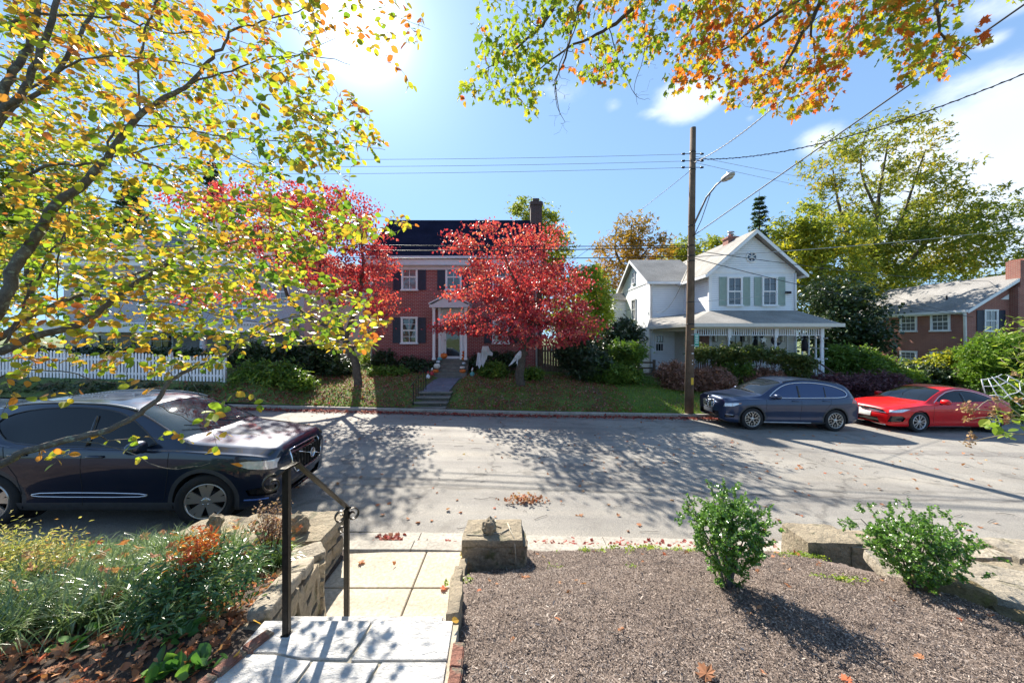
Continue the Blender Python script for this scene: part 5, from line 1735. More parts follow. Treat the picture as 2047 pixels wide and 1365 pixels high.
def build_car(name, label, S, loc, rz, slope):
    t = thing(name, label, S.get('cat', 'car'), loc, rz)
    t.rotation_euler = (slope[0], slope[1], rz)
    bm = car_body(S)
    side = lambda f: abs(f.calc_center_median().y) > .45 and abs(f.normal.y) > .25
    sideany = lambda f: abs(f.calc_center_median().y) > .40
    front = lambda f: f.normal.x < -.12 and f.calc_center_median().x < .9
    rear = lambda f: f.normal.x > .2 and f.calc_center_median().x > S['L'] - 1.2
    top = lambda f: f.normal.z > .15 and f.calc_center_median().z > S['cowl'] - .12
    IDS = {'body': 0, 'side_window': 1, 'windscreen': 2, 'grille': 3, 'headlight': 4, 'cladding': 5, 'tail_light': 6, 'arch': 7, 'indicator': 8, 'air_intake': 9, 'number_plate': 10, 'rear_window': 11, 'roof': 12}
    for x in S['wheels']:
        cut_region(bm, circle((x, S['R']), S['R'] + S['gap'] + S['lip'], 44), (0, 2), sideany, 5)
        cut_region(bm, circle((x, S['R']), S['R'] + S['gap'], 44), (0, 2), sideany, 7)
    filts = {'side': side, 'front': front, 'rear': rear, 'top': top, 'anyfront': lambda f: f.calc_center_median().x < .9 and f.calc_center_median().z < 1.2 and (f.normal.x < -.05 or abs(f.normal.y) > .5)}
    axs = {'side': (0, 2), 'front': (1, 2), 'rear': (1, 2), 'top': (0, 1), 'anyfront': (0, 2)}
    for tg, fl, poly, sm in S['cuts']:
        if sm: poly = smooth_poly(poly, sm)
        polys = [poly]
        if fl in ('front', 'rear') and min(p[0] for p in poly) > 0: polys.append([(-a, b) for a, b in poly])
        for pl in polys: cut_region(bm, pl, axs[fl], filts[fl] if tg != 'cladding' else side, IDS[tg])
    bmesh.ops.delete(bm, geom=[f for f in bm.faces if f.material_index == 7], context='FACES')
    for f in bm.faces: f.smooth = True
    bm.normal_update()
    # tree of the whole skin for draping trims
    bvh = BVHTree.FromBMesh(bm)
    M_ = {'body': S['paint'], 'side_window': S.get('glass', CARGL), 'windscreen': S.get('screen', CARGL), 'grille': BLKPL, 'headlight': LAMPC, 'cladding': S.get('clad', CLAD), 'tail_light': REDL, 'indicator': AMBER, 'air_intake': BLKPL, 'number_plate': S.get('plate', CHROME), 'rear_window': CARGL, 'roof': S['paint']}
    rec = {'side_window': .008, 'windscreen': .006, 'grille': .02, 'headlight': .004, 'air_intake': .03, 'number_plate': -.008, 'rear_window': .005, 'tail_light': -.002}
    for nm, i in IDS.items():
        fs = [f for f in bm.faces if f.material_index == i]
        if not fs: continue
        groups = [fs]
        if nm in ('side_window', 'headlight', 'tail_light', 'indicator', 'cladding', 'air_intake'):
            groups = [[f for f in fs if f.calc_center_median().y < 0], [f for f in fs if f.calc_center_median().y >= 0]]
        for g in groups:
            if not g: continue
            ids = {}; V = []; Fc = []
            d = rec.get(nm, 0)
            for f in g:
                for v in f.verts:
                    if v not in ids: ids[v] = len(V); V.append(v.co - v.normal * d)
                Fc.append([ids[v] for v in f.verts])
            part = np_mesh({'air_intake': 'air_intake'}.get(nm, nm), V, [j for f in Fc for j in f], [len(f) for f in Fc], M_[nm], t, True)
    def drape(poly, fl, closed=True, n_per=6, off=0.0, sides=(-1, 1)):
        out = []
        m = len(poly)
        seq = list(poly) + ([poly[0]] if closed else [])
        for sgn in sides:
            pts = []
            for a, b in zip(seq[:-1], seq[1:]):
                for k in range(n_per):
                    t_ = k / n_per; u, v = a[0] + (b[0] - a[0]) * t_, a[1] + (b[1] - a[1]) * t_
                    if fl == 'side': o, d = Vector((u, sgn * 3, v)), Vector((0, -sgn, 0))
                    elif fl == 'front': o, d = Vector((-3, u * sgn, v)), Vector((1, 0, 0))
                    else: o, d = Vector((u, v * sgn, 4)), Vector((0, 0, -1))
                    hit, nn, _, _ = bvh.ray_cast(o, d)
                    if hit is not None: pts.append(hit + nn * off)
            if pts:
                if closed: pts.append(pts[0])
                out.append(pts)
        return out
    for nm, fl, poly, closed, r, mt, off, sm in S['trims']:
        if sm: poly = smooth_poly(poly, sm)
        for pts in drape(poly, fl, closed, 5 if sm < 2 else 2, off, (-1, 1) if fl != 'top' or min(p[1] for p in poly) > 0 else (1,)):
            m = MB(); m.tube(pts, r, 6); m.build(nm, mt, t)
    # inner arches, floor, wheels
    hw = max(b for a, b in S['w'])
    m = MB()
    for x in S['wheels']:
        for s in (-1, 1):
            r = S['R'] + S['gap'] + .002
            V = []; n = 24
            for k in range(n + 1):
                a = math.pi * (1.15 * k / n - .075)
                for y in (s * (hw - .035), s * (hw - .42)): V.append((x + r * math.cos(a), y, S['R'] + r * math.sin(a)))
            m.add(V, [(2 * k, 2 * k + 1, 2 * k + 3, 2 * k + 2) for k in range(n)])
            V = [(x + r * math.cos(math.pi * 2 * k / 24), s * (hw - .42), S['R'] + r * math.sin(math.pi * 2 * k / 24)) for k in range(24)]
            m.add(V, [tuple(range(24))])
    m.box(.5, S['L'] - .4, -hw + .43, hw - .43, .19, .24)
    m.build('underbody', DARKIN, t)
    for i, x in enumerate(S['wheels']):
        for s in (-1, 1):
            wheel(t, (x, s * (hw - S['ww'] / 2 - .025), S['R']), s, S['R'], S['ww'], S['rim'], S['style'], S.get('steer', 0) if i == 0 else 0, S.get('rimcol'))
    # mirrors and handles
    for s in (-1, 1):
        mx, my, mz = S['mirror']
        m = MB(); m.blob((mx, s * my, mz), (.085, .125, .085), 3, 0, power=.8)
        mi = m.build('wing_mirror', S['paint'] if not S.get('mirblk') else BLKPL, t)
        m = MB(); m.blob((mx + .045, s * my, mz), (.05, .105, .066), 2, 0, power=.8); m.build('mirror_glass', CARGL, mi)
        m = MB(); m.tube([(mx + .0, s * (my - .06), mz - .05), (mx + .03, s * (my - .17), mz - .10)], [.035, .04], 8); m.build('mirror_arm', BLKPL, mi)
        for hx, hz in S['handles']:
            o = Vector((hx, s * 3, hz)); hit, nn, _, _ = bvh.ray_cast(o, Vector((0, -s, 0)))
            if hit is None: continue
            m = MB(); m.tube([hit + Vector((-.11, 0, 0)) + nn * .004, hit + Vector((-.085, 0, .004)) + nn * .028, hit + Vector((.085, 0, .004)) + nn * .028, hit + Vector((.11, 0, 0)) + nn * .004], .013, 8)
            m.build('door_handle', S.get('handlemat', S['paint']), t)
    # cabin
    if S.get('cabin'):
        cx0, cx1, zf, zs = S['cabin']
        m = MB()
        for x in (cx0 + .9, cx0 + 1.75):
            for y in (-.38, .38):
                m.box(x - .25, x + .25, y - .25, y + .25, zf, zf + .32, .06)
                m.prism([(x + .18, y - .24, zf + .25), (x + .30, y - .24, zf + .25), (x + .44, y - .2, zs), (x + .34, y - .2, zs)], (0, .46, 0))
                m.box(x + .34, x + .44, y - .12, y + .12, zs + .02, zs + .17, .04)
        m.build('seat', pm('seat_leather', (.05, .045, .04), .6), t)
        m = MB(); m.prism([(cx0 - .15, -.7, zf), (cx0 + .45, -.7, zf), (cx0 + .38, -.7, zs - .30), (cx0 - .2, -.7, zs - .26)], (0, 1.4, 0))
        m.lathe([(.17, 0), (.185, .01), (.17, .02)], c=(cx0 + .55, .38, zs - .30), axis='x', n=24)
        m.build('dashboard', pm('dash_grey', (.06, .06, .06), .7), t)
        m = MB(); m.box(cx0 - .4, S['L'] - .7, -.74, .74, .26, zf); m.build('cabin_floor', DARKIN, t)
    return t, bvh, drape


# ---- near dark blue car, front to the right (turned half round)
DKBLUE = carpaint('deep_blue_paint', (.007, .016, .040), .4)
SA = dict(L=4.425, cat='car', paint=DKBLUE, cowl=1.14, wheels=(.87, 3.572), R=.36, rim=.245, gap=.045, lip=.055, ww=.235, style='wide', steer=math.radians(14), nose=.10, tail=.05,
          zt=[(0, .90), (.03, .98), (.08, 1.035), (.25, 1.075), (.6, 1.11), (1.0, 1.145), (1.16, 1.165), (1.24, 1.20), (1.6, 1.385), (1.95, 1.545), (2.15, 1.605), (2.5, 1.645), (3.0, 1.652), (3.5, 1.625), (3.9, 1.56), (4.08, 1.50), (4.16, 1.43), (4.28, 1.18), (4.38, 1.0), (4.425, .85)],
          w=[(0, .66), (.03, .74), (.08, .80), (.16, .85), (.3, .89), (.5, .915), (.8, .928), (1.2, .928), (2.2, .925), (3.4, .932), (3.8, .93), (4.1, .90), (4.3, .84), (4.40, .76), (4.425, .68)],
          sh=[(0, .80), (.05, .88), (.15, .94), (.4, .985), (.8, 1.015), (1.2, 1.035), (2.4, 1.05), (3.3, 1.075), (3.7, 1.14), (4.05, 1.16), (4.3, 1.0), (4.425, .80)],
          wt=[(0, .52), (.08, .62), (.25, .70), (.8, .78), (1.18, .80), (1.3, .775), (1.95, .655), (2.3, .63), (3.3, .62), (3.9, .585), (4.15, .60), (4.3, .70), (4.425, .60)],
          zb=[(0, .30), (.10, .24), (.3, .21), (.6, .20), (3.9, .22), (4.2, .28), (4.425, .40)],
          crown=[(0, .03), (.3, .05), (1.1, .045), (2.0, .05), (2.6, .045), (4.0, .04), (4.425, .03)], scallop=.012,
          cuts=[('cladding', 'side', [(1.2, .18), (3.25, .18), (3.25, .35), (1.2, .35)], 0),
                ('side_window', 'side', [(1.52, 1.085), (1.70, 1.23), (2.02, 1.435), (2.25, 1.52), (2.6, 1.565), (3.1, 1.56), (3.5, 1.50), (3.72, 1.40), (3.62, 1.27), (3.42, 1.14), (3.0, 1.10), (2.2, 1.085)], 1),
                ('windscreen', 'top', [(1.26, -.74), (1.30, -.75), (1.97, -.615), (2.02, -.4), (2.04, 0), (2.02, .4), (1.97, .615), (1.30, .75), (1.26, .74), (1.22, .4), (1.20, 0), (1.22, -.4)], 0),
                ('grille', 'front', [(-.34, .60), (.34, .60), (.42, .70), (.40, .90), (-.40, .90), (-.42, .70)], 0),
                ('headlight', 'anyfront', [(.015, .76), (.30, .80), (.52, .885), (.30, .905), (.02, .885)], 0),
                ('indicator', 'anyfront', [(.40, .835), (.52, .885), (.42, .893), (.36, .85)], 0),
                ('air_intake', 'anyfront', [(.02, .40), (.30, .42), (.34, .50), (.10, .54), (.02, .53)], 0),
                ('air_intake', 'front', [(-.45, .30), (.45, .30), (.42, .48), (-.42, .48)], 0)],
          trims=[('window_trim', 'side', [(1.50, 1.08), (1.70, 1.235), (2.02, 1.445), (2.25, 1.53), (2.6, 1.575), (3.1, 1.57), (3.5, 1.51), (3.74, 1.40), (3.62, 1.27), (3.42, 1.13), (3.0, 1.09), (2.2, 1.075)], True, .008, BLKPL, .0, 1),
                 ('door_gap', 'side', [(1.33, 1.03), (1.32, .75), (1.38, .40), (1.42, .36)], False, .004, DARKIN, .0, 0),
                 ('door_gap', 'side', [(2.44, 1.07), (2.42, .6), (2.42, .24)], False, .004, DARKIN, .0, 0),
                 ('door_gap', 'side', [(3.42, 1.09), (3.38, .95), (3.22, .7), (3.16, .40)], False, .004, DARKIN, .0, 0),
                 ('pillar', 'side', [(2.43, 1.09), (2.47, 1.555)], False, .03, BLKPL, -.012, 0),
                 ('door_moulding', 'side', [(1.55, .445), (1.75, .475), (2.9, .485), (3.1, .45), (2.9, .425), (1.75, .42)], True, .008, CHROME, .002, 1),
                 ('grille_trim', 'front', [(-.36, .58), (.36, .58), (.44, .70), (.42, .92), (-.42, .92), (-.44, .70)], True, .012, CHROME, .005, 0),
                 ('bonnet_gap', 'side', [(.30, .955), (.7, 1.0), (1.22, 1.035)], False, .004, DARKIN, .0, 0),
                 ('lower_trim', 'side', [(.08, .36), (.42, .37)], False, .012, pm('blue_splitter', (.03, .10, .35), .3, coat=1), .004, 0),
                 ('roof_rail', 'top', [(2.0, .62), (2.3, .61), (3.0, .60), (3.6, .585), (3.9, .565)], False, .014, pm('satin_rail', (.35, .35, .34), .35, .6), .015, 0)],
          mirror=(1.66, 1.0, 1.12), handles=[(2.26, .965), (3.22, .985)], cabin=(1.35, 2.5, .55, 1.12), screen=SCREENGL, mirblk=False)
nx = -3.23; ang = math.radians(180 + 3.2)
loc = Vector((-4.12, 4.90, 0))
ca, sa = math.cos(ang), math.sin(ang)
# local front wheel on the camera side is (.87, +.93): place it at (-4.05, 4.83)
hx, hy = .87, .93
loc = Vector((-4.22 - (ca * hx - sa * hy), 4.86 - (sa * hx + ca * hy), 0)); loc.z = float(street(-5)) + .014
CARA, bvhA, drapeA = build_car('parked_car', 'dark blue crossover parked at the near kerb under the overhanging branches', SA, loc, ang, (0, math.radians(-1.4)))
for k in range(9):
    m = MB(); y = -.34 + .085 * k; m.box(-.095 - .02 * (1 - abs(y) / .4), -.075, y - .008, y + .008, .62, .89); m.build('grille_bar', RIMDARK, CARA)
m = MB(); m.lathe([(.07, -.13), (.078, -.14), (.066, -.14), (.066, -.13)], c=(0, 0, .76), axis='x', n=24)
m.tube([(-.13, -.40, .62), (-.13, -.06, .745)], .008, 5); m.tube([(-.13, .06, .775), (-.13, .40, .90)], .008, 5)
m.build('emblem', CHROME, CARA)
for y0_, y1_ in ((-.6, -.02), (.02, .55)):
    m = MB(); m.tube([(1.16, y0_, 1.20), (1.25, y0_ + .2, 1.225), (1.42, y1_, 1.315)], .009, 5); m.build('wiper', BLKPL, CARA)

# ---- far metallic blue crossover
MIDBLUE = carpaint('steel_blue_paint', (.028, .045, .095), .5, .6)
SB = dict(L=4.44, cat='car', paint=MIDBLUE, cowl=1.08, wheels=(.85, 3.52), R=.345, rim=.245, gap=.045, lip=.05, ww=.225, style='lattice', nose=.08, tail=.05, glass=CARGLB,
          zt=[(0, .80), (.03, .90), (.08, .96), (.25, 1.0), (.6, 1.045), (1.0, 1.085), (1.12, 1.10), (1.2, 1.13), (1.6, 1.36), (1.95, 1.505), (2.2, 1.565), (2.6, 1.60), (3.2, 1.585), (3.7, 1.53), (4.0, 1.47), (4.10, 1.40), (4.25, 1.16), (4.38, .98), (4.44, .80)],
          w=[(0, .62), (.03, .72), (.08, .79), (.16, .84), (.3, .875), (.5, .895), (.8, .91), (1.2, .91), (3.5, .915), (3.9, .90), (4.2, .85), (4.36, .78), (4.44, .66)],
          sh=[(0, .70), (.05, .82), (.15, .87), (.4, .92), (.8, .955), (1.2, .98), (2.4, 1.0), (3.3, 1.025), (4.0, 1.06), (4.25, .96), (4.44, .74)],
          wt=[(0, .50), (.08, .60), (.25, .68), (.8, .75), (1.14, .78), (1.25, .75), (1.95, .625), (2.3, .60), (3.3, .585), (3.9, .55), (4.1, .58), (4.25, .66), (4.44, .56)],
          zb=[(0, .27), (.10, .22), (.3, .20), (.6, .19), (3.9, .21), (4.2, .27), (4.44, .38)],
          crown=[(0, .03), (.3, .05), (1.1, .045), (2.0, .05), (2.6, .045), (4.0, .04), (4.44, .03)], scallop=.012,
          cuts=[('cladding', 'side', [(1.15, .17), (3.2, .17), (3.2, .28), (1.15, .28)], 0),
                ('side_window', 'side', [(1.40, 1.03), (1.62, 1.20), (1.95, 1.38), (2.25, 1.455), (2.7, 1.485), (3.2, 1.46), (3.65, 1.38), (3.92, 1.26), (3.95, 1.16), (3.80, 1.085), (3.0, 1.06), (2.2, 1.04)], 1),
                ('windscreen', 'top', [(1.21, -.72), (1.25, -.73), (1.93, -.59), (1.98, -.4), (2.0, 0), (1.98, .4), (1.93, .59), (1.25, .73), (1.21, .72), (1.17, .4), (1.15, 0), (1.17, -.4)], 0),
                ('grille', 'front', [(.035, .58), (.26, .60), (.29, .72), (.24, .80), (.05, .80), (.02, .72)], 0),
                ('headlight', 'anyfront', [(.02, .70), (.25, .735), (.50, .83), (.30, .835), (.05, .81)], 0),
                ('indicator', 'anyfront', [(.40, .80), (.50, .83), (.42, .835)], 0),
                ('air_intake', 'front', [(-.55, .30), (.55, .30), (.50, .50), (-.50, .50)], 0),
                ('number_plate', 'front', [(-.25, .42), (.25, .42), (.25, .55), (-.25, .55)], 0),
                ('air_intake', 'anyfront', [(.04, .36), (.28, .38), (.30, .44), (.06, .47)], 0),
                ('tail_light', 'side', [(4.02, .90), (4.5, .86), (4.5, 1.06), (4.10, 1.04)], 0)],
          trims=[('window_trim', 'side', [(1.37, 1.02), (1.62, 1.21), (1.95, 1.395), (2.25, 1.47), (2.7, 1.50), (3.2, 1.475), (3.65, 1.395), (3.95, 1.27), (3.98, 1.155), (3.80, 1.07), (3.0, 1.045), (2.2, 1.025)], True, .013, CHROME, .0, 1),
                 ('door_gap', 'side', [(1.28, .98), (1.27, .7), (1.33, .30)], False, .004, DARKIN, .0, 0),
                 ('door_gap', 'side', [(2.40, 1.02), (2.38, .6), (2.38, .22)], False, .004, DARKIN, .0, 0),
                 ('door_gap', 'side', [(3.36, 1.05), (3.32, .85), (3.15, .66), (3.08, .35)], False, .004, DARKIN, .0, 0),
                 ('pillar', 'side', [(2.38, 1.05), (2.42, 1.475)], False, .035, BLKPL, -.015, 0),
                 ('pillar', 'side', [(3.22, 1.06), (3.30, 1.445)], False, .02, BLKPL, -.01, 0),
                 ('grille_trim', 'front', [(.03, .57), (.27, .59), (.305, .72), (.25, .815), (.045, .815), (.01, .72)], True, .013, CHROME, .006, 0),
                 ('bonnet_gap', 'side', [(.25, .885), (.7, .945), (1.15, .975)], False, .004, DARKIN, .0, 0),
                 ('bonnet_crease', 'top', [(.12, .20), (.6, .36), (1.15, .50)], False, .006, MIDBLUE, .0, 0),
                 ('lower_trim', 'side', [(.05, .46), (.30, .455)], False, .010, CHROME, .006, 0),
                 ('sill_trim', 'side', [(1.22, .255), (3.1, .255)], False, .022, pm('satin_sill', (.42, .43, .44), .35, .6), .0, 0),
                 ('roof_rail', 'top', [(2.0, .585), (2.3, .58), (3.0, .565), (3.6, .545), (3.9, .53)], False, .012, BLKPL, .015, 0)],
          mirror=(1.55, .98, 1.07), handles=[(2.20, .93), (3.18, .955)], plate=pm('plate_dark', (.10, .11, .13), .4))
ang = math.radians(1.2)
front = P(1505, 862, 11.24)
loc = Vector((front.x - .85, front.y + .91, 0)); loc.z = float(street(loc.x)) + .03
CARB, _, _ = build_car('parked_car', 'steel blue crossover with chrome window line parked at the far kerb by the pole', SB, loc, ang, (0, math.radians(1.37)))
for s in (-1, 1):
    for k in range(6): m = MB(); y = s * (.07 + .035 * k); m.box(-.10, -.06, y - .005, y + .005, .60, .79); m.build('grille_bar', CHROME, CARB)
m = MB(); m.lathe([(0, -.07), (.04, -.07), (.04, -.05)], c=(0, 0, .88), axis='x', n=18); m.build('emblem', CHROME, CARB)

# ---- red hatchback
RED = carpaint('bright_red_paint', (.58, .003, .005), .0, .45)
SCc = dict(L=4.52, cat='car', paint=RED, cowl=.93, wheels=(.90, 3.60), R=.335, rim=.235, gap=.035, lip=.0, ww=.215, style='double', nose=.12, tail=.05, rimcol=pm('machined_alloy', (.45, .45, .46), .3, .7),
          zt=[(0, .62), (.03, .70), (.08, .75), (.25, .80), (.6, .875), (1.0, .94), (1.18, .96), (1.28, 1.0), (1.7, 1.21), (2.1, 1.36), (2.35, 1.41), (2.7, 1.435), (3.1, 1.41), (3.5, 1.33), (3.9, 1.21), (4.15, 1.12), (4.28, 1.08), (4.36, 1.02), (4.46, .86), (4.52, .70)],
          w=[(0, .56), (.03, .68), (.08, .76), (.16, .81), (.3, .85), (.5, .88), (.8, .90), (1.2, .895), (2.4, .89), (3.5, .905), (3.9, .90), (4.2, .86), (4.40, .78), (4.52, .64)],
          sh=[(0, .52), (.05, .62), (.15, .70), (.4, .77), (.8, .83), (1.2, .875), (2.4, .915), (3.3, .955), (3.8, .985), (4.2, .98), (4.4, .85), (4.52, .64)],
          wt=[(0, .46), (.08, .58), (.25, .66), (.8, .74), (1.18, .77), (1.3, .74), (2.1, .60), (2.5, .57), (3.1, .56), (3.6, .56), (4.1, .60), (4.3, .66), (4.52, .54)],
          zb=[(0, .22), (.10, .17), (.3, .16), (.6, .16), (3.9, .18), (4.2, .25), (4.52, .36)],
          crown=[(0, .03), (.3, .05), (1.1, .045), (2.0, .05), (2.6, .045), (4.0, .04), (4.52, .03)], scallop=.012,
          cuts=[('side_window', 'side', [(1.56, .955), (1.80, 1.10), (2.15, 1.255), (2.5, 1.32), (2.8, 1.325), (3.2, 1.27), (3.55, 1.16), (3.75, 1.05), (3.60, 1.02), (3.0, .985), (2.2, .965)], 1),
                ('windscreen', 'top', [(1.29, -.70), (1.33, -.71), (2.05, -.57), (2.11, -.4), (2.14, 0), (2.11, .4), (2.05, .57), (1.33, .71), (1.29, .70), (1.24, .4), (1.22, 0), (1.24, -.4)], 0),
                ('grille', 'front', [(-.60, .59), (.60, .59), (.52, .66), (.3, .685), (-.3, .685), (-.52, .66)], 0),
                ('headlight', 'anyfront', [(.04, .61), (.30, .635), (.58, .735), (.35, .735), (.08, .685)], 0),
                ('air_intake', 'anyfront', [(.03, .30), (.36, .33), (.42, .45), (.30, .52), (.05, .50)], 0),
                ('air_intake', 'front', [(-.45, .22), (.45, .22), (.42, .40), (-.42, .40)], 0),
                ('number_plate', 'front', [(-.25, .42), (.25, .42), (.25, .57), (-.25, .57)], 0),
                ('tail_light', 'side', [(4.12, .84), (4.6, .80), (4.6, .95), (4.25, .96)], 0)],
          trims=[('window_trim', 'side', [(1.50, .945), (1.80, 1.12), (2.15, 1.27), (2.5, 1.335), (2.8, 1.34), (3.2, 1.285), (3.55, 1.175), (3.85, 1.05)], False, .010, CHROME, .0, 0),
                 ('door_gap', 'side', [(1.42, .89), (1.38, .6), (1.42, .24)], False, .004, DARKIN, .0, 0),
                 ('door_gap', 'side', [(2.62, .96), (2.60, .6), (2.60, .2)], False, .004, DARKIN, .0, 0),
                 ('door_gap', 'side', [(3.55, .99), (3.50, .85), (3.25, .6), (3.18, .30)], False, .004, DARKIN, .0, 0),
                 ('pillar', 'side', [(2.62, .985), (2.66, 1.31)], False, .035, BLKPL, -.015, 0),
                 ('body_crease', 'side', [(.55, .66), (1.3, .68), (2.6, .71), (3.5, .76)], False, .008, RED, .0, 0),
                 ('grille_trim', 'front', [(-.62, .585), (-.3, .57), (.3, .57), (.62, .585)], False, .011, CHROME, .008, 0),
                 ('bonnet_gap', 'side', [(.35, .765), (.8, .83), (1.22, .87)], False, .004, DARKIN, .0, 0),
                 ('lower_trim', 'front', [(-.6, .20), (0, .19), (.6, .20)], False, .016, CHROME, .012, 0),
                 ('sill_trim', 'side', [(1.28, .19), (3.2, .19)], False, .014, BLKPL, .0, 0)],
          mirror=(1.68, .97, .99), handles=[(2.42, .80), (3.32, .84)], plate=pm('plate_pale', (.62, .62, .58), .4), screen=CARGL)
ang = math.radians(5.0)
front = P(1840, 868, 11.37)
loc = Vector((front.x - .90, front.y + .88, 0)); loc.z = float(street(loc.x)) + .03
CARC, _, _ = build_car('parked_car', 'bright red hatchback parked behind the steel blue crossover at the far right', SCc, loc, ang, (0, math.radians(1.37)))
m = MB(); m.prism([(4.05, -.60, 1.13), (4.36, -.60, 1.10), (4.38, -.60, 1.13), (4.1, -.60, 1.165)], (0, 1.2, 0)); m.build('spoiler', BLKPL, CARC)
m = MB(); m.box(-.105, -.09, -.04, .04, .605, .675); m.build('emblem', CHROME, CARC)

# ------------------------------------------------------------------ trees
def EP(px, py, D, rx, rz, ry, w=1.0):
    s = D / F
    return (P(px, py, D), (rx * s, ry, rz * s), w)


LEAF_NEAR = leafmat('smooth_autumn_leaf', [(0, (.05, .12, .025)), (.16, (.13, .25, .03)), (.32, (.26, .37, .035)), (.46, (.40, .40, .04)), (.60, (.54, .37, .045)), (.74, (.60, .27, .045)), (.88, (.58, .16, .04)), (1, (.32, .09, .03))], .38, .55, .5, .55, .42)
LEAF_GREEN = leafmat('maple_leaf_green', [(0, (.12, .20, .03)), (.4, (.26, .36, .03)), (.75, (.45, .42, .04)), (1, (.62, .30, .04))], .5, .5, .3, .5, .3)
LEAF_ORANGE = leafmat('maple_leaf_orange', [(0, (.22, .32, .04)), (.30, (.50, .36, .03)), (.55, (.66, .20, .03)), (.85, (.56, .11, .025)), (1, (.34, .06, .02))], .5, .5, .3, .5, .3)
LEAF_RED = leafmat('dogwood_red', [(0, (.20, .02, .04)), (.25, (.40, .035, .065)), (.55, (.54, .065, .085)), (.78, (.60, .14, .12)), (.92, (.62, .24, .15)), (1, (.30, .22, .08))], .45, .42, .5, .35, .25)
LEAF_YG = leafmat('yellow_green_leaf', [(0, (.12, .17, .03)), (.35, (.24, .29, .04)), (.65, (.52, .48, .05)), (.9, (.55, .40, .03)), (1, (.5, .22, .03))], .5, .45, .3, .12, .5)
LEAF_OLIVE = leafmat('olive_leaf', [(0, (.10, .14, .03)), (.4, (.19, .25, .04)), (.7, (.32, .33, .05)), (1, (.48, .38, .05))], .5, .4, .3, .15, .45)
LEAF_RUST = leafmat('rust_leaf', [(0, (.14, .12, .03)), (.35, (.32, .20, .04)), (.65, (.45, .26, .04)), (1, (.50, .17, .04))], .5, .4, .3, .12, .45)
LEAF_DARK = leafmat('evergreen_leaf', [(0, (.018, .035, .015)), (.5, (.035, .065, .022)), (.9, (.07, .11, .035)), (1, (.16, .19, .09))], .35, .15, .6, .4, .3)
LEAF_MID = leafmat('shrub_leaf', [(0, (.05, .10, .02)), (.4, (.10, .19, .03)), (.75, (.20, .30, .04)), (1, (.40, .42, .05))], .45, .35, .5, .5, .4)
LEAF_BOX = leafmat('boxwood_leaf', [(0, (.06, .14, .03)), (.5, (.13, .26, .04)), (.85, (.22, .40, .07)), (1, (.36, .50, .12))], .26, .35, .9, 2, .3)
LEAF_AZ = leafmat('azalea_leaf', [(0, (.12, .10, .05)), (.3, (.24, .12, .08)), (.6, (.38, .20, .15)), (.85, (.50, .30, .24)), (1, (.25, .26, .08))], .5, .3, .4, .8, .3)
LEAF_PURP = leafmat('barberry_leaf', [(0, (.06, .025, .035)), (.5, (.13, .05, .065)), (.9, (.26, .12, .12)), (1, (.4, .25, .2))], .5, .25, .4, .8, .3)
LEAF_LIME = leafmat('lime_leaf', [(0, (.12, .21, .03)), (.5, (.24, .35, .05)), (1, (.50, .52, .06))], .45, .5, .4, .8, .3)
LITTER = leafmat('fallen_leaf', [(0, (.20, .09, .05)), (.3, (.38, .17, .08)), (.55, (.52, .29, .16)), (.75, (.50, .11, .04)), (.9, (.55, .38, .22)), (1, (.62, .5, .16))], .7, .25, .25, 1.5, .2)
LITTER_RED = leafmat('fallen_red_leaf', [(0, (.16, .04, .03)), (.4, (.34, .06, .05)), (.7, (.42, .16, .12)), (1, (.50, .34, .28))], .7, .2, .25, 1.5, .2)
TWIG = rockmat('twig_bark', [(.05, .04, .035), (.10, .085, .075), (.17, .15, .13)], 25, .002, .85)

# --- the near tree whose limbs hang in from the left
def poly_sample(poly, n):
    a = np.array(poly, float); lo, hi = a.min(0), a.max(0); out = []
    while len(out) < n:
        p = rng.uniform(lo, hi)
        if poly_in(p, poly): out.append(p)
    return np.array(out)


t = thing('tree', 'near small tree with lichen spotted limbs and yellow, lime and orange oval leaves', 'tree', (-4.5, 2.7, .7))
b = Vector(t.location)
sk = Skeleton()
def limb(px, r0, r1, sub=4, wob=.006):
    return sk.path([P(x, y, d) - b for x, y, d in px], r0 * .8, r1 * .8, sub=sub, wob=wob)
sk.path([Vector((0, 0, -.1)), Vector((.05, 0, .7)), P(-90, 700, 2.7) - b], .11, .07, sub=3)
limb([(-90, 700, 2.7), (0, 619, 2.7), (34, 526, 2.75), (68, 479, 2.8), (113, 410, 2.85), (168, 370, 2.9), (212, 318, 2.95), (253, 260, 3.0), (294, 219, 3.05), (342, 191, 3.1), (376, 171, 3.15), (410, 130, 3.2), (441, 99, 3.2), (469, 58, 3.25), (523, 44, 3.3), (612, 14, 3.4)], .050, .005)
limb([(-90, 720, 2.7), (0, 701, 2.8), (68, 674, 2.9), (154, 650, 3.05), (205, 619, 3.15), (253, 581, 3.3), (308, 544, 3.4), (359, 513, 3.55), (387, 499, 3.6), (462, 486, 3.8), (537, 465, 4.0), (590, 440, 4.2)], .042, .005)
limb([(-80, 700, 2.75), (0, 674, 3.0), (51, 636, 3.1), (120, 605, 3.3), (147, 595, 3.4), (222, 564, 3.7), (298, 537, 4.0), (355, 510, 4.3), (420, 478, 4.6)], .034, .006)
limb([(-110, 960, 2.5), (0, 929, 2.6), (51, 902, 2.62), (137, 878, 2.65), (205, 864, 2.7), (267, 833, 2.75), (308, 806, 2.8), (335, 768, 2.87), (376, 741, 2.95), (428, 720, 3.1), (458, 707, 3.2), (500, 675, 3.35), (560, 640, 3.55), (640, 618, 3.8), (720, 590, 4.1)], .036, .004)
sk.path([Vector((0, 0, .5)), P(-110, 960, 2.5) - b], .06, .04, sub=3)
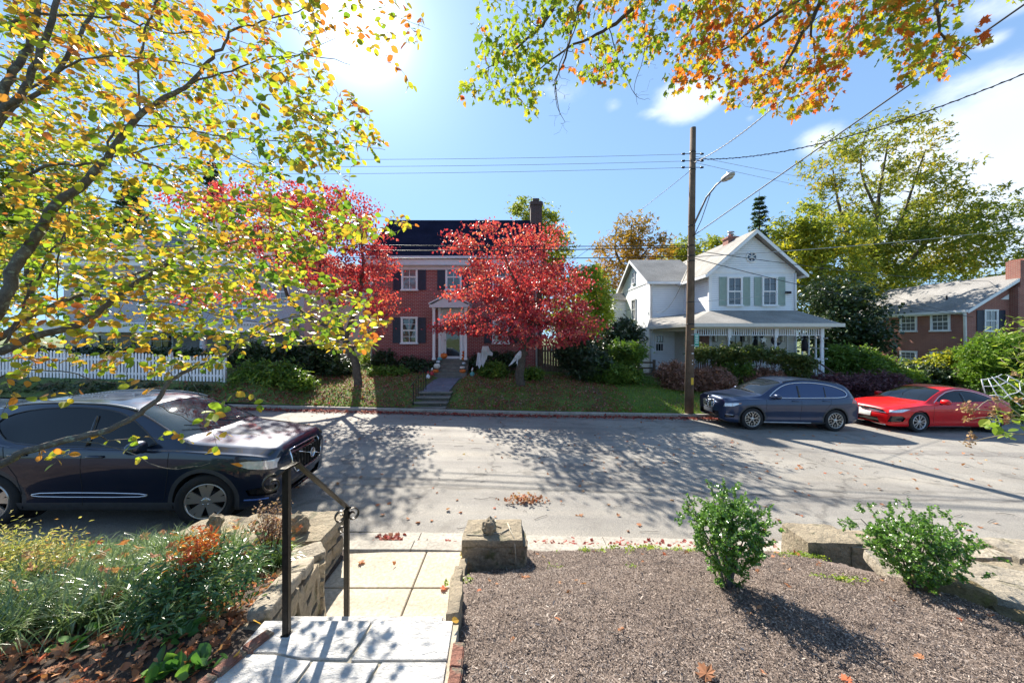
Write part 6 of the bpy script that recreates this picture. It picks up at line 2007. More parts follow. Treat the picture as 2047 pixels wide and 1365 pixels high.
limb([(-90, 400, 2.8), (0, 192, 2.9), (34, 137, 2.95), (62, 82, 3.0), (75, 34, 3.0), (70, -60, 3.1)], .036, .022)
limb([(-60, 330, 2.7), (0, 225, 2.75), (50, 180, 2.8), (80, 100, 2.85), (110, 20, 2.9), (120, -60, 3.0)], .034, .02)
limb([(-100, 420, 2.9), (0, 240, 3.1), (100, 165, 3.3), (160, 70, 3.4), (190, 0, 3.5), (200, -60, 3.6)], .026, .014)
sk.path([P(-90, 700, 2.7) - b, P(-95, 550, 2.75) - b, P(-90, 400, 2.8) - b, P(-60, 330, 2.7) - b], .06, .04, sub=3)
sk.path([P(-95, 550, 2.75) - b, P(-100, 420, 2.9) - b], .05, .03, sub=3)
limb([(20, 60, 3.0), (45, 34, 3.0), (137, 31, 3.05), (222, 34, 3.1), (290, 51, 3.15), (342, 68, 3.2), (420, 66, 3.3), (500, 90, 3.4)], .014, .003)
limb([(-20, 225, 2.9), (0, 212, 2.9), (99, 157, 3.0), (164, 120, 3.05), (274, 118, 3.1), (393, 133, 3.2), (470, 160, 3.3)], .015, .003)
limb([(376, 171, 3.15), (407, 157, 3.1), (479, 137, 3.1), (523, 116, 3.1), (623, 113, 3.15), (700, 130, 3.2)], .011, .003)
limb([(315, -30, 3.0), (315, 0, 3.0), (301, 34, 3.0), (284, 85, 3.0), (277, 144, 3.0), (280, 222, 3.05)], .010, .009)
limb([(-40, 410, 2.9), (0, 387, 2.9), (86, 332, 3.0), (171, 328, 3.1), (253, 308, 3.2), (342, 287, 3.3), (363, 270, 3.3), (430, 262, 3.5)], .018, .003)
limb([(212, 318, 2.95), (233, 257, 3.1), (308, 253, 3.2), (376, 257, 3.3), (445, 274, 3.5), (582, 284, 3.8), (700, 291, 4.1), (770, 300, 4.2)], .011, .003)
limb([(270, 320, 3.1), (330, 340, 3.2), (400, 385, 3.4), (480, 405, 3.6), (580, 410, 3.8), (660, 420, 4.0)], .009, .003)
limb([(8, 690, 2.9), (40, 620, 3.0), (68, 570, 3.0), (100, 510, 3.05), (133, 470, 3.1), (137, 434, 3.1), (150, 380, 3.15)], .012, .006)
limb([(137, 434, 3.1), (120, 500, 3.1), (115, 600, 3.15)], .008, .006)
limb([(180, 600, 3.2), (260, 600, 3.3), (360, 610, 3.5), (480, 640, 3.8), (600, 660, 4.1)], .010, .003)
limb([(500, 675, 3.35), (600, 690, 3.6), (700, 680, 3.9), (770, 650, 4.1)], .007, .003)
limb([(560, 640, 3.55), (640, 640, 3.8), (700, 610, 4.0), (760, 585, 4.2)], .007, .003)
limb([(308, 806, 2.8), (380, 840, 2.8), (440, 862, 2.85), (520, 870, 2.9)], .006, .002)
limb([(137, 878, 2.65), (220, 890, 2.6), (320, 930, 2.6), (380, 935, 2.62), (420, 925, 2.65)], .006, .002)
limb([(376, 741, 2.95), (400, 790, 2.95), (450, 815, 3.0), (560, 805, 3.05)], .005, .002)
limb([(-20, 760, 2.8), (60, 740, 2.8), (140, 745, 2.85), (200, 760, 2.9), (300, 765, 2.95)], .008, .003)
limb([(550, 130, 3.2), (640, 90, 3.2), (730, 60, 3.2), (790, 70, 3.25)], .005, .002)
limb([(610, 20, 3.35), (700, 10, 3.3), (780, 30, 3.3), (860, 60, 3.3)], .005, .002)
limb([(440, 300, 3.5), (530, 340, 3.6), (600, 380, 3.7), (690, 410, 3.9), (830, 452, 4.0)], .007, .002)
regs = [([(0, -60), (640, -60), (650, 120), (700, 260), (690, 420), (0, 430)], 2.3, 4.4, 980),
        ([(620, -30), (800, -10), (870, 50), (820, 110), (840, 185), (770, 120), (640, 90)], 2.9, 3.6, 42),
        ([(560, 120), (720, 190), (780, 300), (700, 340), (560, 330)], 3.0, 4.2, 150),
        ([(0, 430), (640, 400), (850, 440), (760, 470), (640, 520), (560, 560), (0, 640)], 2.6, 4.8, 1000),
        ([(300, 540), (640, 540), (790, 620), (740, 705), (560, 700), (300, 660)], 3.0, 4.8, 430),
        ([(0, 620), (400, 620), (500, 700), (420, 750), (0, 740)], 2.6, 4.2, 190),
        ([(0, 740), (350, 760), (560, 800), (470, 900), (200, 940), (0, 930)], 2.2, 3.2, 26),
        ([(0, 0), (420, 0), (440, 260), (0, 300)], 4.2, 6.2, 760),
        ([(0, 260), (560, 260), (600, 640), (0, 620)], 4.4, 6.0, 800)]
targets = []
for poly, d0, d1, n in regs:
    q_ = poly_sample(poly, n); dd = rng.uniform(d0, d1, n)
    for (x, y), d in zip(q_, dd): targets.append(P(x, y, d) - b)
n0 = len(sk.limbs)
sk.attach(targets, r_end=.0013, max_r=.006, wob=.09, ratio=.5)
twl = sk.limbs[n0:]
# a few bare spurs on the low limb
sk.mesh('limbs', rockmat('lichen_bark', [(.05, .042, .034), (.12, .10, .08), (.19, .165, .13)], 14, .004, .9, moss=(.26, .28, .20)), t, 10, 4, .006)
pos, ax = [], []
for ids, _, _ in twl:
    pts = [Vector(sk.P[i]) for i in ids]
    low = pts[-1].z + b.z < EYE - (730 - CY) / F * pts[-1].length * .9 and False
    seg = list(zip(pts[:-1], pts[1:]))
    total = sum((q_ - p).length for p, q_ in seg)
    step = .062; s_ = total; acc = 0; k = 0
    # walk back from the tip
    for p, q_ in reversed(seg):
        ln = (q_ - p).length
        if ln < 1e-5: continue
        d = (q_ - p) / ln; u = 0
        while u < ln and acc < .46:
            side = d.cross(Vector((0, 0, 1)));
            if side.length < .1: side = Vector((1, 0, 0))
            side.normalize(); sg = 1 if k % 2 else -1
            if rnd.random() < .86:
                a = (d * .55 + side * sg * .75 + Vector((rnd.gauss(0, .25), rnd.gauss(0, .25), rnd.gauss(-.22, .25))))
                pos.append(q_ - d * u); ax.append(a)
            u += step * rnd.uniform(.7, 1.3); acc += step; k += 1
pos = np.array([list(v) for v in pos]); ax = np.array([list(v) for v in ax])
nrm = rand_dirs(len(pos)) * .9; nrm[:, 2] = np.abs(nrm[:, 2]) + .2; nrm[:, 1] -= .4
dist = np.linalg.norm(pos + np.array([b.x, b.y, 0]), axis=1)
sz = rng.uniform(.044, .080, len(pos))
sz = np.where(pos[:, 1] + b.y > 4.2, sz * .8, sz)
scatter('leaves', T_OVAL, pos, ax, nrm, sz, LEAF_NEAR, t, True)

# --- maple boughs reaching over from the right of the viewer
t = thing('maple_tree', 'overhanging maple boughs with green and orange pointed leaves against the sky', 'tree', (7.5, -2.5, .9))
b = Vector(t.location)
sk = Skeleton()
sk.path([Vector((0, 0, -.2)), Vector((-.1, .1, 3)), Vector((-.3, .5, 7.5))], .34, .22, sub=3)
fork = Vector((-.3, .5, 7.5))
bough_ends = [(1250, -260, 6.2), (1640, -300, 5.6), (1900, -280, 5.2)]
for e in bough_ends:
    sk.path([fork, fork.lerp(P(*e) - b, .5) + Vector((0, 0, .9)), P(*e) - b], .15, .05, sub=4, wob=.02)
def mlimb(px, r0, r1): sk.path([P(x, y, d) - b for x, y, d in px], r0, r1, sub=4, wob=.01)
mlimb([(1250, -260, 6.2), (1160, -90, 6.2), (1117, 0, 6.1), (1088, 44, 6.1), (1064, 70, 6.0), (1017, 111, 6.0), (970, 140, 6.0)], .05, .005)
mlimb([(1250, -260, 6.2), (1190, -100, 6.3), (1161, 0, 6.3), (1149, 44, 6.3), (1129, 117, 6.3), (1111, 161, 6.2), (1120, 230, 6.2)], .04, .004)
mlimb([(1640, -300, 5.6), (1400, -90, 6.0), (1284, 0, 6.2), (1261, 23, 6.2), (1217, 56, 6.3), (1164, 82, 6.4), (1091, 126, 6.4), (1060, 180, 6.4)], .06, .004)
mlimb([(1640, -300, 5.6), (1620, -80, 5.7), (1597, 0, 5.8), (1516, 53, 5.9), (1446, 105, 6.0), (1400, 155, 6.1)], .05, .004)
mlimb([(1640, -300, 5.6), (1610, -100, 5.8), (1614, 0, 5.8), (1625, 88, 5.9), (1629, 116, 5.9)], .04, .006)
mlimb([(1900, -280, 5.2), (1700, -80, 5.4), (1618, 46, 5.5), (1576, 116, 5.6), (1541, 169, 5.7), (1500, 215, 5.8)], .045, .004)
mlimb([(1900, -280, 5.2), (1870, -80, 5.0), (1871, 0, 5.0), (1875, 46, 5.0), (1892, 81, 5.0), (1941, 120, 5.0)], .04, .004)
mlimb([(1161, -10, 6.3), (1150, 60, 6.2), (1118, 130, 6.1), (1110, 200, 6.1), (1130, 245, 6.1)], .012, .003)
mlimb([(1217, 56, 6.3), (1240, 130, 6.3), (1270, 190, 6.3), (1300, 200, 6.3)], .010, .002)
mlimb([(1284, 0, 6.2), (1290, 90, 6.2), (1270, 170, 6.2), (1275, 210, 6.2)], .008, .002)
regs = [([(950, -20), (1130, -20), (1100, 120), (1070, 225), (1040, 230), (930, 185), (925, 160), (975, 100), (950, 50)], 5.5, 6.7, 95, .05),
        ([(1120, -20), (1420, -20), (1410, 90), (1290, 115), (1240, 160), (1150, 170), (1130, 100)], 5.6, 6.8, 100, .3),
        ([(1400, -20), (1720, -20), (1700, 100), (1640, 225), (1500, 225), (1400, 180), (1330, 160), (1360, 90)], 5.2, 6.4, 210, .68),
        ([(1700, -20), (1960, -20), (1920, 50), (1950, 130), (1900, 130), (1810, 160), (1760, 80), (1700, 80)], 4.6, 5.6, 75, .45),
        ([(1100, -300), (1900, -300), (2100, -20), (950, -20)], 5.2, 6.8, 130, .4)]
targets = []; pr = {}
for poly, d0, d1, n, po in regs:
    q_ = poly_sample(poly, n); dd = rng.uniform(d0, d1, n)
    for (x, y), d in zip(q_, dd):
        v = P(x, y, d) - b; targets.append(v); pr[tuple(np.round(list(v), 5))] = po
ends = sk.attach(targets, r_end=.0022, max_r=.010, wob=.08, droop=.02, ratio=.5)
# bare hanging twigs
bare = []
for poly, n in (([(1080, 160), (1150, 160), (1140, 270), (1100, 270)], 26), ([(1250, 120), (1320, 120), (1300, 215), (1260, 215)], 10)):
    for (x, y) in poly_sample(poly, n): bare.append(P(x, y, rng.uniform(5.9, 6.5)) - b)
sk.attach(bare, r_end=.0015, max_r=.005, wob=.10)
sk.mesh('trunk', BARK, t, 9, 4, .02)
cen = np.array([list(sk.P[i]) for i in ends]); per = 8
po = np.array([pr.get(tuple(np.round(list(sk.P[i]), 5)), .5) for i in ends]).repeat(per)
c = np.repeat(cen, per, axis=0)
pos = c + rng.normal(size=c.shape) * np.array([.085, .085, .07])
axm = rand_dirs(len(pos)); axm[:, 2] = axm[:, 2] * .5 - .75
nr = rand_dirs(len(pos)); nr[:, 2] = np.abs(nr[:, 2]) * .6 + .3
scatter('leaves', T_MAPLE, pos, axm, nr, rng.uniform(.07, .125, len(pos)), [LEAF_GREEN, LEAF_ORANGE], t, False, matidx=(rng.random(len(pos)) < po).astype(int))

# --- red dogwoods
def dogwood(lab, base, E, trunk, n_cl, per, group='red dogwoods in front of the brick house'):
    t = thing('dogwood_tree', lab, 'tree', base, 0, group)
    b = Vector(base); sk = Skeleton()
    for pts, a, z in trunk: sk.path([Vector(p) - b for p in pts], a, z, sub=4, wob=a * .15)
    cen = in_ellipsoids(E, n_cl, .25) - np.array(b)
    sk.attach(cen, r_end=.006, max_r=.05, toward=np.array([0, 0, 1.2]), wob=.07, ratio=.62)
    sk.mesh('trunk', BARK, t, 9, 4, .03)
    n = len(cen) * per
    c = np.repeat(cen, per, axis=0)
    pos = c + rng.normal(size=(n, 3)) * np.array([.22, .22, .07]) * rng.uniform(.7, 1.4, (len(cen),)).repeat(per)[:, None]
    ax = rand_dirs(n); ax[:, 2] = ax[:, 2] * .35 - .65
    nr = rand_dirs(n); nr[:, 2] = np.abs(nr[:, 2]) + .25
    scatter('crown', T_OVAL_LOW, pos, ax, nr, rng.uniform(.085, .145, n), LEAF_RED, t, False)
    return t


D = 15.0
bb = P(1041, 768, D)
dogwood('red dogwood with a dark single trunk on the lawn right of the brick house door', bb,
        [EP(990, 478, D, 95, 26, 1.6), EP(1085, 480, D + .5, 42, 26, 1.5), EP(920, 492, D, 40, 14, 1.2), EP(1030, 545, D, 115, 34, 2.2), EP(945, 585, D, 55, 18, 1.5), EP(1120, 560, D + .6, 50, 30, 1.8),
         EP(1100, 610, D, 85, 40, 2.4), EP(1160, 655, D, 42, 30, 1.6), EP(905, 655, D, 50, 13, 1.3), EP(980, 640, D - .6, 95, 30, 1.8), EP(1080, 672, D - .5, 95, 20, 1.8), EP(1010, 600, D + .8, 60, 30, 1.4, .6)],
        [([bb + Vector((0, 0, -.2)), P(1042, 720, D), P(1052, 690, D), P(1062, 650, D), P(1075, 600, D + .2)], .20, .10), ([P(1062, 650, D), P(1040, 590, D), P(1020, 540, D), P(1000, 490, D)], .11, .03),
         ([P(1075, 600, D + .2), P(1085, 540, D + .3), P(1090, 470, D + .4)], .09, .03), ([P(1052, 690, D), P(1000, 660, D - .3), P(930, 645, D - .4), P(880, 655, D - .4)], .08, .02), ([P(1062, 650, D), P(1120, 640, D - .3), P(1180, 655, D - .4)], .08, .02)], 600, 25)
D = 14.5
bb = P(717, 772, D)
dogwood('red dogwood with leaning forked trunk left of the brick house behind the near tree', bb,
        [EP(700, 405, D, 50, 22, 1.4), EP(560, 402, D, 120, 26, 1.8), EP(420, 415, D + .4, 60, 18, 1.5), EP(640, 440, D, 110, 30, 2), EP(715, 480, D, 55, 30, 1.8), EP(740, 520, D - .4, 45, 24, 1.5),
         EP(560, 490, D, 100, 30, 2), EP(650, 545, D, 95, 30, 2), EP(765, 545, D, 22, 14, 1.0), EP(765, 620, D, 48, 14, 1.1), EP(720, 590, D, 60, 24, 1.5), EP(470, 585, D, 70, 18, 1.5), EP(390, 600, D, 30, 14, 1.2), EP(740, 660, D, 30, 16, 1.0)],
        [([bb + Vector((0, 0, -.2)), P(712, 735, D), P(700, 700, D), P(690, 680, D)], .17, .13), ([P(690, 680, D), P(650, 650, D), P(600, 620, D), P(575, 590, D), P(560, 540, D), P(540, 450, D)], .12, .03),
         ([P(690, 680, D), P(660, 600, D), P(640, 540, D), P(650, 450, D)], .11, .03), ([P(700, 700, D), P(740, 665, D - .3), P(780, 620, D - .4)], .06, .02), ([P(690, 680, D), P(720, 580, D), P(725, 480, D), P(700, 410, D)], .10, .02)], 620, 25)

# --- trees behind the houses
BT = 'trees beyond the houses'
D = 36
tree('shade_tree', 'tall open crowned tree with dark limbs behind the right brick house', 'tree', P(1748, 700, D),
     [EP(1770, 280, D, 105, 40, 3), EP(1850, 330, D, 70, 40, 3), EP(1660, 330, D, 50, 50, 3), EP(1760, 400, D, 120, 50, 4, .7), EP(1900, 420, D, 80, 50, 4), EP(1980, 450, D, 60, 45, 3), EP(1700, 470, D, 90, 50, 4),
      EP(1830, 500, D, 120, 60, 5, 1.6), EP(1950, 520, D, 80, 50, 4, 1.3), EP(1700, 560, D, 100, 40, 4, 1.3)],
     720, 21, .5, .28, leafmat('autumn_olive_leaf', [(0, (.09, .13, .03)), (.35, (.18, .23, .04)), (.7, (.36, .33, .05)), (1, (.5, .31, .05))], .5, .5, .3, .12, .45), BARK,
     [([P(1750, 700, D), P(1748, 600, D), P(1740, 540, D)], .55, .42), ([P(1740, 540, D), P(1700, 480, D), P(1680, 430, D), P(1665, 340, D)], .30, .05), ([P(1745, 560, D), P(1750, 450, D), P(1758, 380, D), P(1775, 280, D)], .28, .05),
      ([P(1748, 590, D), P(1820, 520, D), P(1880, 460, D), P(1960, 430, D)], .26, .05), ([P(1760, 520, D), P(1800, 440, D), P(1830, 360, D), P(1850, 300, D)], .18, .04), ([P(1752, 420, D), P(1720, 340, D), P(1730, 270, D)], .14, .04)], BT, rb=.10, flat=.7)
D = 30
tree('yellow_tree', 'bushy yellow green tree right behind the white house gable', 'tree', P(1640, 700, D),
     [EP(1600, 440, D, 45, 28, 2.2), EP(1650, 480, D, 70, 50, 3), EP(1600, 520, D, 40, 60, 2.5), EP(1660, 560, D, 60, 50, 3), EP(1640, 600, D, 60, 40, 3)], 270, 24, .42, .25, LEAF_YG, BARK,
     [([P(1640, 700, D), P(1640, 600, D), P(1640, 500, D)], .3, .1)], BT, rb=.08)
D = 24
tree('magnolia_tree', 'dark glossy evergreen tree between the white porch and the right brick house', 'tree', P(1700, 745, D),
     [EP(1680, 590, D, 58, 35, 2), EP(1690, 650, D, 66, 50, 2.5), EP(1712, 695, D, 34, 44, 2), EP(1650, 670, D, 30, 60, 2)], 330, 40, .32, .20, LEAF_DARK, BARK,
     [([P(1700, 745, D), P(1700, 650, D), P(1695, 580, D)], .2, .06)], BT, template=T_OVAL_LOW, rb=.05)
D = 35
tree('shade_tree', 'thin topped rusty tree left of the white house', 'tree', P(1260, 690, D),
     [EP(1265, 450, D, 38, 26, 2.2), EP(1240, 500, D, 50, 34, 2.5), EP(1300, 500, D, 45, 32, 2.5), EP(1230, 560, D, 50, 40, 3), EP(1200, 540, D, 25, 24, 2), EP(1290, 560, D, 50, 30, 3)], 300, 15, .45, .24, LEAF_RUST, BARK,
     [([P(1260, 690, D), P(1262, 560, D), P(1262, 450, D)], .3, .06), ([P(1262, 560, D), P(1230, 500, D), P(1235, 440, D)], .14, .03), ([P(1262, 540, D), P(1300, 490, D)], .12, .03)], BT, rb=.07)
D = 38
tree('shade_tree', 'low golden tree behind the ridge of the white house wing', 'tree', P(1400, 690, D),
     [EP(1385, 500, D, 45, 24, 2.2), EP(1432, 492, D, 22, 16, 2), EP(1350, 510, D, 25, 22, 2), EP(1400, 560, D, 80, 40, 3)], 230, 26, .42, .25, LEAF_YG, BARK, [([P(1400, 690, D), P(1400, 520, D)], .28, .08)], BT, rb=.07)
D = 30
tree('shade_tree', 'small green and yellow tree behind the chimney of the brick house', 'tree', P(1070, 690, D),
     [EP(1062, 420, D, 36, 22, 2), EP(1080, 450, D, 42, 26, 2.2), EP(1090, 500, D, 50, 40, 2.5), EP(1075, 560, D, 50, 40, 2.5)], 240, 26, .34, .20, LEAF_YG, BARK, [([P(1070, 690, D), P(1072, 560, D), P(1068, 430, D)], .25, .05)], BT, rb=.06)
D = 26
tree('shade_tree', 'lime leaved tree seen between the right dogwood and the white house', 'tree', P(1215, 735, D),
     [EP(1195, 600, D, 26, 26, 1.6), EP(1200, 640, D, 30, 30, 1.6), EP(1170, 560, D, 40, 26, 1.8)], 120, 30, .30, .17, LEAF_LIME, BARK, [([P(1215, 735, D), P(1200, 640, D), P(1190, 580, D)], .14, .04)], BT, rb=.05)
D = 34
tree('shade_tree', 'row end green tree filling the gap right of the white house roof', 'tree', P(1560, 690, D),
     [EP(1560, 480, D, 40, 30, 2.5), EP(1580, 540, D, 50, 50, 3), EP(1780, 600, D, 90, 40, 3), EP(1720, 620, D, 60, 40, 3)], 220, 22, .42, .25, LEAF_YG, BARK, [([P(1580, 690, D), P(1570, 540, D)], .28, .08)], BT, rb=.07)


SPRUCE = leafmat('spruce_needles', [(0, (.03, .06, .035)), (.5, (.06, .11, .06)), (1, (.12, .17, .08))], .6, .35, .3, .4, .3)


def conifer(lab, base, h, r, mat, n=26, leaf=.22, dens=.8, group='conifers beyond the houses'):
    t = thing('conifer', lab, 'tree', base, 0, group)
    m = MB(); m.tube([(0, 0, 0), (0, 0, h * .5), (0, 0, h)], [r * .08, r * .05, .01], 7, caps=False)
    pos, ax = [], []
    for k in range(n):
        z = h * (.12 + .86 * k / n); rr = r * (1 - (k / n)) ** .8 + .05
        for j in range(9):
            a = rnd.uniform(0, 2 * math.pi); q_ = rr * rnd.uniform(.7, 1.05)
            e = Vector((q_ * math.cos(a), q_ * math.sin(a), z - .18 * q_))
            m.tube([(0, 0, z), e * .5 + Vector((0, 0, z * .5 + .05)), e], [.02, .015, .006], 3, caps=False)
            for i in range(int(14 * dens)):
                u = rnd.uniform(.2, 1); pos.append([e.x * u + rnd.gauss(0, .06), e.y * u + rnd.gauss(0, .06), z + (e.z - z) * u + rnd.gauss(0, .04)])
                ax.append([math.cos(a) + rnd.gauss(0, .5), math.sin(a) + rnd.gauss(0, .5), rnd.gauss(-.25, .25)])
    m.build('trunk', BARK, t, normals=False)
    pos = np.array(pos); nr = rand_dirs(len(pos)) * .5; nr[:, 2] += .8
    scatter('crown', T_CLUMP, pos, np.array(ax), nr, rng.uniform(.6, 1.4, len(pos)) * leaf, mat, t)
    return t


conifer('dark spruce tip rising above the left dogwood', P(425, 700, 27), 14.6, 3.0, SPRUCE, 34, .20)
conifer('broad dark conifer behind the stucco house roof', P(262, 690, 31), 14.6, 5.0, SPRUCE, 40, .28)
conifer('small dark pointed conifer behind the white house gable', P(1518, 690, 33), 14.2, 2.6, SPRUCE, 30, .20)
D = 31
tree('shade_tree', 'big dim tree behind the left end of the stucco house', 'tree', P(60, 690, D),
     [EP(60, 440, D, 110, 80, 4), EP(-60, 500, D, 110, 90, 4), EP(150, 500, D, 60, 50, 3), EP(80, 330, D, 80, 60, 3)], 380, 26, .55, .32, LEAF_OLIVE, BARK, [([P(60, 690, D), P(60, 480, D), P(65, 330, D)], .4, .1)], BT, rb=.1)
D = 45
for k, (px, py, rx, rz, lab, mt) in enumerate([(880, 640, 120, 60, 'dim tree line piece behind the centre brick house', LEAF_OLIVE), (2150, 560, 140, 70, 'tree beyond the right edge behind the brick house chimney', LEAF_OLIVE),
                                               (1180, 640, 90, 60, 'distant green tree low between the brick and white houses', LEAF_OLIVE), (620, 640, 130, 60, 'distant tree low between the stucco and brick houses', LEAF_YG)]):
    tree('shade_tree', lab, 'tree', P(px, 700, D), [EP(px, py, D, rx, rz, 3)], 200, 26, .6, .36, mt, BARK, [([P(px, 700, D), P(px, py - rz * .4, D)], .3, .1)], BT, rb=.09)

# ------------------------------------------------------------------ shrubs
SG = 'shrubs in the yards across the street'
def gx(px, D): return (px - CX) / F * D
def SH(name, lab, px, D, E, n, per, spread, leaf, mat, tmpl=T_CLUMP, z=None, **kw):
    X = gx(px, D); zz = zy(X, D) if z is None else z
    return shrub(name, lab, 'shrub', (X, D, zz), E, n, per, spread, leaf, mat, TWIG, SG, tmpl, **kw)


SH('shrub', 'arching yellow green shrub left of the white house lawn', 1240, 17, [EP(1255, 705, 17, 30, 24, .9), EP(1225, 745, 17, 50, 26, 1.1)], 150, 34, .16, .13, LEAF_MID)
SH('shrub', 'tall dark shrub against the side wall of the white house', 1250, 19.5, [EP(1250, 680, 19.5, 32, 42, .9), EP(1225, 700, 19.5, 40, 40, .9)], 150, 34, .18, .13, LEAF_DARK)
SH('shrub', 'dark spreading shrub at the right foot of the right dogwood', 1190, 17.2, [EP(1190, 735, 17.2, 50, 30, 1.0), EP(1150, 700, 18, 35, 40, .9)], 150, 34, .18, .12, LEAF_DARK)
SH('azalea', 'rounded pink bronze azalea just left of the utility pole', 1355, 16, [EP(1352, 752, 16, 36, 28, .8)], 110, 40, .11, .075, LEAF_AZ)
SH('azalea', 'rounded pink bronze azalea just right of the utility pole', 1425, 15.6, [EP(1422, 762, 15.6, 44, 26, .8)], 120, 40, .11, .075, LEAF_AZ)
SH('shrub', 'green shrub between the bronze azaleas and the clipped hedge', 1465, 16.3, [EP(1465, 738, 16.3, 34, 34, .7)], 90, 36, .13, .10, LEAF_MID)
SH('azalea', 'low bronze azalea behind the windscreen of the steel blue crossover', 1520, 16, [EP(1525, 757, 16, 45, 18, .7)], 90, 36, .10, .075, LEAF_AZ)
SH('barberry_shrub', 'long purple bronze shrub behind the steel blue crossover', 1740, 15.6, [EP(1700, 775, 15.6, 60, 24, .9), EP(1760, 770, 15.6, 50, 22, .9), EP(1650, 765, 15.8, 30, 16, .7)], 210, 38, .13, .08, LEAF_PURP)
SH('shrub', 'loose green shrub right of the white porch steps', 1690, 18.5, [EP(1690, 720, 18.5, 50, 28, 1.0), EP(1740, 735, 18, 40, 24, 1.0)], 170, 34, .17, .12, LEAF_MID)
SH('shrub', 'pale green arching shrub left of the red car roof', 1790, 17.5, [EP(1790, 752, 17.5, 40, 12, .8)], 70, 30, .16, .11, LEAF_LIME)
SH('shrub', 'yellow leaved vine shrub below the windows of the right brick house', 1860, 18.5, [EP(1865, 745, 18.5, 50, 20, .8), EP(1895, 720, 18.5, 24, 10, .5)], 120, 24, .20, .15, LEAF_YG)
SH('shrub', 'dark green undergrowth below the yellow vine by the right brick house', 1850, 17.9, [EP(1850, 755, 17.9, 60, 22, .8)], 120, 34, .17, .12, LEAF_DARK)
SH('arborvitae', 'bright green rounded arborvitae at the right edge', 1990, 16, [EP(1985, 705, 16, 42, 34, 1.1), EP(2000, 750, 16, 50, 40, 1.2), EP(2040, 720, 16, 40, 50, 1.2)], 260, 44, .15, .095, leafmat('arborvitae_leaf', [(0, (.06, .14, .02)), (.5, (.14, .26, .03)), (1, (.30, .40, .05))], .5, .35, .3, .8, .3))
SH('shrub', 'low green shrub between the spider web and the red car boot', 2010, 13.6, [EP(2015, 815, 13.6, 40, 22, .5), EP(2060, 790, 13.6, 40, 30, .5)], 90, 34, .14, .10, LEAF_MID)
for px, py, D, rx, rz, lab, mt in ((820, 728, 18.2, 30, 16, 'dark low shrub under the left ground floor window of the brick house', LEAF_DARK), (770, 720, 18.2, 26, 18, 'dark shrub at the left corner of the brick house', LEAF_DARK),
                                   (850, 738, 17.8, 18, 12, 'small dark shrub beside the pumpkin stack', LEAF_DARK), (975, 722, 18.2, 34, 22, 'dark shrub right of the entry steps', LEAF_DARK), (1020, 722, 18.2, 26, 16, 'dark shrub behind the trunk of the right dogwood', LEAF_DARK),
                                   (985, 742, 16.8, 26, 14, 'pale leaved perennial clump between the two ghosts', LEAF_MID), (1060, 748, 16.4, 20, 8, 'small pale clump right of the dogwood trunk', LEAF_MID), (790, 745, 16.8, 22, 9, 'small pale perennial below the left window', LEAF_MID),
                                   (755, 745, 16.6, 14, 8, 'tiny pale perennial at the left corner bed', LEAF_MID)):
    SH('shrub', lab, px, D, [EP(px, py, D, rx, rz, .5)], 46, 34, .12, .09, mt)
SH('shrub', 'tangled green and brown shrub right of the picket fence end', 540, 13.9, [EP(510, 768, 13.9, 50, 26, .5), EP(575, 770, 13.9, 50, 26, .5), EP(540, 745, 14.4, 60, 20, .6)], 190, 30, .16, .11, LEAF_MID)
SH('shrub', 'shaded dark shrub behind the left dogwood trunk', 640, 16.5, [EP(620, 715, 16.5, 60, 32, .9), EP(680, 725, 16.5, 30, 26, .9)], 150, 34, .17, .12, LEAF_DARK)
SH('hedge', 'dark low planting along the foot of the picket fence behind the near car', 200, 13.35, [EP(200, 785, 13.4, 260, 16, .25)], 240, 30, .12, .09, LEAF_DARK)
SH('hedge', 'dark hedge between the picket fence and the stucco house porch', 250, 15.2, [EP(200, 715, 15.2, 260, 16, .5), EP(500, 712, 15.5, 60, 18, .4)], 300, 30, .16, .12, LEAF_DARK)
SH('shrub', 'yellowing vine at the gap between stucco and brick houses', 735, 19.2, [EP(735, 715, 19.2, 10, 30, .3)], 30, 26, .12, .09, LEAF_LIME)

# clipped hedge raised on bare stems in front of the porch
D = 15.9
X0, X1 = gx(1390, D), gx(1618, D)
t = thing('clipped_hedge', 'flat topped clipped hedge on bare twisted stems in front of the porch', 'hedge', ((X0 + X1) / 2, D, zy((X0 + X1) / 2, D)), 0)
b = Vector(t.location)
E = []
for k in range(12):
    px = 1395 + 215 * k / 11; py = 707 + (0 if k < 8 else (k - 7) * 4.5)
    E.append(EP(px, py, D, 14, 13, .45))
E.append(EP(1590, 735, D, 22, 26, .4)); E.append(EP(1400, 708, D, 14, 12, .4))
cen = in_ellipsoids(E, 270, .4) - np.array(b)
sk = Skeleton()
for k in range(15):
    x = X0 + .15 + (X1 - X0 - .3) * k / 14 - b.x
    for j in range(2):
        top = EYE - (716 - CY) / F * D - b.z
        sk.path([Vector((x + rnd.gauss(0, .05), rnd.gauss(0, .08), -.05)), Vector((x + rnd.gauss(0, .12), rnd.gauss(0, .1), top * .4)), Vector((x + rnd.gauss(0, .2), rnd.gauss(0, .12), top * .95))], .022, .01, sub=2, wob=.02)
sk.attach(cen, r_end=.004, max_r=.01, wob=.08)
sk.mesh('stem', BARK, t, 5, 3)
foliage('leaves', cen, 44, .10, .075, leafmat('hedge_leaf', [(0, (.045, .075, .02)), (.6, (.09, .14, .03)), (.9, (.20, .20, .04)), (1, (.34, .26, .06))], .45, .3, .5, .6, .3), t, T_CLUMP, .8, 0)

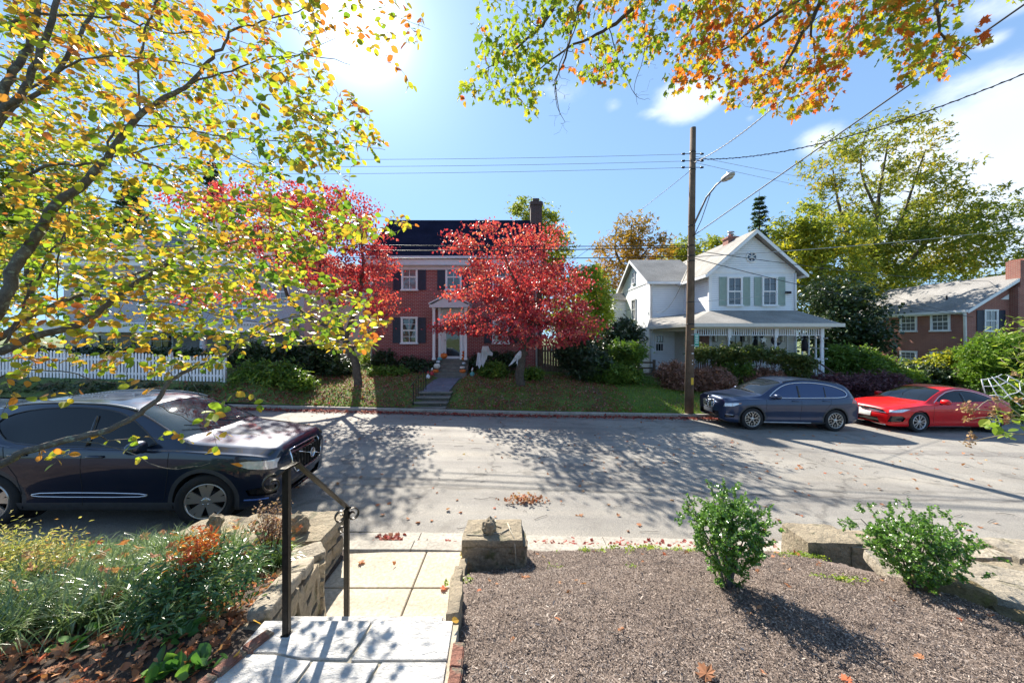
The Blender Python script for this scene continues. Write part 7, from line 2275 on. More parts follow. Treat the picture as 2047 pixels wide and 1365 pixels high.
# --- boxwoods in the mulch
def boxwood(lab, px, py, D, w, h, seed):
    base = P(px, py, D); base.z = float(bed_right(base.x, base.y)) - .01
    t = thing('boxwood', lab, 'shrub', base, 0, 'young boxwoods in the mulch bed')
    sk = Skeleton(); r_ = random.Random(seed)
    for k in range(9):
        a = r_.uniform(0, 6.28); q_ = r_.uniform(.1, .5) * w
        sk.path([Vector((.02 * math.cos(a), .02 * math.sin(a), 0)), Vector((q_ * .45 * math.cos(a), q_ * .45 * math.sin(a), h * .4)), Vector((q_ * math.cos(a), q_ * math.sin(a), h * r_.uniform(.65, .9)))], .009, .003, sub=3, wob=.004)
    E = [(Vector((0, 0, h * .55)), (w * .44, w * .42, h * .38)), (Vector((w * .12, 0, h * .66)), (w * .36, w * .36, h * .28)), (Vector((-w * .2, 0, h * .62)), (w * .28, w * .3, h * .28)), (Vector((0, 0, h * .2)), (w * .24, w * .22, h * .18))]
    n = 430
    cen = in_ellipsoids(E, n, .45)
    # sprigs that break the outline
    k = 110
    d = rand_dirs(k); d[:, 2] = np.abs(d[:, 2]) * 1.1
    out = np.array([0, 0, h * .55]) + norm(d) * np.array([w * .53, w * .5, h * .47]) * rng.uniform(.88, 1.30, (k, 1))
    allc = np.concatenate([cen, out])
    ends = sk.attach(allc, r_end=.0012, max_r=.004, wob=.06, ratio=.6)
    sk.mesh('stem', TWIG, t, 6, 3, .004)
    pos, ax = [], []
    for e in ends:
        p = Vector(sk.P[e]); q_ = Vector(sk.P[sk.par[e]]) if sk.par[e] >= 0 else p - Vector((0, 0, .05))
        d = (p - q_)
        if d.length < 1e-4: d = Vector((0, 0, 1))
        d = (d.normalized() + Vector((0, 0, .55)) + Vector((p.x, p.y, 0)) * .8).normalized()
        for i in range(13):
            u = i / 13 * .085
            for sg in (0, 1):
                a = rnd.uniform(0, 6.28)
                o_ = d.orthogonal().normalized(); o_ = Quaternion(d, a + sg * math.pi) @ o_
                pos.append(list(p - d * (u - .02))); ax.append(list(o_ * .8 + d * .6))
    pos = np.array(pos); ax = np.array(ax); nr = rand_dirs(len(pos)) * .6; nr[:, 2] += .8
    scatter('leaves', T_OVAL_LOW, pos, ax, nr, rng.uniform(.013, .025, len(pos)), LEAF_BOX, t, False)
    return t


boxwood('round boxwood standing alone in the middle of the mulch bed', 1455, 1178, 2.72, .54, .70, 1)
boxwood('wide low boxwood beside the rubble stones', 1830, 1160, 2.92, .70, .60, 2)

# ------------------------------------------------------------------ planted bed on the left
def strap_grass(name, lab, tufts, per, ln, wd, mat):
    """arching straps growing from tuft centres"""
    n = len(tufts) * per; seg = 5
    base = np.repeat(np.array(tufts), per, axis=0) + rng.normal(size=(n, 3)) * np.array([.03, .03, 0])
    a = rng.uniform(0, 2 * np.pi, n); L_ = ln * rng.uniform(.55, 1.25, n); lean = rng.uniform(.25, 1.15, n)
    side = np.stack([-np.sin(a), np.cos(a), np.zeros(n)], 1); out = np.stack([np.cos(a), np.sin(a), np.zeros(n)], 1)
    V = []
    for k in range(seg + 1):
        t_ = k / seg
        ang = lean * (t_ * 1.75)
        r = L_ * t_ * np.sin(ang * .75) ; z = L_ * t_ * np.cos(ang * .9)
        c = base + out * r[:, None]; c[:, 2] += z
        w = wd * (1 - t_ ** 2.2) + .0004
        V.append(c - side * w / 2); V.append(c + side * w / 2)
    V = np.stack(V, 1)
    K = 2 * (seg + 1)
    f = np.array([[2 * k, 2 * k + 1, 2 * k + 3, 2 * k + 2] for k in range(seg)])
    loops = (f[None] + (np.arange(n) * K)[:, None, None]).reshape(-1)
    o = np_mesh(name, V.reshape(-1, 3), loops, np.full(n * seg, 4), mat, None, True)
    return tag(o, kind='stuff')


LIRI = leafmat('strap_leaf', [(0, (.08, .14, .04)), (.5, (.15, .24, .075)), (.85, (.28, .36, .14)), (1, (.50, .48, .28))], .25, .3, 1.0, 3, .3)
tf = []
while len(tf) < 620:
    x, y = rng.uniform(-5.6, -1.9), rng.uniform(1.45, 3.72)
    if x > -2.35 and y < 3.0 and rng.random() < .9: continue
    if x > -2.75 and y < 2.05: continue
    if x > -3.75 and y > 3.75: continue
    if x > -2.6: 
        if y > 3.3: continue
    tf.append([x, y, float(bed_left(x, y))])
strap_grass('grass', '', tf, 46, .27, .0085, LIRI)

def px_bed(px, py):
    """point of the left bed seen at a pixel"""
    y = 2.0
    for _ in range(40):
        z = float(bed_left((px - CX) / F * y, y)); y = F * (EYE - z) / (py - CY)
    return Vector(((px - CX) / F * y, y, float(bed_left((px - CX) / F * y, y))))


T_NARROW = ([(0, 0, 0), (.15, .4, .04), (0, 1, -.1), (-.15, .4, .04)], [(0, 1, 2, 3)])
NANDG = leafmat('nandina_leaf', [(0, (.03, .08, .035)), (.5, (.08, .18, .06)), (.85, (.20, .28, .08)), (1, (.45, .38, .12))], .3, .3, .8, 3, .3)
NANDR = leafmat('nandina_red_leaf', [(0, (.50, .07, .04)), (.5, (.62, .20, .05)), (.8, (.60, .34, .08)), (1, (.35, .36, .08))], .4, .45, .5, 4, .3)
c = Vector((-1.98, 2.25, .99))
t = thing('nandina_shrub', 'feathery dark green shrub topped with a tuft of orange red leaves', 'shrub', c)
E = [(Vector((-.02, 0, .16)), (.30, .26, .20)), (Vector((.15, .05, .26)), (.20, .2, .14)), (Vector((-.12, 0, .3)), (.15, .15, .10))]
cen = in_ellipsoids(E, 120, .4); sk = Skeleton()
for k in range(6): a = k; sk.path([Vector((0, 0, 0)), Vector((.05 * math.cos(a), .05 * math.sin(a), .2)), Vector((.12 * math.cos(a), .12 * math.sin(a), .36))], .008, .003, sub=2)
sk.attach(cen, r_end=.001, max_r=.003)
sk.mesh('stem', TWIG, t, 5, 3)
foliage('leaves', cen, 30, .05, .05, NANDG, t, T_NARROW, .9, .1)
red = in_ellipsoids([(Vector((-.06, .06, .42)), (.11, .09, .07)), (Vector((-.02, .02, .34)), (.12, .1, .05))], 34, .2)
foliage('red_leaves', red, 15, .03, .045, NANDR, t, T_NARROW, 1, -.3)

c = px_bed(-75, 1215); c.z -= .06
t = shrub('shrub', 'pale yellow feathery shrub at the left edge above the strap grass', 'shrub', c,
          [(c + Vector((-.15, .3, .14)), (.40, .34, .13)), (c + Vector((.16, .3, .08)), (.22, .25, .10)), (c + Vector((-.5, .3, .2)), (.35, .3, .16))], 170, 26, .07, .036,
          leafmat('straw_leaf', [(0, (.22, .28, .06)), (.4, (.42, .42, .12)), (.8, (.60, .52, .22)), (1, (.60, .28, .10))], .5, .45, .4, 3, .3), TWIG, None, T_NARROW, droop=-.1)
c = Vector((-2.22, 3.30, .68))
t = thing('red_stemmed_plant', 'spent plant with bare red brown stems and dry seed tops on the wall', 'plant', c)
mb = MB(); tips = []
for k in range(34):
    a = rnd.uniform(0, 6.28); q_ = rnd.uniform(.03, .15); hh = rnd.uniform(.28, .52)
    e = Vector((q_ * math.cos(a), q_ * math.sin(a), hh)); mb.tube([(e.x * .2, e.y * .2, 0), (e.x * .6, e.y * .6, hh * .6), e], [.004, .003, .0018], 4, caps=False); tips.append(e)
    for j in range(3):
        u = rnd.uniform(.5, .9); p = Vector((e.x * u, e.y * u, hh * u)); d = p + Vector((rnd.gauss(0, .03), rnd.gauss(0, .03), rnd.uniform(.03, .07))); mb.tube([p, d], [.002, .001], 3, caps=False); tips.append(d)
mb.build('stem', pm('red_stem', (.16, .05, .035), .7, var=.3), t, normals=False)
foliage('leaves', np.array([list(e) for e in tips]), 6, .016, .022, leafmat('seed_head', [(0, (.16, .10, .08)), (.5, (.32, .24, .19)), (.8, (.50, .30, .16)), (1, (.5, .12, .06))], .8, .3, .2, 3, .2), t, T_OVAL_LOW, 1, -.2)
low = in_ellipsoids([(Vector((0, 0, .12)), (.2, .16, .1))], 30)
foliage('basal_leaves', low, 7, .03, .045, LEAF_LIME, t, T_OVAL_LOW, 1, 0)

BROAD = leafmat('broad_leaf', [(0, (.05, .14, .03)), (.6, (.10, .24, .05)), (1, (.22, .36, .06))], .35, .4, .6, 2, .2)
for k, (px, py, lab, n) in enumerate([(330, 1345, 'low green plant with pointed broad leaves at the bottom edge', 26), (400, 1335, 'pair of long pointed green leaves right of the low plant at the bottom edge', 14), (352, 1275, 'small green seedling among the fallen leaves', 12), (160, 1290, 'bright green sprig in the dry leaves above the bottom left corner', 14)]):
    c = px_bed(px, py)
    t = thing('seedling', lab, 'plant', c, 0, 'green sprouts among the fallen leaves')
    ax = rand_dirs(n); ax[:, 2] = np.abs(ax[:, 2]) * .7 + .25
    nr = rand_dirs(n) * .5; nr[:, 2] += .8
    pos = rng.normal(size=(n, 3)) * np.array([.045, .04, .0]) + np.array([0, 0, .015])
    mb = MB()
    for p_, a_ in zip(pos, norm(ax)): mb.tube([(0, 0, -.01), tuple(p_ + a_ * .012)], .0016, 3, caps=False)
    mb.build('stem', BROAD, t, normals=False)
    scatter('leaves', T_OVAL, pos, ax, nr, rng.uniform(.05, .09, n), BROAD, t, True)


# ------------------------------------------------------------------ litter, mulch chips, grass
def on_surface(n, x0, x1, y0, y1, zf, keep=None):
    out = []
    tot = 0
    x = rng.uniform(x0, x1, n * 4); y = rng.uniform(y0, y1, n * 4)
    if keep is not None:
        m = keep(x, y); x, y = x[m], y[m]
    x, y = x[:n], y[:n]
    return np.stack([x, y, zf(x, y)], 1)


def litter(name, pos, size, mat, tmpl=T_MAPLE, lift=.008, tilt=.35):
    n = len(pos); p = pos.copy(); p[:, 2] += lift
    ax = rand_dirs(n); ax[:, 2] *= tilt * .6
    nr = rand_dirs(n) * tilt; nr[:, 2] += 1
    return tag(scatter(name, tmpl, p, ax, nr, size * rng.uniform(.6, 1.3, n), mat, None, False), kind='stuff')


pb = lambda x, y: bed_left(x, y)
pos = on_surface(1700, -4.6, -1.45, 1.2, 3.6, pb, lambda x, y: (x < np.interp(y, [2.05, 3.2, 3.6], [-1.5, -1.85, -2.2])))
litter('fallen_leaves', pos, .062, LITTER, lift=.015, tilt=.8)
pos = on_surface(700, -2.8, -1.55, 1.4, 3.5, pb, lambda x, y: (x < np.interp(y, [2.05, 3.2, 3.6], [-1.55, -1.95, -2.25])))
litter('fallen_leaves', pos, .036, LITTER, T_OVAL, lift=.02, tilt=.9)
pos = on_surface(300, -5.0, -2.2, 2.2, 3.9, pb); pos[:, 2] += rng.uniform(.08, .24, len(pos))
litter('fallen_leaves', pos, .075, LITTER, lift=.0, tilt=.9)
# street: loose leaves, gutter drifts, two little heaps
sz = lambda x, y: street(x) + .05 * np.sin(np.pi * np.clip((y - 5) / 7.8, 0, 1)) + .004
pos = on_surface(420, -7, 13, 5.1, 12.6, sz)
litter('fallen_leaves', pos, .065, LITTER, lift=.006, tilt=.4)
x = rng.uniform(-14, 12, 5200); y = kerb_y(x) - np.abs(rng.normal(0, .16, len(x))) - .02
litter('fallen_leaves', np.stack([x, y, street(x) + rng.uniform(.01, .05, len(x))], 1), .075, LITTER_RED, T_OVAL_LOW, tilt=.6)
c = P(1052, 1005, 5.85)
p = rng.normal(size=(150, 3)) * np.array([.17, .08, .015]) + np.array([c.x, 6.0, .055])
litter('fallen_leaves', p, .05, LITTER, T_MAPLE, tilt=.9)
p = rng.normal(size=(120, 3)) * np.array([.10, .06, .02]) + np.array([-1.62, 4.78, .05])
litter('fallen_leaves', p, .065, LITTER_RED, T_MAPLE, tilt=.9)
x = rng.uniform(-2.2, 4, 240); p = np.stack([x, rng.normal(4.74, .05, len(x)), np.full(len(x), .03)], 1)
litter('fallen_leaves', p, .05, LITTER_RED, T_MAPLE, tilt=.6)
p = np.array([[-1.35, 4.15, .12], [-.75, 3.75, .12], [-1.2, 3.2, .12], [-.62, 4.3, .12], [-1.8, 4.2, .12], [.10, 3.2, .62], [1.0, 1.8, 1.02], [2.35, 1.95, .9], [.95, 4.3, .17], [1.2, 4.35, .16], [3.1, 4.2, .24], [2.9, 4.3, .2], [3.2, 4.05, .3], [5.2, 4.3, .28], [.3, 4.25, .17]])
litter('fallen_leaves', p, .085, LITTER, T_MAPLE, lift=.01, tilt=.4)
p = np.array([[-1.36, 1.94, 1.19], [-1.38, 1.80, 1.16], [-.335, 1.99, 1.17]])
litter('fallen_leaves', p, .07, leafmat('yellow_fallen_leaf', [(0, (.55, .40, .08)), (1, (.62, .30, .06))]), T_OVAL, lift=.01, tilt=.6)
# twigs on the road and the mulch
mb = MB()
for k in range(110):
    x, y = rnd.uniform(-2, 9), rnd.uniform(5.1, 9.5); a = rnd.uniform(-.6, .6); ln = rnd.uniform(.05, .28); z = float(sz(x, y)) + .006
    q_ = Vector((math.cos(a) * ln, math.sin(a) * ln, 0)); mb.tube([(x, y, z), Vector((x, y, z)) + q_ * .5 + Vector((0, rnd.gauss(0, .02), .006)), Vector((x, y, z)) + q_], .0035, 4)
tag(mb.build('twig_debris', TWIG), kind='stuff')

# mulch chips
T_CHIP = ([(-.12, 0, 0), (.12, 0, 0), (.15, .6, .05), (.02, 1, .02), (-.13, .7, .03), (-.1, 0, -.12), (-.1, .9, -.1)], [(0, 1, 2, 3, 4), (4, 6, 5, 0)])
CHIP = leafmat('mulch_chip', [(0, (.05, .036, .030)), (.3, (.14, .105, .085)), (.56, (.245, .19, .155)), (.84, (.34, .275, .23)), (.97, (.48, .41, .35)), (1, (.68, .62, .55))], .9, .0, .25, 2.5, .15)
x = rng.uniform(-.48, 4.2, 230000); y = 1.25 + 3.15 * rng.random(230000) ** 1.25
m_ = (x < 3.5 + .25 * np.sin(y * 3)) & (x < y * 1.55 + .4) & (x > np.interp(y, [1.3, 2.2, 3.8], [-.26, -.30, -.44]))
x, y = x[m_], y[m_]
pos = np.stack([x, y, bed_right(x, y) + .006 + rng.uniform(0, .012, len(x))], 1)
ax = rand_dirs(len(pos)); ax[:, 2] *= .35
nr = rand_dirs(len(pos)) * .5; nr[:, 2] += 1
sz_ = rng.uniform(.006, .017, len(pos)) * np.where(rng.random(len(pos)) < .02, 2.1, 1)
tag(scatter('mulch_chips', T_CHIP, pos, ax, nr, sz_, CHIP), kind='stuff')
mb = MB()
for k in range(46):
    x, y = rnd.uniform(0, 3.2), rnd.uniform(1.4, 4.2)
    a = rnd.uniform(-1.2, 1.2); ln = rnd.uniform(.05, .2); z = float(bed_right(x, y)) + .022
    q_ = Vector((math.cos(a) * ln, math.sin(a) * ln, 0)); mb.tube([(x, y, z), Vector((x, y, z)) + q_ * .5 + Vector((0, rnd.gauss(0, .015), .01)), Vector((x, y, z - .004)) + q_], .0022, 4)
tag(mb.build('twig_debris', TWIG), kind='stuff')
x = rng.uniform(-.4, 3.4, 900); y = 1.35 + 3 * rng.random(900)
m_ = x < y * 1.5 + .3; x, y = x[m_], y[m_]
pos = np.stack([x, y, bed_right(x, y) + .016], 1); ax = rand_dirs(len(pos)); ax[:, 2] *= .3; nr = rand_dirs(len(pos)) * .5; nr[:, 2] += 1
tag(scatter('mulch_chips', T_CHIP, pos, ax, nr, rng.uniform(.02, .04, len(pos)), CHIP), kind='stuff')
pos = on_surface(46, -.3, 3.3, 1.5, 4.35, bed_right)
litter('fallen_leaves', pos, .05, LITTER, T_MAPLE, lift=.02, tilt=.6)
# weeds at the kerb edge of the bed
for k, (x, y, r, n) in enumerate([(1.55, 4.36, .3, 60), (3.35, 4.05, .16, 60), (.9, 4.3, .1, 12), (2.1, 4.3, .2, 26), (.45, 3.6, .03, 3), (1.1, 3.35, .03, 3), (-.43, 3.1, .05, 10), (2.75, 3.05, .1, 14)]):
    xx = rng.normal(x, r, n); yy = np.clip(rng.normal(y, r * .35, n), 1, 4.42)
    cen = np.stack([xx, yy, bed_right(xx, yy) + .02], 1)
    o = foliage('weeds', cen, 9, .018, .022, LEAF_LIME, None, T_OVAL_LOW, .6, -.3); tag(o, kind='stuff')

# lawn blades and the leaves on it
GRASSM = leafmat('grass_blade', [(0, (.10, .17, .03)), (.5, (.18, .30, .04)), (.85, (.30, .40, .07)), (1, (.34, .32, .12))], .5, .35, .3, .5, .3)
x = rng.uniform(-8.4, 14, 90000); y = kerb_y(x) + .17 + 5.8 * rng.random(len(x)) ** 1.5
m_ = ~((np.abs(x + 3.05 + (y - 13) * .02) < .75) & (y < 14.4)) & ((x > 3.6) | (rng.random(len(x)) < .45)) & ~((y > 14.0) & (np.abs(x - (-2.95 - .02 * (y - 14))) < .7) & (y < 17.4))
x, y = x[m_], y[m_]
pos = np.stack([x, y, yard(x, y) - .005], 1)
ax = rand_dirs(len(pos)) * .5; ax[:, 2] = 1
T_BLADE = ([(-.12, 0, 0), (.12, 0, 0), (.02, 1, .2)], [(0, 1, 2)])
tag(scatter('grass', T_BLADE, pos, ax, rand_dirs(len(pos)), rng.uniform(.04, .10, len(pos)), GRASSM), kind='stuff')
x = rng.uniform(-10.8, 4.5, 12000); y = kerb_y(x) + .17 + 4.8 * rng.random(len(x)) ** 1.2
m_ = ~((np.abs(x + 2.98) < .7) & (rng.random(len(x)) < .93)); x, y = x[m_], y[m_]
litter('fallen_leaves', np.stack([x, y, yard(x, y) + .03], 1), .075, LITTER_RED, T_OVAL_LOW, tilt=.6)
x = rng.uniform(4.5, 12, 500); y = kerb_y(x) + .17 + 4.6 * rng.random(len(x))
litter('fallen_leaves', np.stack([x, y, yard(x, y) + .03], 1), .07, LITTER, T_OVAL_LOW, tilt=.6)
x = rng.uniform(-14, -8.0, 900); y = kerb_y(x) + .18 + .6 * rng.random(len(x))
litter('fallen_leaves', np.stack([x, y, yard(x, y) + .03], 1), .07, LITTER_RED, T_OVAL_LOW, tilt=.6)

# ------------------------------------------------------------------ utility pole, lamp and wires
POLEW = rockmat('pole_wood', [(.085, .055, .035), (.15, .10, .065), (.21, .15, .10)], 3, .01, .9)
D = 13.15
pb_, pt_ = P(1377, 822, D), P(1385.5, 256, D)
t = thing('utility_pole', 'tall brown wooden utility pole with a curved street lamp arm by the far kerb', 'utility pole', pb_)
O = TZ(-pb_)
m = MB(M=O); m.tube([pb_ + Vector((0, 0, -.3)), pb_.lerp(pt_, .33), pb_.lerp(pt_, .66), pt_], [.155, .14, .118, .098], 16); m.build('pole', POLEW, t)
def pole_pt(py, dy=0.0): u = (822 - py) / (822 - 256); p = pb_.lerp(pt_, u); return Vector((p.x, p.y + dy, p.z))
m = MB(M=O)
lp = [pole_pt(455, -.1), P(1396, 430, 12.9), P(1412, 395, 12.4), P(1432, 370, 11.9), P(1447, 358, 11.5)]
m.tube(lp, [.035, .034, .032, .028, .026], 8); m.tube([pole_pt(478, -.1), P(1402, 440, 12.8), P(1420, 388, 12.25)], .014, 6)
arm = m.build('lamp_arm', pm('galv_grey', (.22, .23, .24), .4, .5), t)
m = MB(M=O); c = P(1455, 354, 11.35); m.blob(c, (.13, .30, .085), 3, power=.85); m.lathe([(.05, .07), (.05, .14), (.02, .15)], c + Vector((0, -.02, 0)), 'z', 12)
hd = m.build('lamp_head', pm('lamp_grey', (.42, .43, .42), .4, .3), arm)
m = MB(M=O); m.blob(c + Vector((0, -.08, -.06)), (.10, .17, .06), 2); m.build('lamp_lens', pm('lamp_glass', (.55, .55, .5), .15), hd)
for py in (308, 322, 335):
    for sgn in (-1, 1):
        m = MB(M=O); p = pole_pt(py, 0); e = p + Vector((sgn * .30, 0, 0)); m.tube([p, e], .012, 6); m.tube([e, e + Vector((sgn * .10, 0, 0))], [.045, .03], 8); m.build('insulator', IRON, t)
m = MB(M=O)
for py in (305, 340, 452, 492, 512, 522, 604, 648):
    p = pole_pt(py); r = .155 - .057 * (822 - py) / 566; m.lathe([(r + .004, -.02), (r + .008, -.015), (r + .008, .015), (r + .004, .02)], p, 'z', 16)
m.build('pole_band', IRON, t)
m = MB(M=O); p = pole_pt(680, -.17) + Vector((.16, 0, 0)); m.box(p.x - .08, p.x + .08, p.y - .012, p.y, p.z - .24, p.z + .24)
sg = m.build('street_sign', pm('sign_green', (.02, .28, .20), .4, coat=.3), t)
m = MB(M=O)
for k in range(5): m.box(p.x - .055, p.x + .055, p.y - .0165, p.y - .0125, p.z + .15 - .065 * k, p.z + .172 - .065 * k)
m.box(p.x - .07, p.x + .07, p.y - .0165, p.y - .0125, p.z - .215, p.z - .20); m.box(p.x - .07, p.x + .07, p.y - .0165, p.y - .0125, p.z + .20, p.z + .215)
m.build('sign_border', WHITE, sg)
for py, w_, h_, mt in ((658, .12, .03, pm('tag_yellow', (.75, .45, .03), .5)), (669, .12, .012, WHITE), (690, .12, .012, WHITE), (706, .07, .045, pm('tag_grey', (.5, .5, .5), .4)), (761, .085, .26, pm('tag_yellow', (.75, .45, .03), .5)), (720, .03, .03, WHITE), (727, .03, .03, WHITE)):
    m = MB(M=O); p = pole_pt(py, -.152) + Vector((.03, 0, 0)); m.box(p.x - w_ / 2, p.x + w_ / 2, p.y - .012, p.y + .03, p.z - h_ / 2, p.z + h_ / 2); o = m.build('pole_tag', mt, t)
WIRE = pm('wire_black', (.02, .02, .022), .5, var=.1)
WIREG = pm('wire_grey', (.30, .31, .32), .5, var=.1)
def wire(lab, a, b, sag, r=.011, mat=None, n=26, twist=False):
    a, b = Vector(a), Vector(b); pts = []
    for k in range(n + 1):
        u = k / n; pts.append(a.lerp(b, u) + Vector((0, 0, -4 * sag * u * (1 - u))))
    m = MB(); m.tube([p - a for p in pts], r, 5)
    if twist:
        k = int((b - a).length / .22); q_ = []
        for i in range(k * 4):
            u = i / (k * 4); c_ = a.lerp(b, u) + Vector((0, 0, -4 * sag * u * (1 - u))); th = i * math.pi / 2; q_.append(c_ - a + Vector((0, math.cos(th) * .02, math.sin(th) * .02)))
        m.tube(q_, .008, 4)
    o = m.build('overhead_wire', mat or WIRE, normals=False); o.location = a
    return tag(o, lab, 'wire', 'overhead wires from the utility pole')
wire('topmost thin wire running left from the pole over the roofs', pole_pt(308), P(-150, 304, 14), .25, .007, WIREG)
wire('second thin wire running left high over the roofs', pole_pt(322), P(-150, 322, 14), .22, .007, WIREG)
wire('third thin wire running left just under the upper pair', pole_pt(335), P(-150, 340, 14), .2, .007, WIREG)
wire('upper black cable crossing in front of the brick house roof', pole_pt(491), P(-150, 458, 14.2), .25, .016)
wire('middle black cable crossing in front of the brick house roof', pole_pt(494), P(-150, 474, 14.2), .3, .018)
wire('lowest black cable crossing in front of the brick house roof', pole_pt(512), P(-150, 478, 14.2), .35, .016)
wire('thick black cable rising from mid pole to the top right corner', pole_pt(474), P(2150, -62, 5), .0, .016)
wire('sagging twisted black cable leaving toward the right edge', pole_pt(318), P(2250, 60, 6), .62, .012, twist=True)
wire('steep twisted cable climbing from the pole through the maple boughs', pole_pt(326), P(1850, -80, 4.5), .35, .011, twist=True)
wire('pale wire going right over the trees above the white gable', pole_pt(514), P(2100, 448, 24), .2, .014, WIREG)
wire('dark wire dipping across the upper wall of the white house', pole_pt(500), P(2100, 560, 30), .5, .014)
wire('second dark wire crossing below the round gable window', pole_pt(515), P(2100, 640, 30), .7, .014)
wire('thin high wire falling away to the right behind the lamp', pole_pt(312), P(1720, 372, 30), .1, .008, WIREG)
wire('thin high wire just below the other behind the lamp', pole_pt(324), P(1720, 392, 30), .1, .008, WIREG)
wire('diagonal cable dropping left from the pole to the brick house', pole_pt(338), P(1110, 545, 20), .1, .009)
wire('looped cable dropping from the pole to the white house wing', pole_pt(520), P(1312, 622, 22.2), .7, .010)
wire('thin line from the pole to a box on the white house wall', pole_pt(604), P(1574, 585, 19.3), .05, .008, WIREG)
wire('service line running to the corner of the right brick house', P(1700, 560, 29), P(1925, 630, 23.3), .2, .010)
o = MB().box(-.14, .14, -.12, 0, -.06, .06, .01).build('meter_box', pm('black_felt', (.015, .012, .02))); o.location = P(1574, 585, 19.38)
tag(o, 'small black box on the upper wall of the white house', 'electrical box')

# ------------------------------------------------------------------ wrought iron handrail at the landing
p1b, p1t = P(573, 1268, 1.94), P(573, 938, 1.94)
p2t = P(693, 1016, 2.66); p2b = Vector((p2t.x, p2t.y, .50))
t = thing('handrail', 'bronze black iron handrail with scrolled ends beside the landing', 'handrail', p1b)
O = TZ(-p1b)
BRONZE = pm('bronze_black_iron', (.030, .026, .021), .38, .6, var=.35, scale=30, bump=.0012, bscale=90)
for a, b_ in ((p1b, p1t), (p2b, p2t)):
    m = MB(M=O); m.box(a.x - .0165, a.x + .0165, a.y - .0165, a.y + .0165, a.z, b_.z, .003)
    if a is p1b: m.box(a.x - .022, a.x + .022, a.y - .022, a.y + .022, a.z, a.z + .012, .003)
    m.build('post', BRONZE, t)
pk_ = P(592, 925, 2.0)
rail = [p1t + Vector((-.035, -.05, -.02)), p1t + Vector((-.01, -.02, .004)), pk_, p2t + Vector((.004, .0, .008)), p2t + Vector((.014, .035, -.012))]
def bar(m, pts, w, h_):
    for a, b_ in zip(pts[:-1], pts[1:]):
        d = (b_ - a).normalized(); s_ = d.cross(Vector((0, 0, 1)));
        if s_.length < .05: s_ = Vector((1, 0, 0))
        s_ = Vector((1, 0, 0)); u = s_.cross(d).normalized() * h_ / 2; s2 = s_ * w / 2
        m.add([a - s2 - u, a + s2 - u, a + s2 + u, a - s2 + u, b_ - s2 - u, b_ + s2 - u, b_ + s2 + u, b_ - s2 + u], [(0, 3, 2, 1), (4, 5, 6, 7), (0, 1, 5, 4), (1, 2, 6, 5), (2, 3, 7, 6), (3, 0, 4, 7)])
m = MB(M=O); bar(m, rail, .036, .011); m.build('rail', BRONZE, t)
def scroll(c, r0, r1, turns, a0, dirn=1, w=.028):
    pts = []
    n = int(26 * turns)
    for k in range(n + 1):
        u = k / n; a = a0 + dirn * 2 * math.pi * turns * u; r = r0 + (r1 - r0) * u
        pts.append(Vector((c.x + r * math.cos(a) * .78, c.y + r * math.cos(a) * .62, c.z + r * math.sin(a))))
    m = MB(M=O); hw = w / 2; q_ = Vector((-.62, .78, 0)) * hw
    V = []
    for i, p in enumerate(pts):
        nn = (p - c).normalized() * .0035
        V += [p - q_ - nn, p + q_ - nn, p + q_ + nn, p - q_ + nn]
    Fc = [(0, 1, 2, 3), tuple(len(V) - 4 + k for k in (3, 2, 1, 0))]
    for i in range(len(pts) - 1):
        for k in range(4): Fc.append((4 * i + k, 4 * i + (k + 1) % 4, 4 * i + 4 + (k + 1) % 4, 4 * i + 4 + k))
    m.add(V, Fc); return m.build('scroll', BRONZE, t)
scroll(p1t + Vector((-.045, -.045, -.060)), .052, .016, 1.15, math.pi * .42, 1)
scroll(p2t + Vector((.036, .02, -.052)), .050, .014, 1.2, math.pi * .6, -1)
scroll(p2t + Vector((-.036, -.02, -.055)), .046, .016, 1.1, math.pi * .35, 1)
scroll(p2t + Vector((-.030, -.02, -.150)), .034, .012, .9, -math.pi * .3, 1)

# ------------------------------------------------------------------ seasonal decorations on the steps and lawn
PUM = {'orange': pm('pumpkin_orange', (.72, .16, .02), .45, var=.2, scale=8), 'deep': pm('pumpkin_deep', (.52, .09, .02), .45, var=.2, scale=8), 'white': pm('pumpkin_white', (.70, .68, .60), .5, var=.1),
       'teal': pm('pumpkin_teal', (.10, .36, .38), .5, var=.15), 'pale': pm('pumpkin_pale', (.55, .62, .66), .5, var=.1)}
STEMM = pm('pumpkin_stem', (.16, .14, .05), .8)
def pumpkin(px, py, D, r, h_, kind, lab):
    c = P(px, py, D); o = thing('pumpkin', lab, 'pumpkin', c, 0, 'pumpkins stacked on the entry steps')
    n, k = 40, 12; V, Fc = [], []
    for i in range(k + 1):
        th = math.pi * i / k; rr = math.sin(th) ** .8; z = math.cos(th)
        for j in range(n):
            a = 2 * math.pi * j / n; q_ = r * rr * (1 - .07 * abs(math.cos(a * 5)) ** 4)
            zz = h_ * (z * .5 - (.10 * (1 - rr) if i < k / 2 else 0)); V.append((q_ * math.cos(a), q_ * math.sin(a), zz))
    for i in range(k):
        for j in range(n): Fc.append((i * n + j, i * n + (j + 1) % n, (i + 1) * n + (j + 1) % n, (i + 1) * n + j))
    m = MB(); m.add(V, Fc, True); m.build('gourd', PUM[kind], o)
    m = MB(); m.tube([(0, 0, h_ * .36), (.01, 0, h_ * .52), (.03, .01, h_ * .62)], [r * .14, r * .09, r * .08], 7); m.build('stem', STEMM, o)
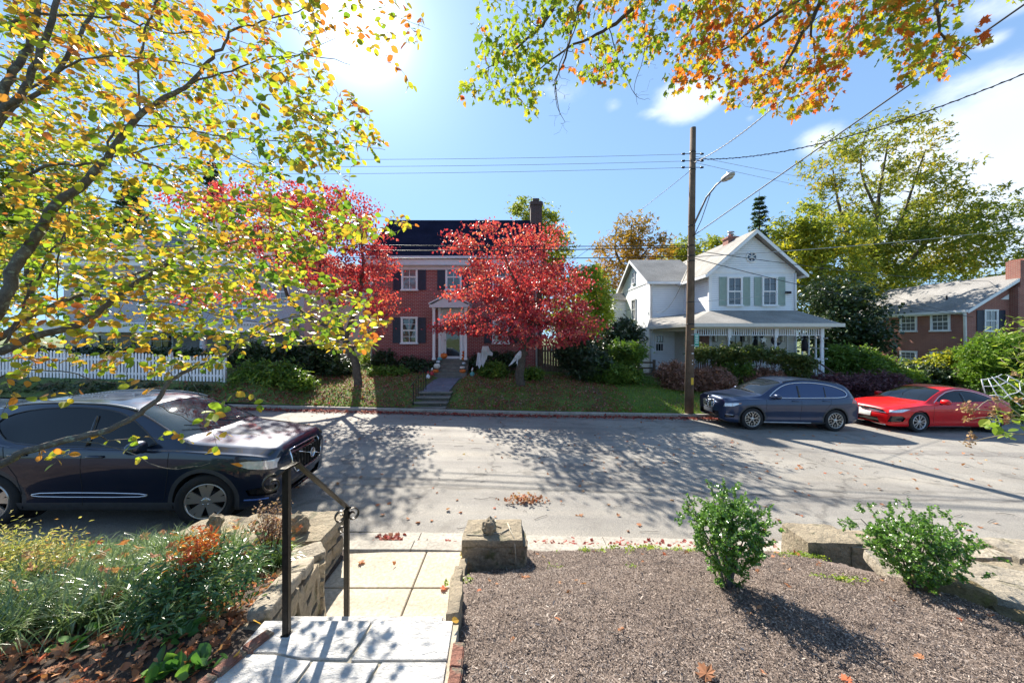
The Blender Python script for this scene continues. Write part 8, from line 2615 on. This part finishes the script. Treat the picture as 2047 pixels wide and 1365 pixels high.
for a in ((887, 711, 18.35, .19, .30, 'orange', 'large orange pumpkin on the top step left of the door'), (879, 717, 18.0, .12, .17, 'teal', 'teal pumpkin below the large orange one'), (876, 723, 17.85, .10, .16, 'pale', 'pale blue white pumpkin on top of the white pumpkin'),
          (873.5, 731.5, 17.3, .16, .28, 'white', 'tall white pumpkin standing on the lowest orange one at the left'), (871, 741.5, 17.3, .15, .20, 'orange', 'lowest orange pumpkin of the left stack'),
          (927, 704, 18.3, .105, .15, 'deep', 'topmost small deep orange pumpkin of the right stack'), (927.5, 710, 18.3, .13, .17, 'deep', 'second deep orange pumpkin of the right stack'), (927, 716.5, 18.3, .14, .18, 'orange', 'third orange pumpkin of the right stack'),
          (927, 726, 17.8, .09, .13, 'pale', 'small pale pumpkin halfway down the right steps'), (924, 734.5, 17.3, .13, .13, 'white', 'flat white pumpkin sitting on the right lowest orange one'), (925, 741.5, 17.3, .16, .20, 'orange', 'lowest orange pumpkin of the right stack')):
    pumpkin(*a)
def figure(px, py, D, hgt, c1, c2, lab):
    c = P(px, py, D); o = thing('garden_gnome', lab, 'garden figure', c, 0, 'small figures beside the entry steps')
    m = MB(); m.lathe([(hgt * .20, 0), (hgt * .24, hgt * .12), (hgt * .20, hgt * .35), (hgt * .13, hgt * .5), (hgt * .08, hgt * .55)], n=14); m.tube([(-hgt * .15, -.02, hgt * .42), (-hgt * .26, -.04, hgt * .22)], [hgt * .07, hgt * .05], 7); m.tube([(hgt * .15, -.02, hgt * .42), (hgt * .26, -.04, hgt * .22)], [hgt * .07, hgt * .05], 7); m.build('coat', c1, o)
    m = MB(); m.blob((0, 0, hgt * .66), hgt * .13, 2); m.tube([(0, -hgt * .12, hgt * .64), (0, -hgt * .17, hgt * .62)], [hgt * .03, hgt * .02], 6); m.build('head', pm('skin_tone', (.55, .38, .30), .6), o)
    m = MB(); m.tube([(0, 0, hgt * .72), (.01, 0, hgt * .88), (.03, 0, hgt * 1.02)], [hgt * .14, hgt * .08, hgt * .01], 10); m.build('hat', c2, o)
figure(855.5, 757, 16.2, .36, WHITE, pm('gnome_red', (.5, .04, .05), .6), 'small white coated figure with red hat left of the path')
figure(863.5, 750, 16.8, .36, pm('gnome_red', (.5, .04, .05), .6), WHITE, 'small red coated figure with white hat left of the path')
figure(944, 752, 16.8, .40, pm('gnome_teal', (.12, .38, .36), .6), WHITE, 'teal coated figure right of the entry steps')


def ghost(px0, py0, outline, D, lab, seed):
    """hanging gauze: a sheet with folds over a rounded head, ragged at the hem"""
    pts = [P(820 + x / 5.933, 600 + y / 5.933, D) for x, y in outline]
    cc = sum(pts, Vector()) / len(pts)
    o = thing('hanging_ghost', lab, 'decoration', cc, 0, 'white gauze ghosts on the lawn')
    bm = bmesh.new(); vs = [bm.verts.new(p - cc) for p in pts]; f = bm.faces.new(vs)
    bmesh.ops.triangulate(bm, faces=[f]); bmesh.ops.subdivide_edges(bm, edges=bm.edges[:], cuts=5, use_grid_fill=True); bmesh.ops.triangulate(bm, faces=bm.faces[:])
    from mathutils import noise as mn
    top = max(p.z for p in pts) - cc.z
    bm.verts.index_update(); V = []
    for v in bm.verts:
        x, z = v.co.x, v.co.z; dome = max(0, 1 - ((x - .02) ** 2 + (z - top + .15) ** 2) / .05)
        V.append((x, -.16 * dome ** .5 - .05 * math.sin(x * 34 + z * 4 + seed) * min(1, (top - z) * 3) + .03 * mn.noise(Vector((x * 6, z * 6, seed))), z))
    Fc = [[v.index for v in f.verts] for f in bm.faces]; bm.free()
    V2 = [(x, y + .012 + .10, z) for x, y, z in V]
    m = MB(); m.add(V, Fc, True); m.add(V2, Fc, True); m.build('gauze', pm('gauze', (.70, .70, .74), .9, var=.12, scale=25, bump=.004, bscale=70), o)
    m = MB(); m.tube([(pts[0] - cc) + Vector((.08, 0, 0)), (pts[0] - cc) + Vector((.10, .3, .9))], .004, 4); m.build('cord', IRON, o)
ghost(0, 0, [(860, 545), (925, 545), (940, 590), (980, 630), (975, 660), (920, 650), (905, 700), (870, 760), (862, 800), (845, 760), (820, 815), (800, 770), (780, 780), (790, 700), (798, 622), (840, 628)], 16.6, 'wide armed white gauze ghost hanging in the shrubs right of the steps', 1)
ghost(0, 0, [(1300, 595), (1325, 612), (1320, 660), (1300, 730), (1278, 825), (1272, 740), (1255, 755), (1262, 710), (1200, 765), (1165, 785), (1215, 710), (1250, 650)], 14.9, 'smaller slanting white gauze ghost at the dogwood trunk', 2)

# big white rope spider web over the shrubs at the right
t = thing('spider_web', 'giant white rope spider web stretched over the shrubs at the right edge', 'decoration', P(1985, 800, 10.6))
b = Vector(t.location); ROPE = pm('white_rope', (.72, .72, .74), .7, var=.06, bump=.002, bscale=80)
hub = P(2098, 812, 10.6)
outer = [P(1969, 786, 10.7), P(1999, 800, 10.5), P(2040, 812, 10.4)]
rays = [[P(1962, 758, 10.7), P(1969, 786, 10.7)], [P(1975, 756, 10.7), P(1987, 780, 10.6), P(1999, 799, 10.5)], [P(1983, 753, 10.7), P(2005, 777, 10.6), P(2020, 795, 10.5), P(2041, 812, 10.4)], [P(1992, 752, 10.8), P(2020, 768, 10.7), P(2044, 787, 10.6), P(2075, 800, 10.5)],
        [P(2010, 748, 10.8), P(2040, 764, 10.7), P(2090, 790, 10.6)]]
arcs = [[P(1963, 759, 10.7), P(1975, 757, 10.7), P(1984, 756, 10.7), P(1993, 753, 10.8), P(2003, 748, 10.8)], [P(1966, 772, 10.7), P(1982, 772, 10.65), P(1998, 770, 10.6), P(2013, 763, 10.7), P(2018, 751, 10.8)],
        [P(1978, 790, 10.65), P(1994, 790, 10.55), P(2008, 794, 10.5), P(2016, 789, 10.5), P(2032, 785, 10.6), P(2040, 780, 10.6), P(2038, 766, 10.7)], [P(2029, 803, 10.45), P(2050, 795, 10.5), P(2062, 780, 10.6)]]
for k, pl in enumerate(rays + arcs):
    m = MB(M=TZ(-b)); m.tube(pl, .014 if k < 5 else .010, 6); m.build('web_strand', ROPE, t)

# seed-headed branch reaching in from the right edge, close to the viewer
c = P(2300, 1050, 2.6)
t = thing('hydrangea_shrub', 'dry brown seed heads on pale stems reaching across the red car', 'shrub', (c.x, c.y, .9))
b = Vector(t.location); sk = Skeleton()
base = sk.path([Vector((0, 0, 0)), P(2200, 960, 2.6) - b, P(2120, 890, 2.6) - b], .012, .006)
sk.path([P(2120, 890, 2.6) - b, P(2047, 868, 2.6) - b, P(1990, 872, 2.6) - b, P(1938, 884, 2.6) - b], .006, .002)
sk.path([P(2120, 890, 2.6) - b, P(2060, 840, 2.6) - b, P(1990, 822, 2.6) - b, P(1945, 818, 2.6) - b], .006, .002)
sk.path([P(2060, 840, 2.6) - b, P(2010, 838, 2.6) - b, P(1970, 834, 2.6) - b, P(1935, 838, 2.6) - b], .004, .002)
sk.path([P(2040, 830, 2.6) - b, P(2005, 805, 2.6) - b, P(1975, 800, 2.6) - b, P(1948, 822, 2.6) - b], .004, .002)
sk.path([P(2120, 890, 2.6) - b, P(2080, 780, 2.7) - b, P(2030, 745, 2.7) - b], .005, .002)
sk.mesh('stem', pm('pale_stem', (.32, .26, .17), .7, var=.2), t, 6, 4, .002)
hd = [P(x, y, 2.6) - b for x, y in ((1938, 818), (1946, 822), (1934, 838), (1941, 872), (1936, 884), (1988, 815), (1992, 800), (2012, 838), (2030, 748), (2018, 828), (2036, 800), (1930, 812), (1985, 828))]
for v in hd: foliage('seed_head', np.array([list(v)]), 26, .013, .020, leafmat('dry_head', [(0, (.22, .13, .07)), (.6, (.42, .27, .14)), (1, (.55, .40, .22))], .8, .25, .2, 3, .2), t, T_OVAL_LOW, 1, 0)
lf = [P(x, y, 2.6) - b for x, y in ((2000, 836), (2015, 832), (2030, 834), (1972, 846), (2040, 860), (2025, 862), (1985, 845), (2042, 822), (2046, 850), (2005, 858))]
foliage('leaves', np.array([list(v) for v in lf]), 3, .02, .065, LEAF_LIME, t, T_OVAL, 1, .2)
c = P(2250, 900, 3.6)
t = thing('willowy_shrub', 'bright lime leafy sprays entering at the right edge above the spider web', 'shrub', (c.x, c.y, .8))
b = Vector(t.location); sk = Skeleton()
sk.path([Vector((0, 0, 0)), P(2160, 800, 3.6) - b, P(2110, 700, 3.6) - b], .014, .008)
tg_ = [P(x, y, d) - b for x, y, d in ((1998, 662, 3.6), (2012, 648, 3.6), (2032, 640, 3.6), (2040, 668, 3.5), (2020, 690, 3.6), (2000, 716, 3.6), (2015, 730, 3.5), (2030, 716, 3.6), (2042, 742, 3.5), (2045, 700, 3.5), (2060, 650, 3.6), (2060, 730, 3.5), (2070, 690, 3.6), (2036, 760, 3.6))]
ends = sk.attach(tg_, r_end=.0015, max_r=.005)
sk.mesh('stem', pm('pale_stem', (.32, .26, .17)), t, 6, 4, .002)
foliage('leaves', np.array([list(v) for v in tg_]), 11, .045, .065, LEAF_LIME, t, ([(0, 0, 0), (.12, .35, .03), (0, 1, -.06), (-.12, .35, .03)], [(0, 1, 2, 3)]), 1, .0)
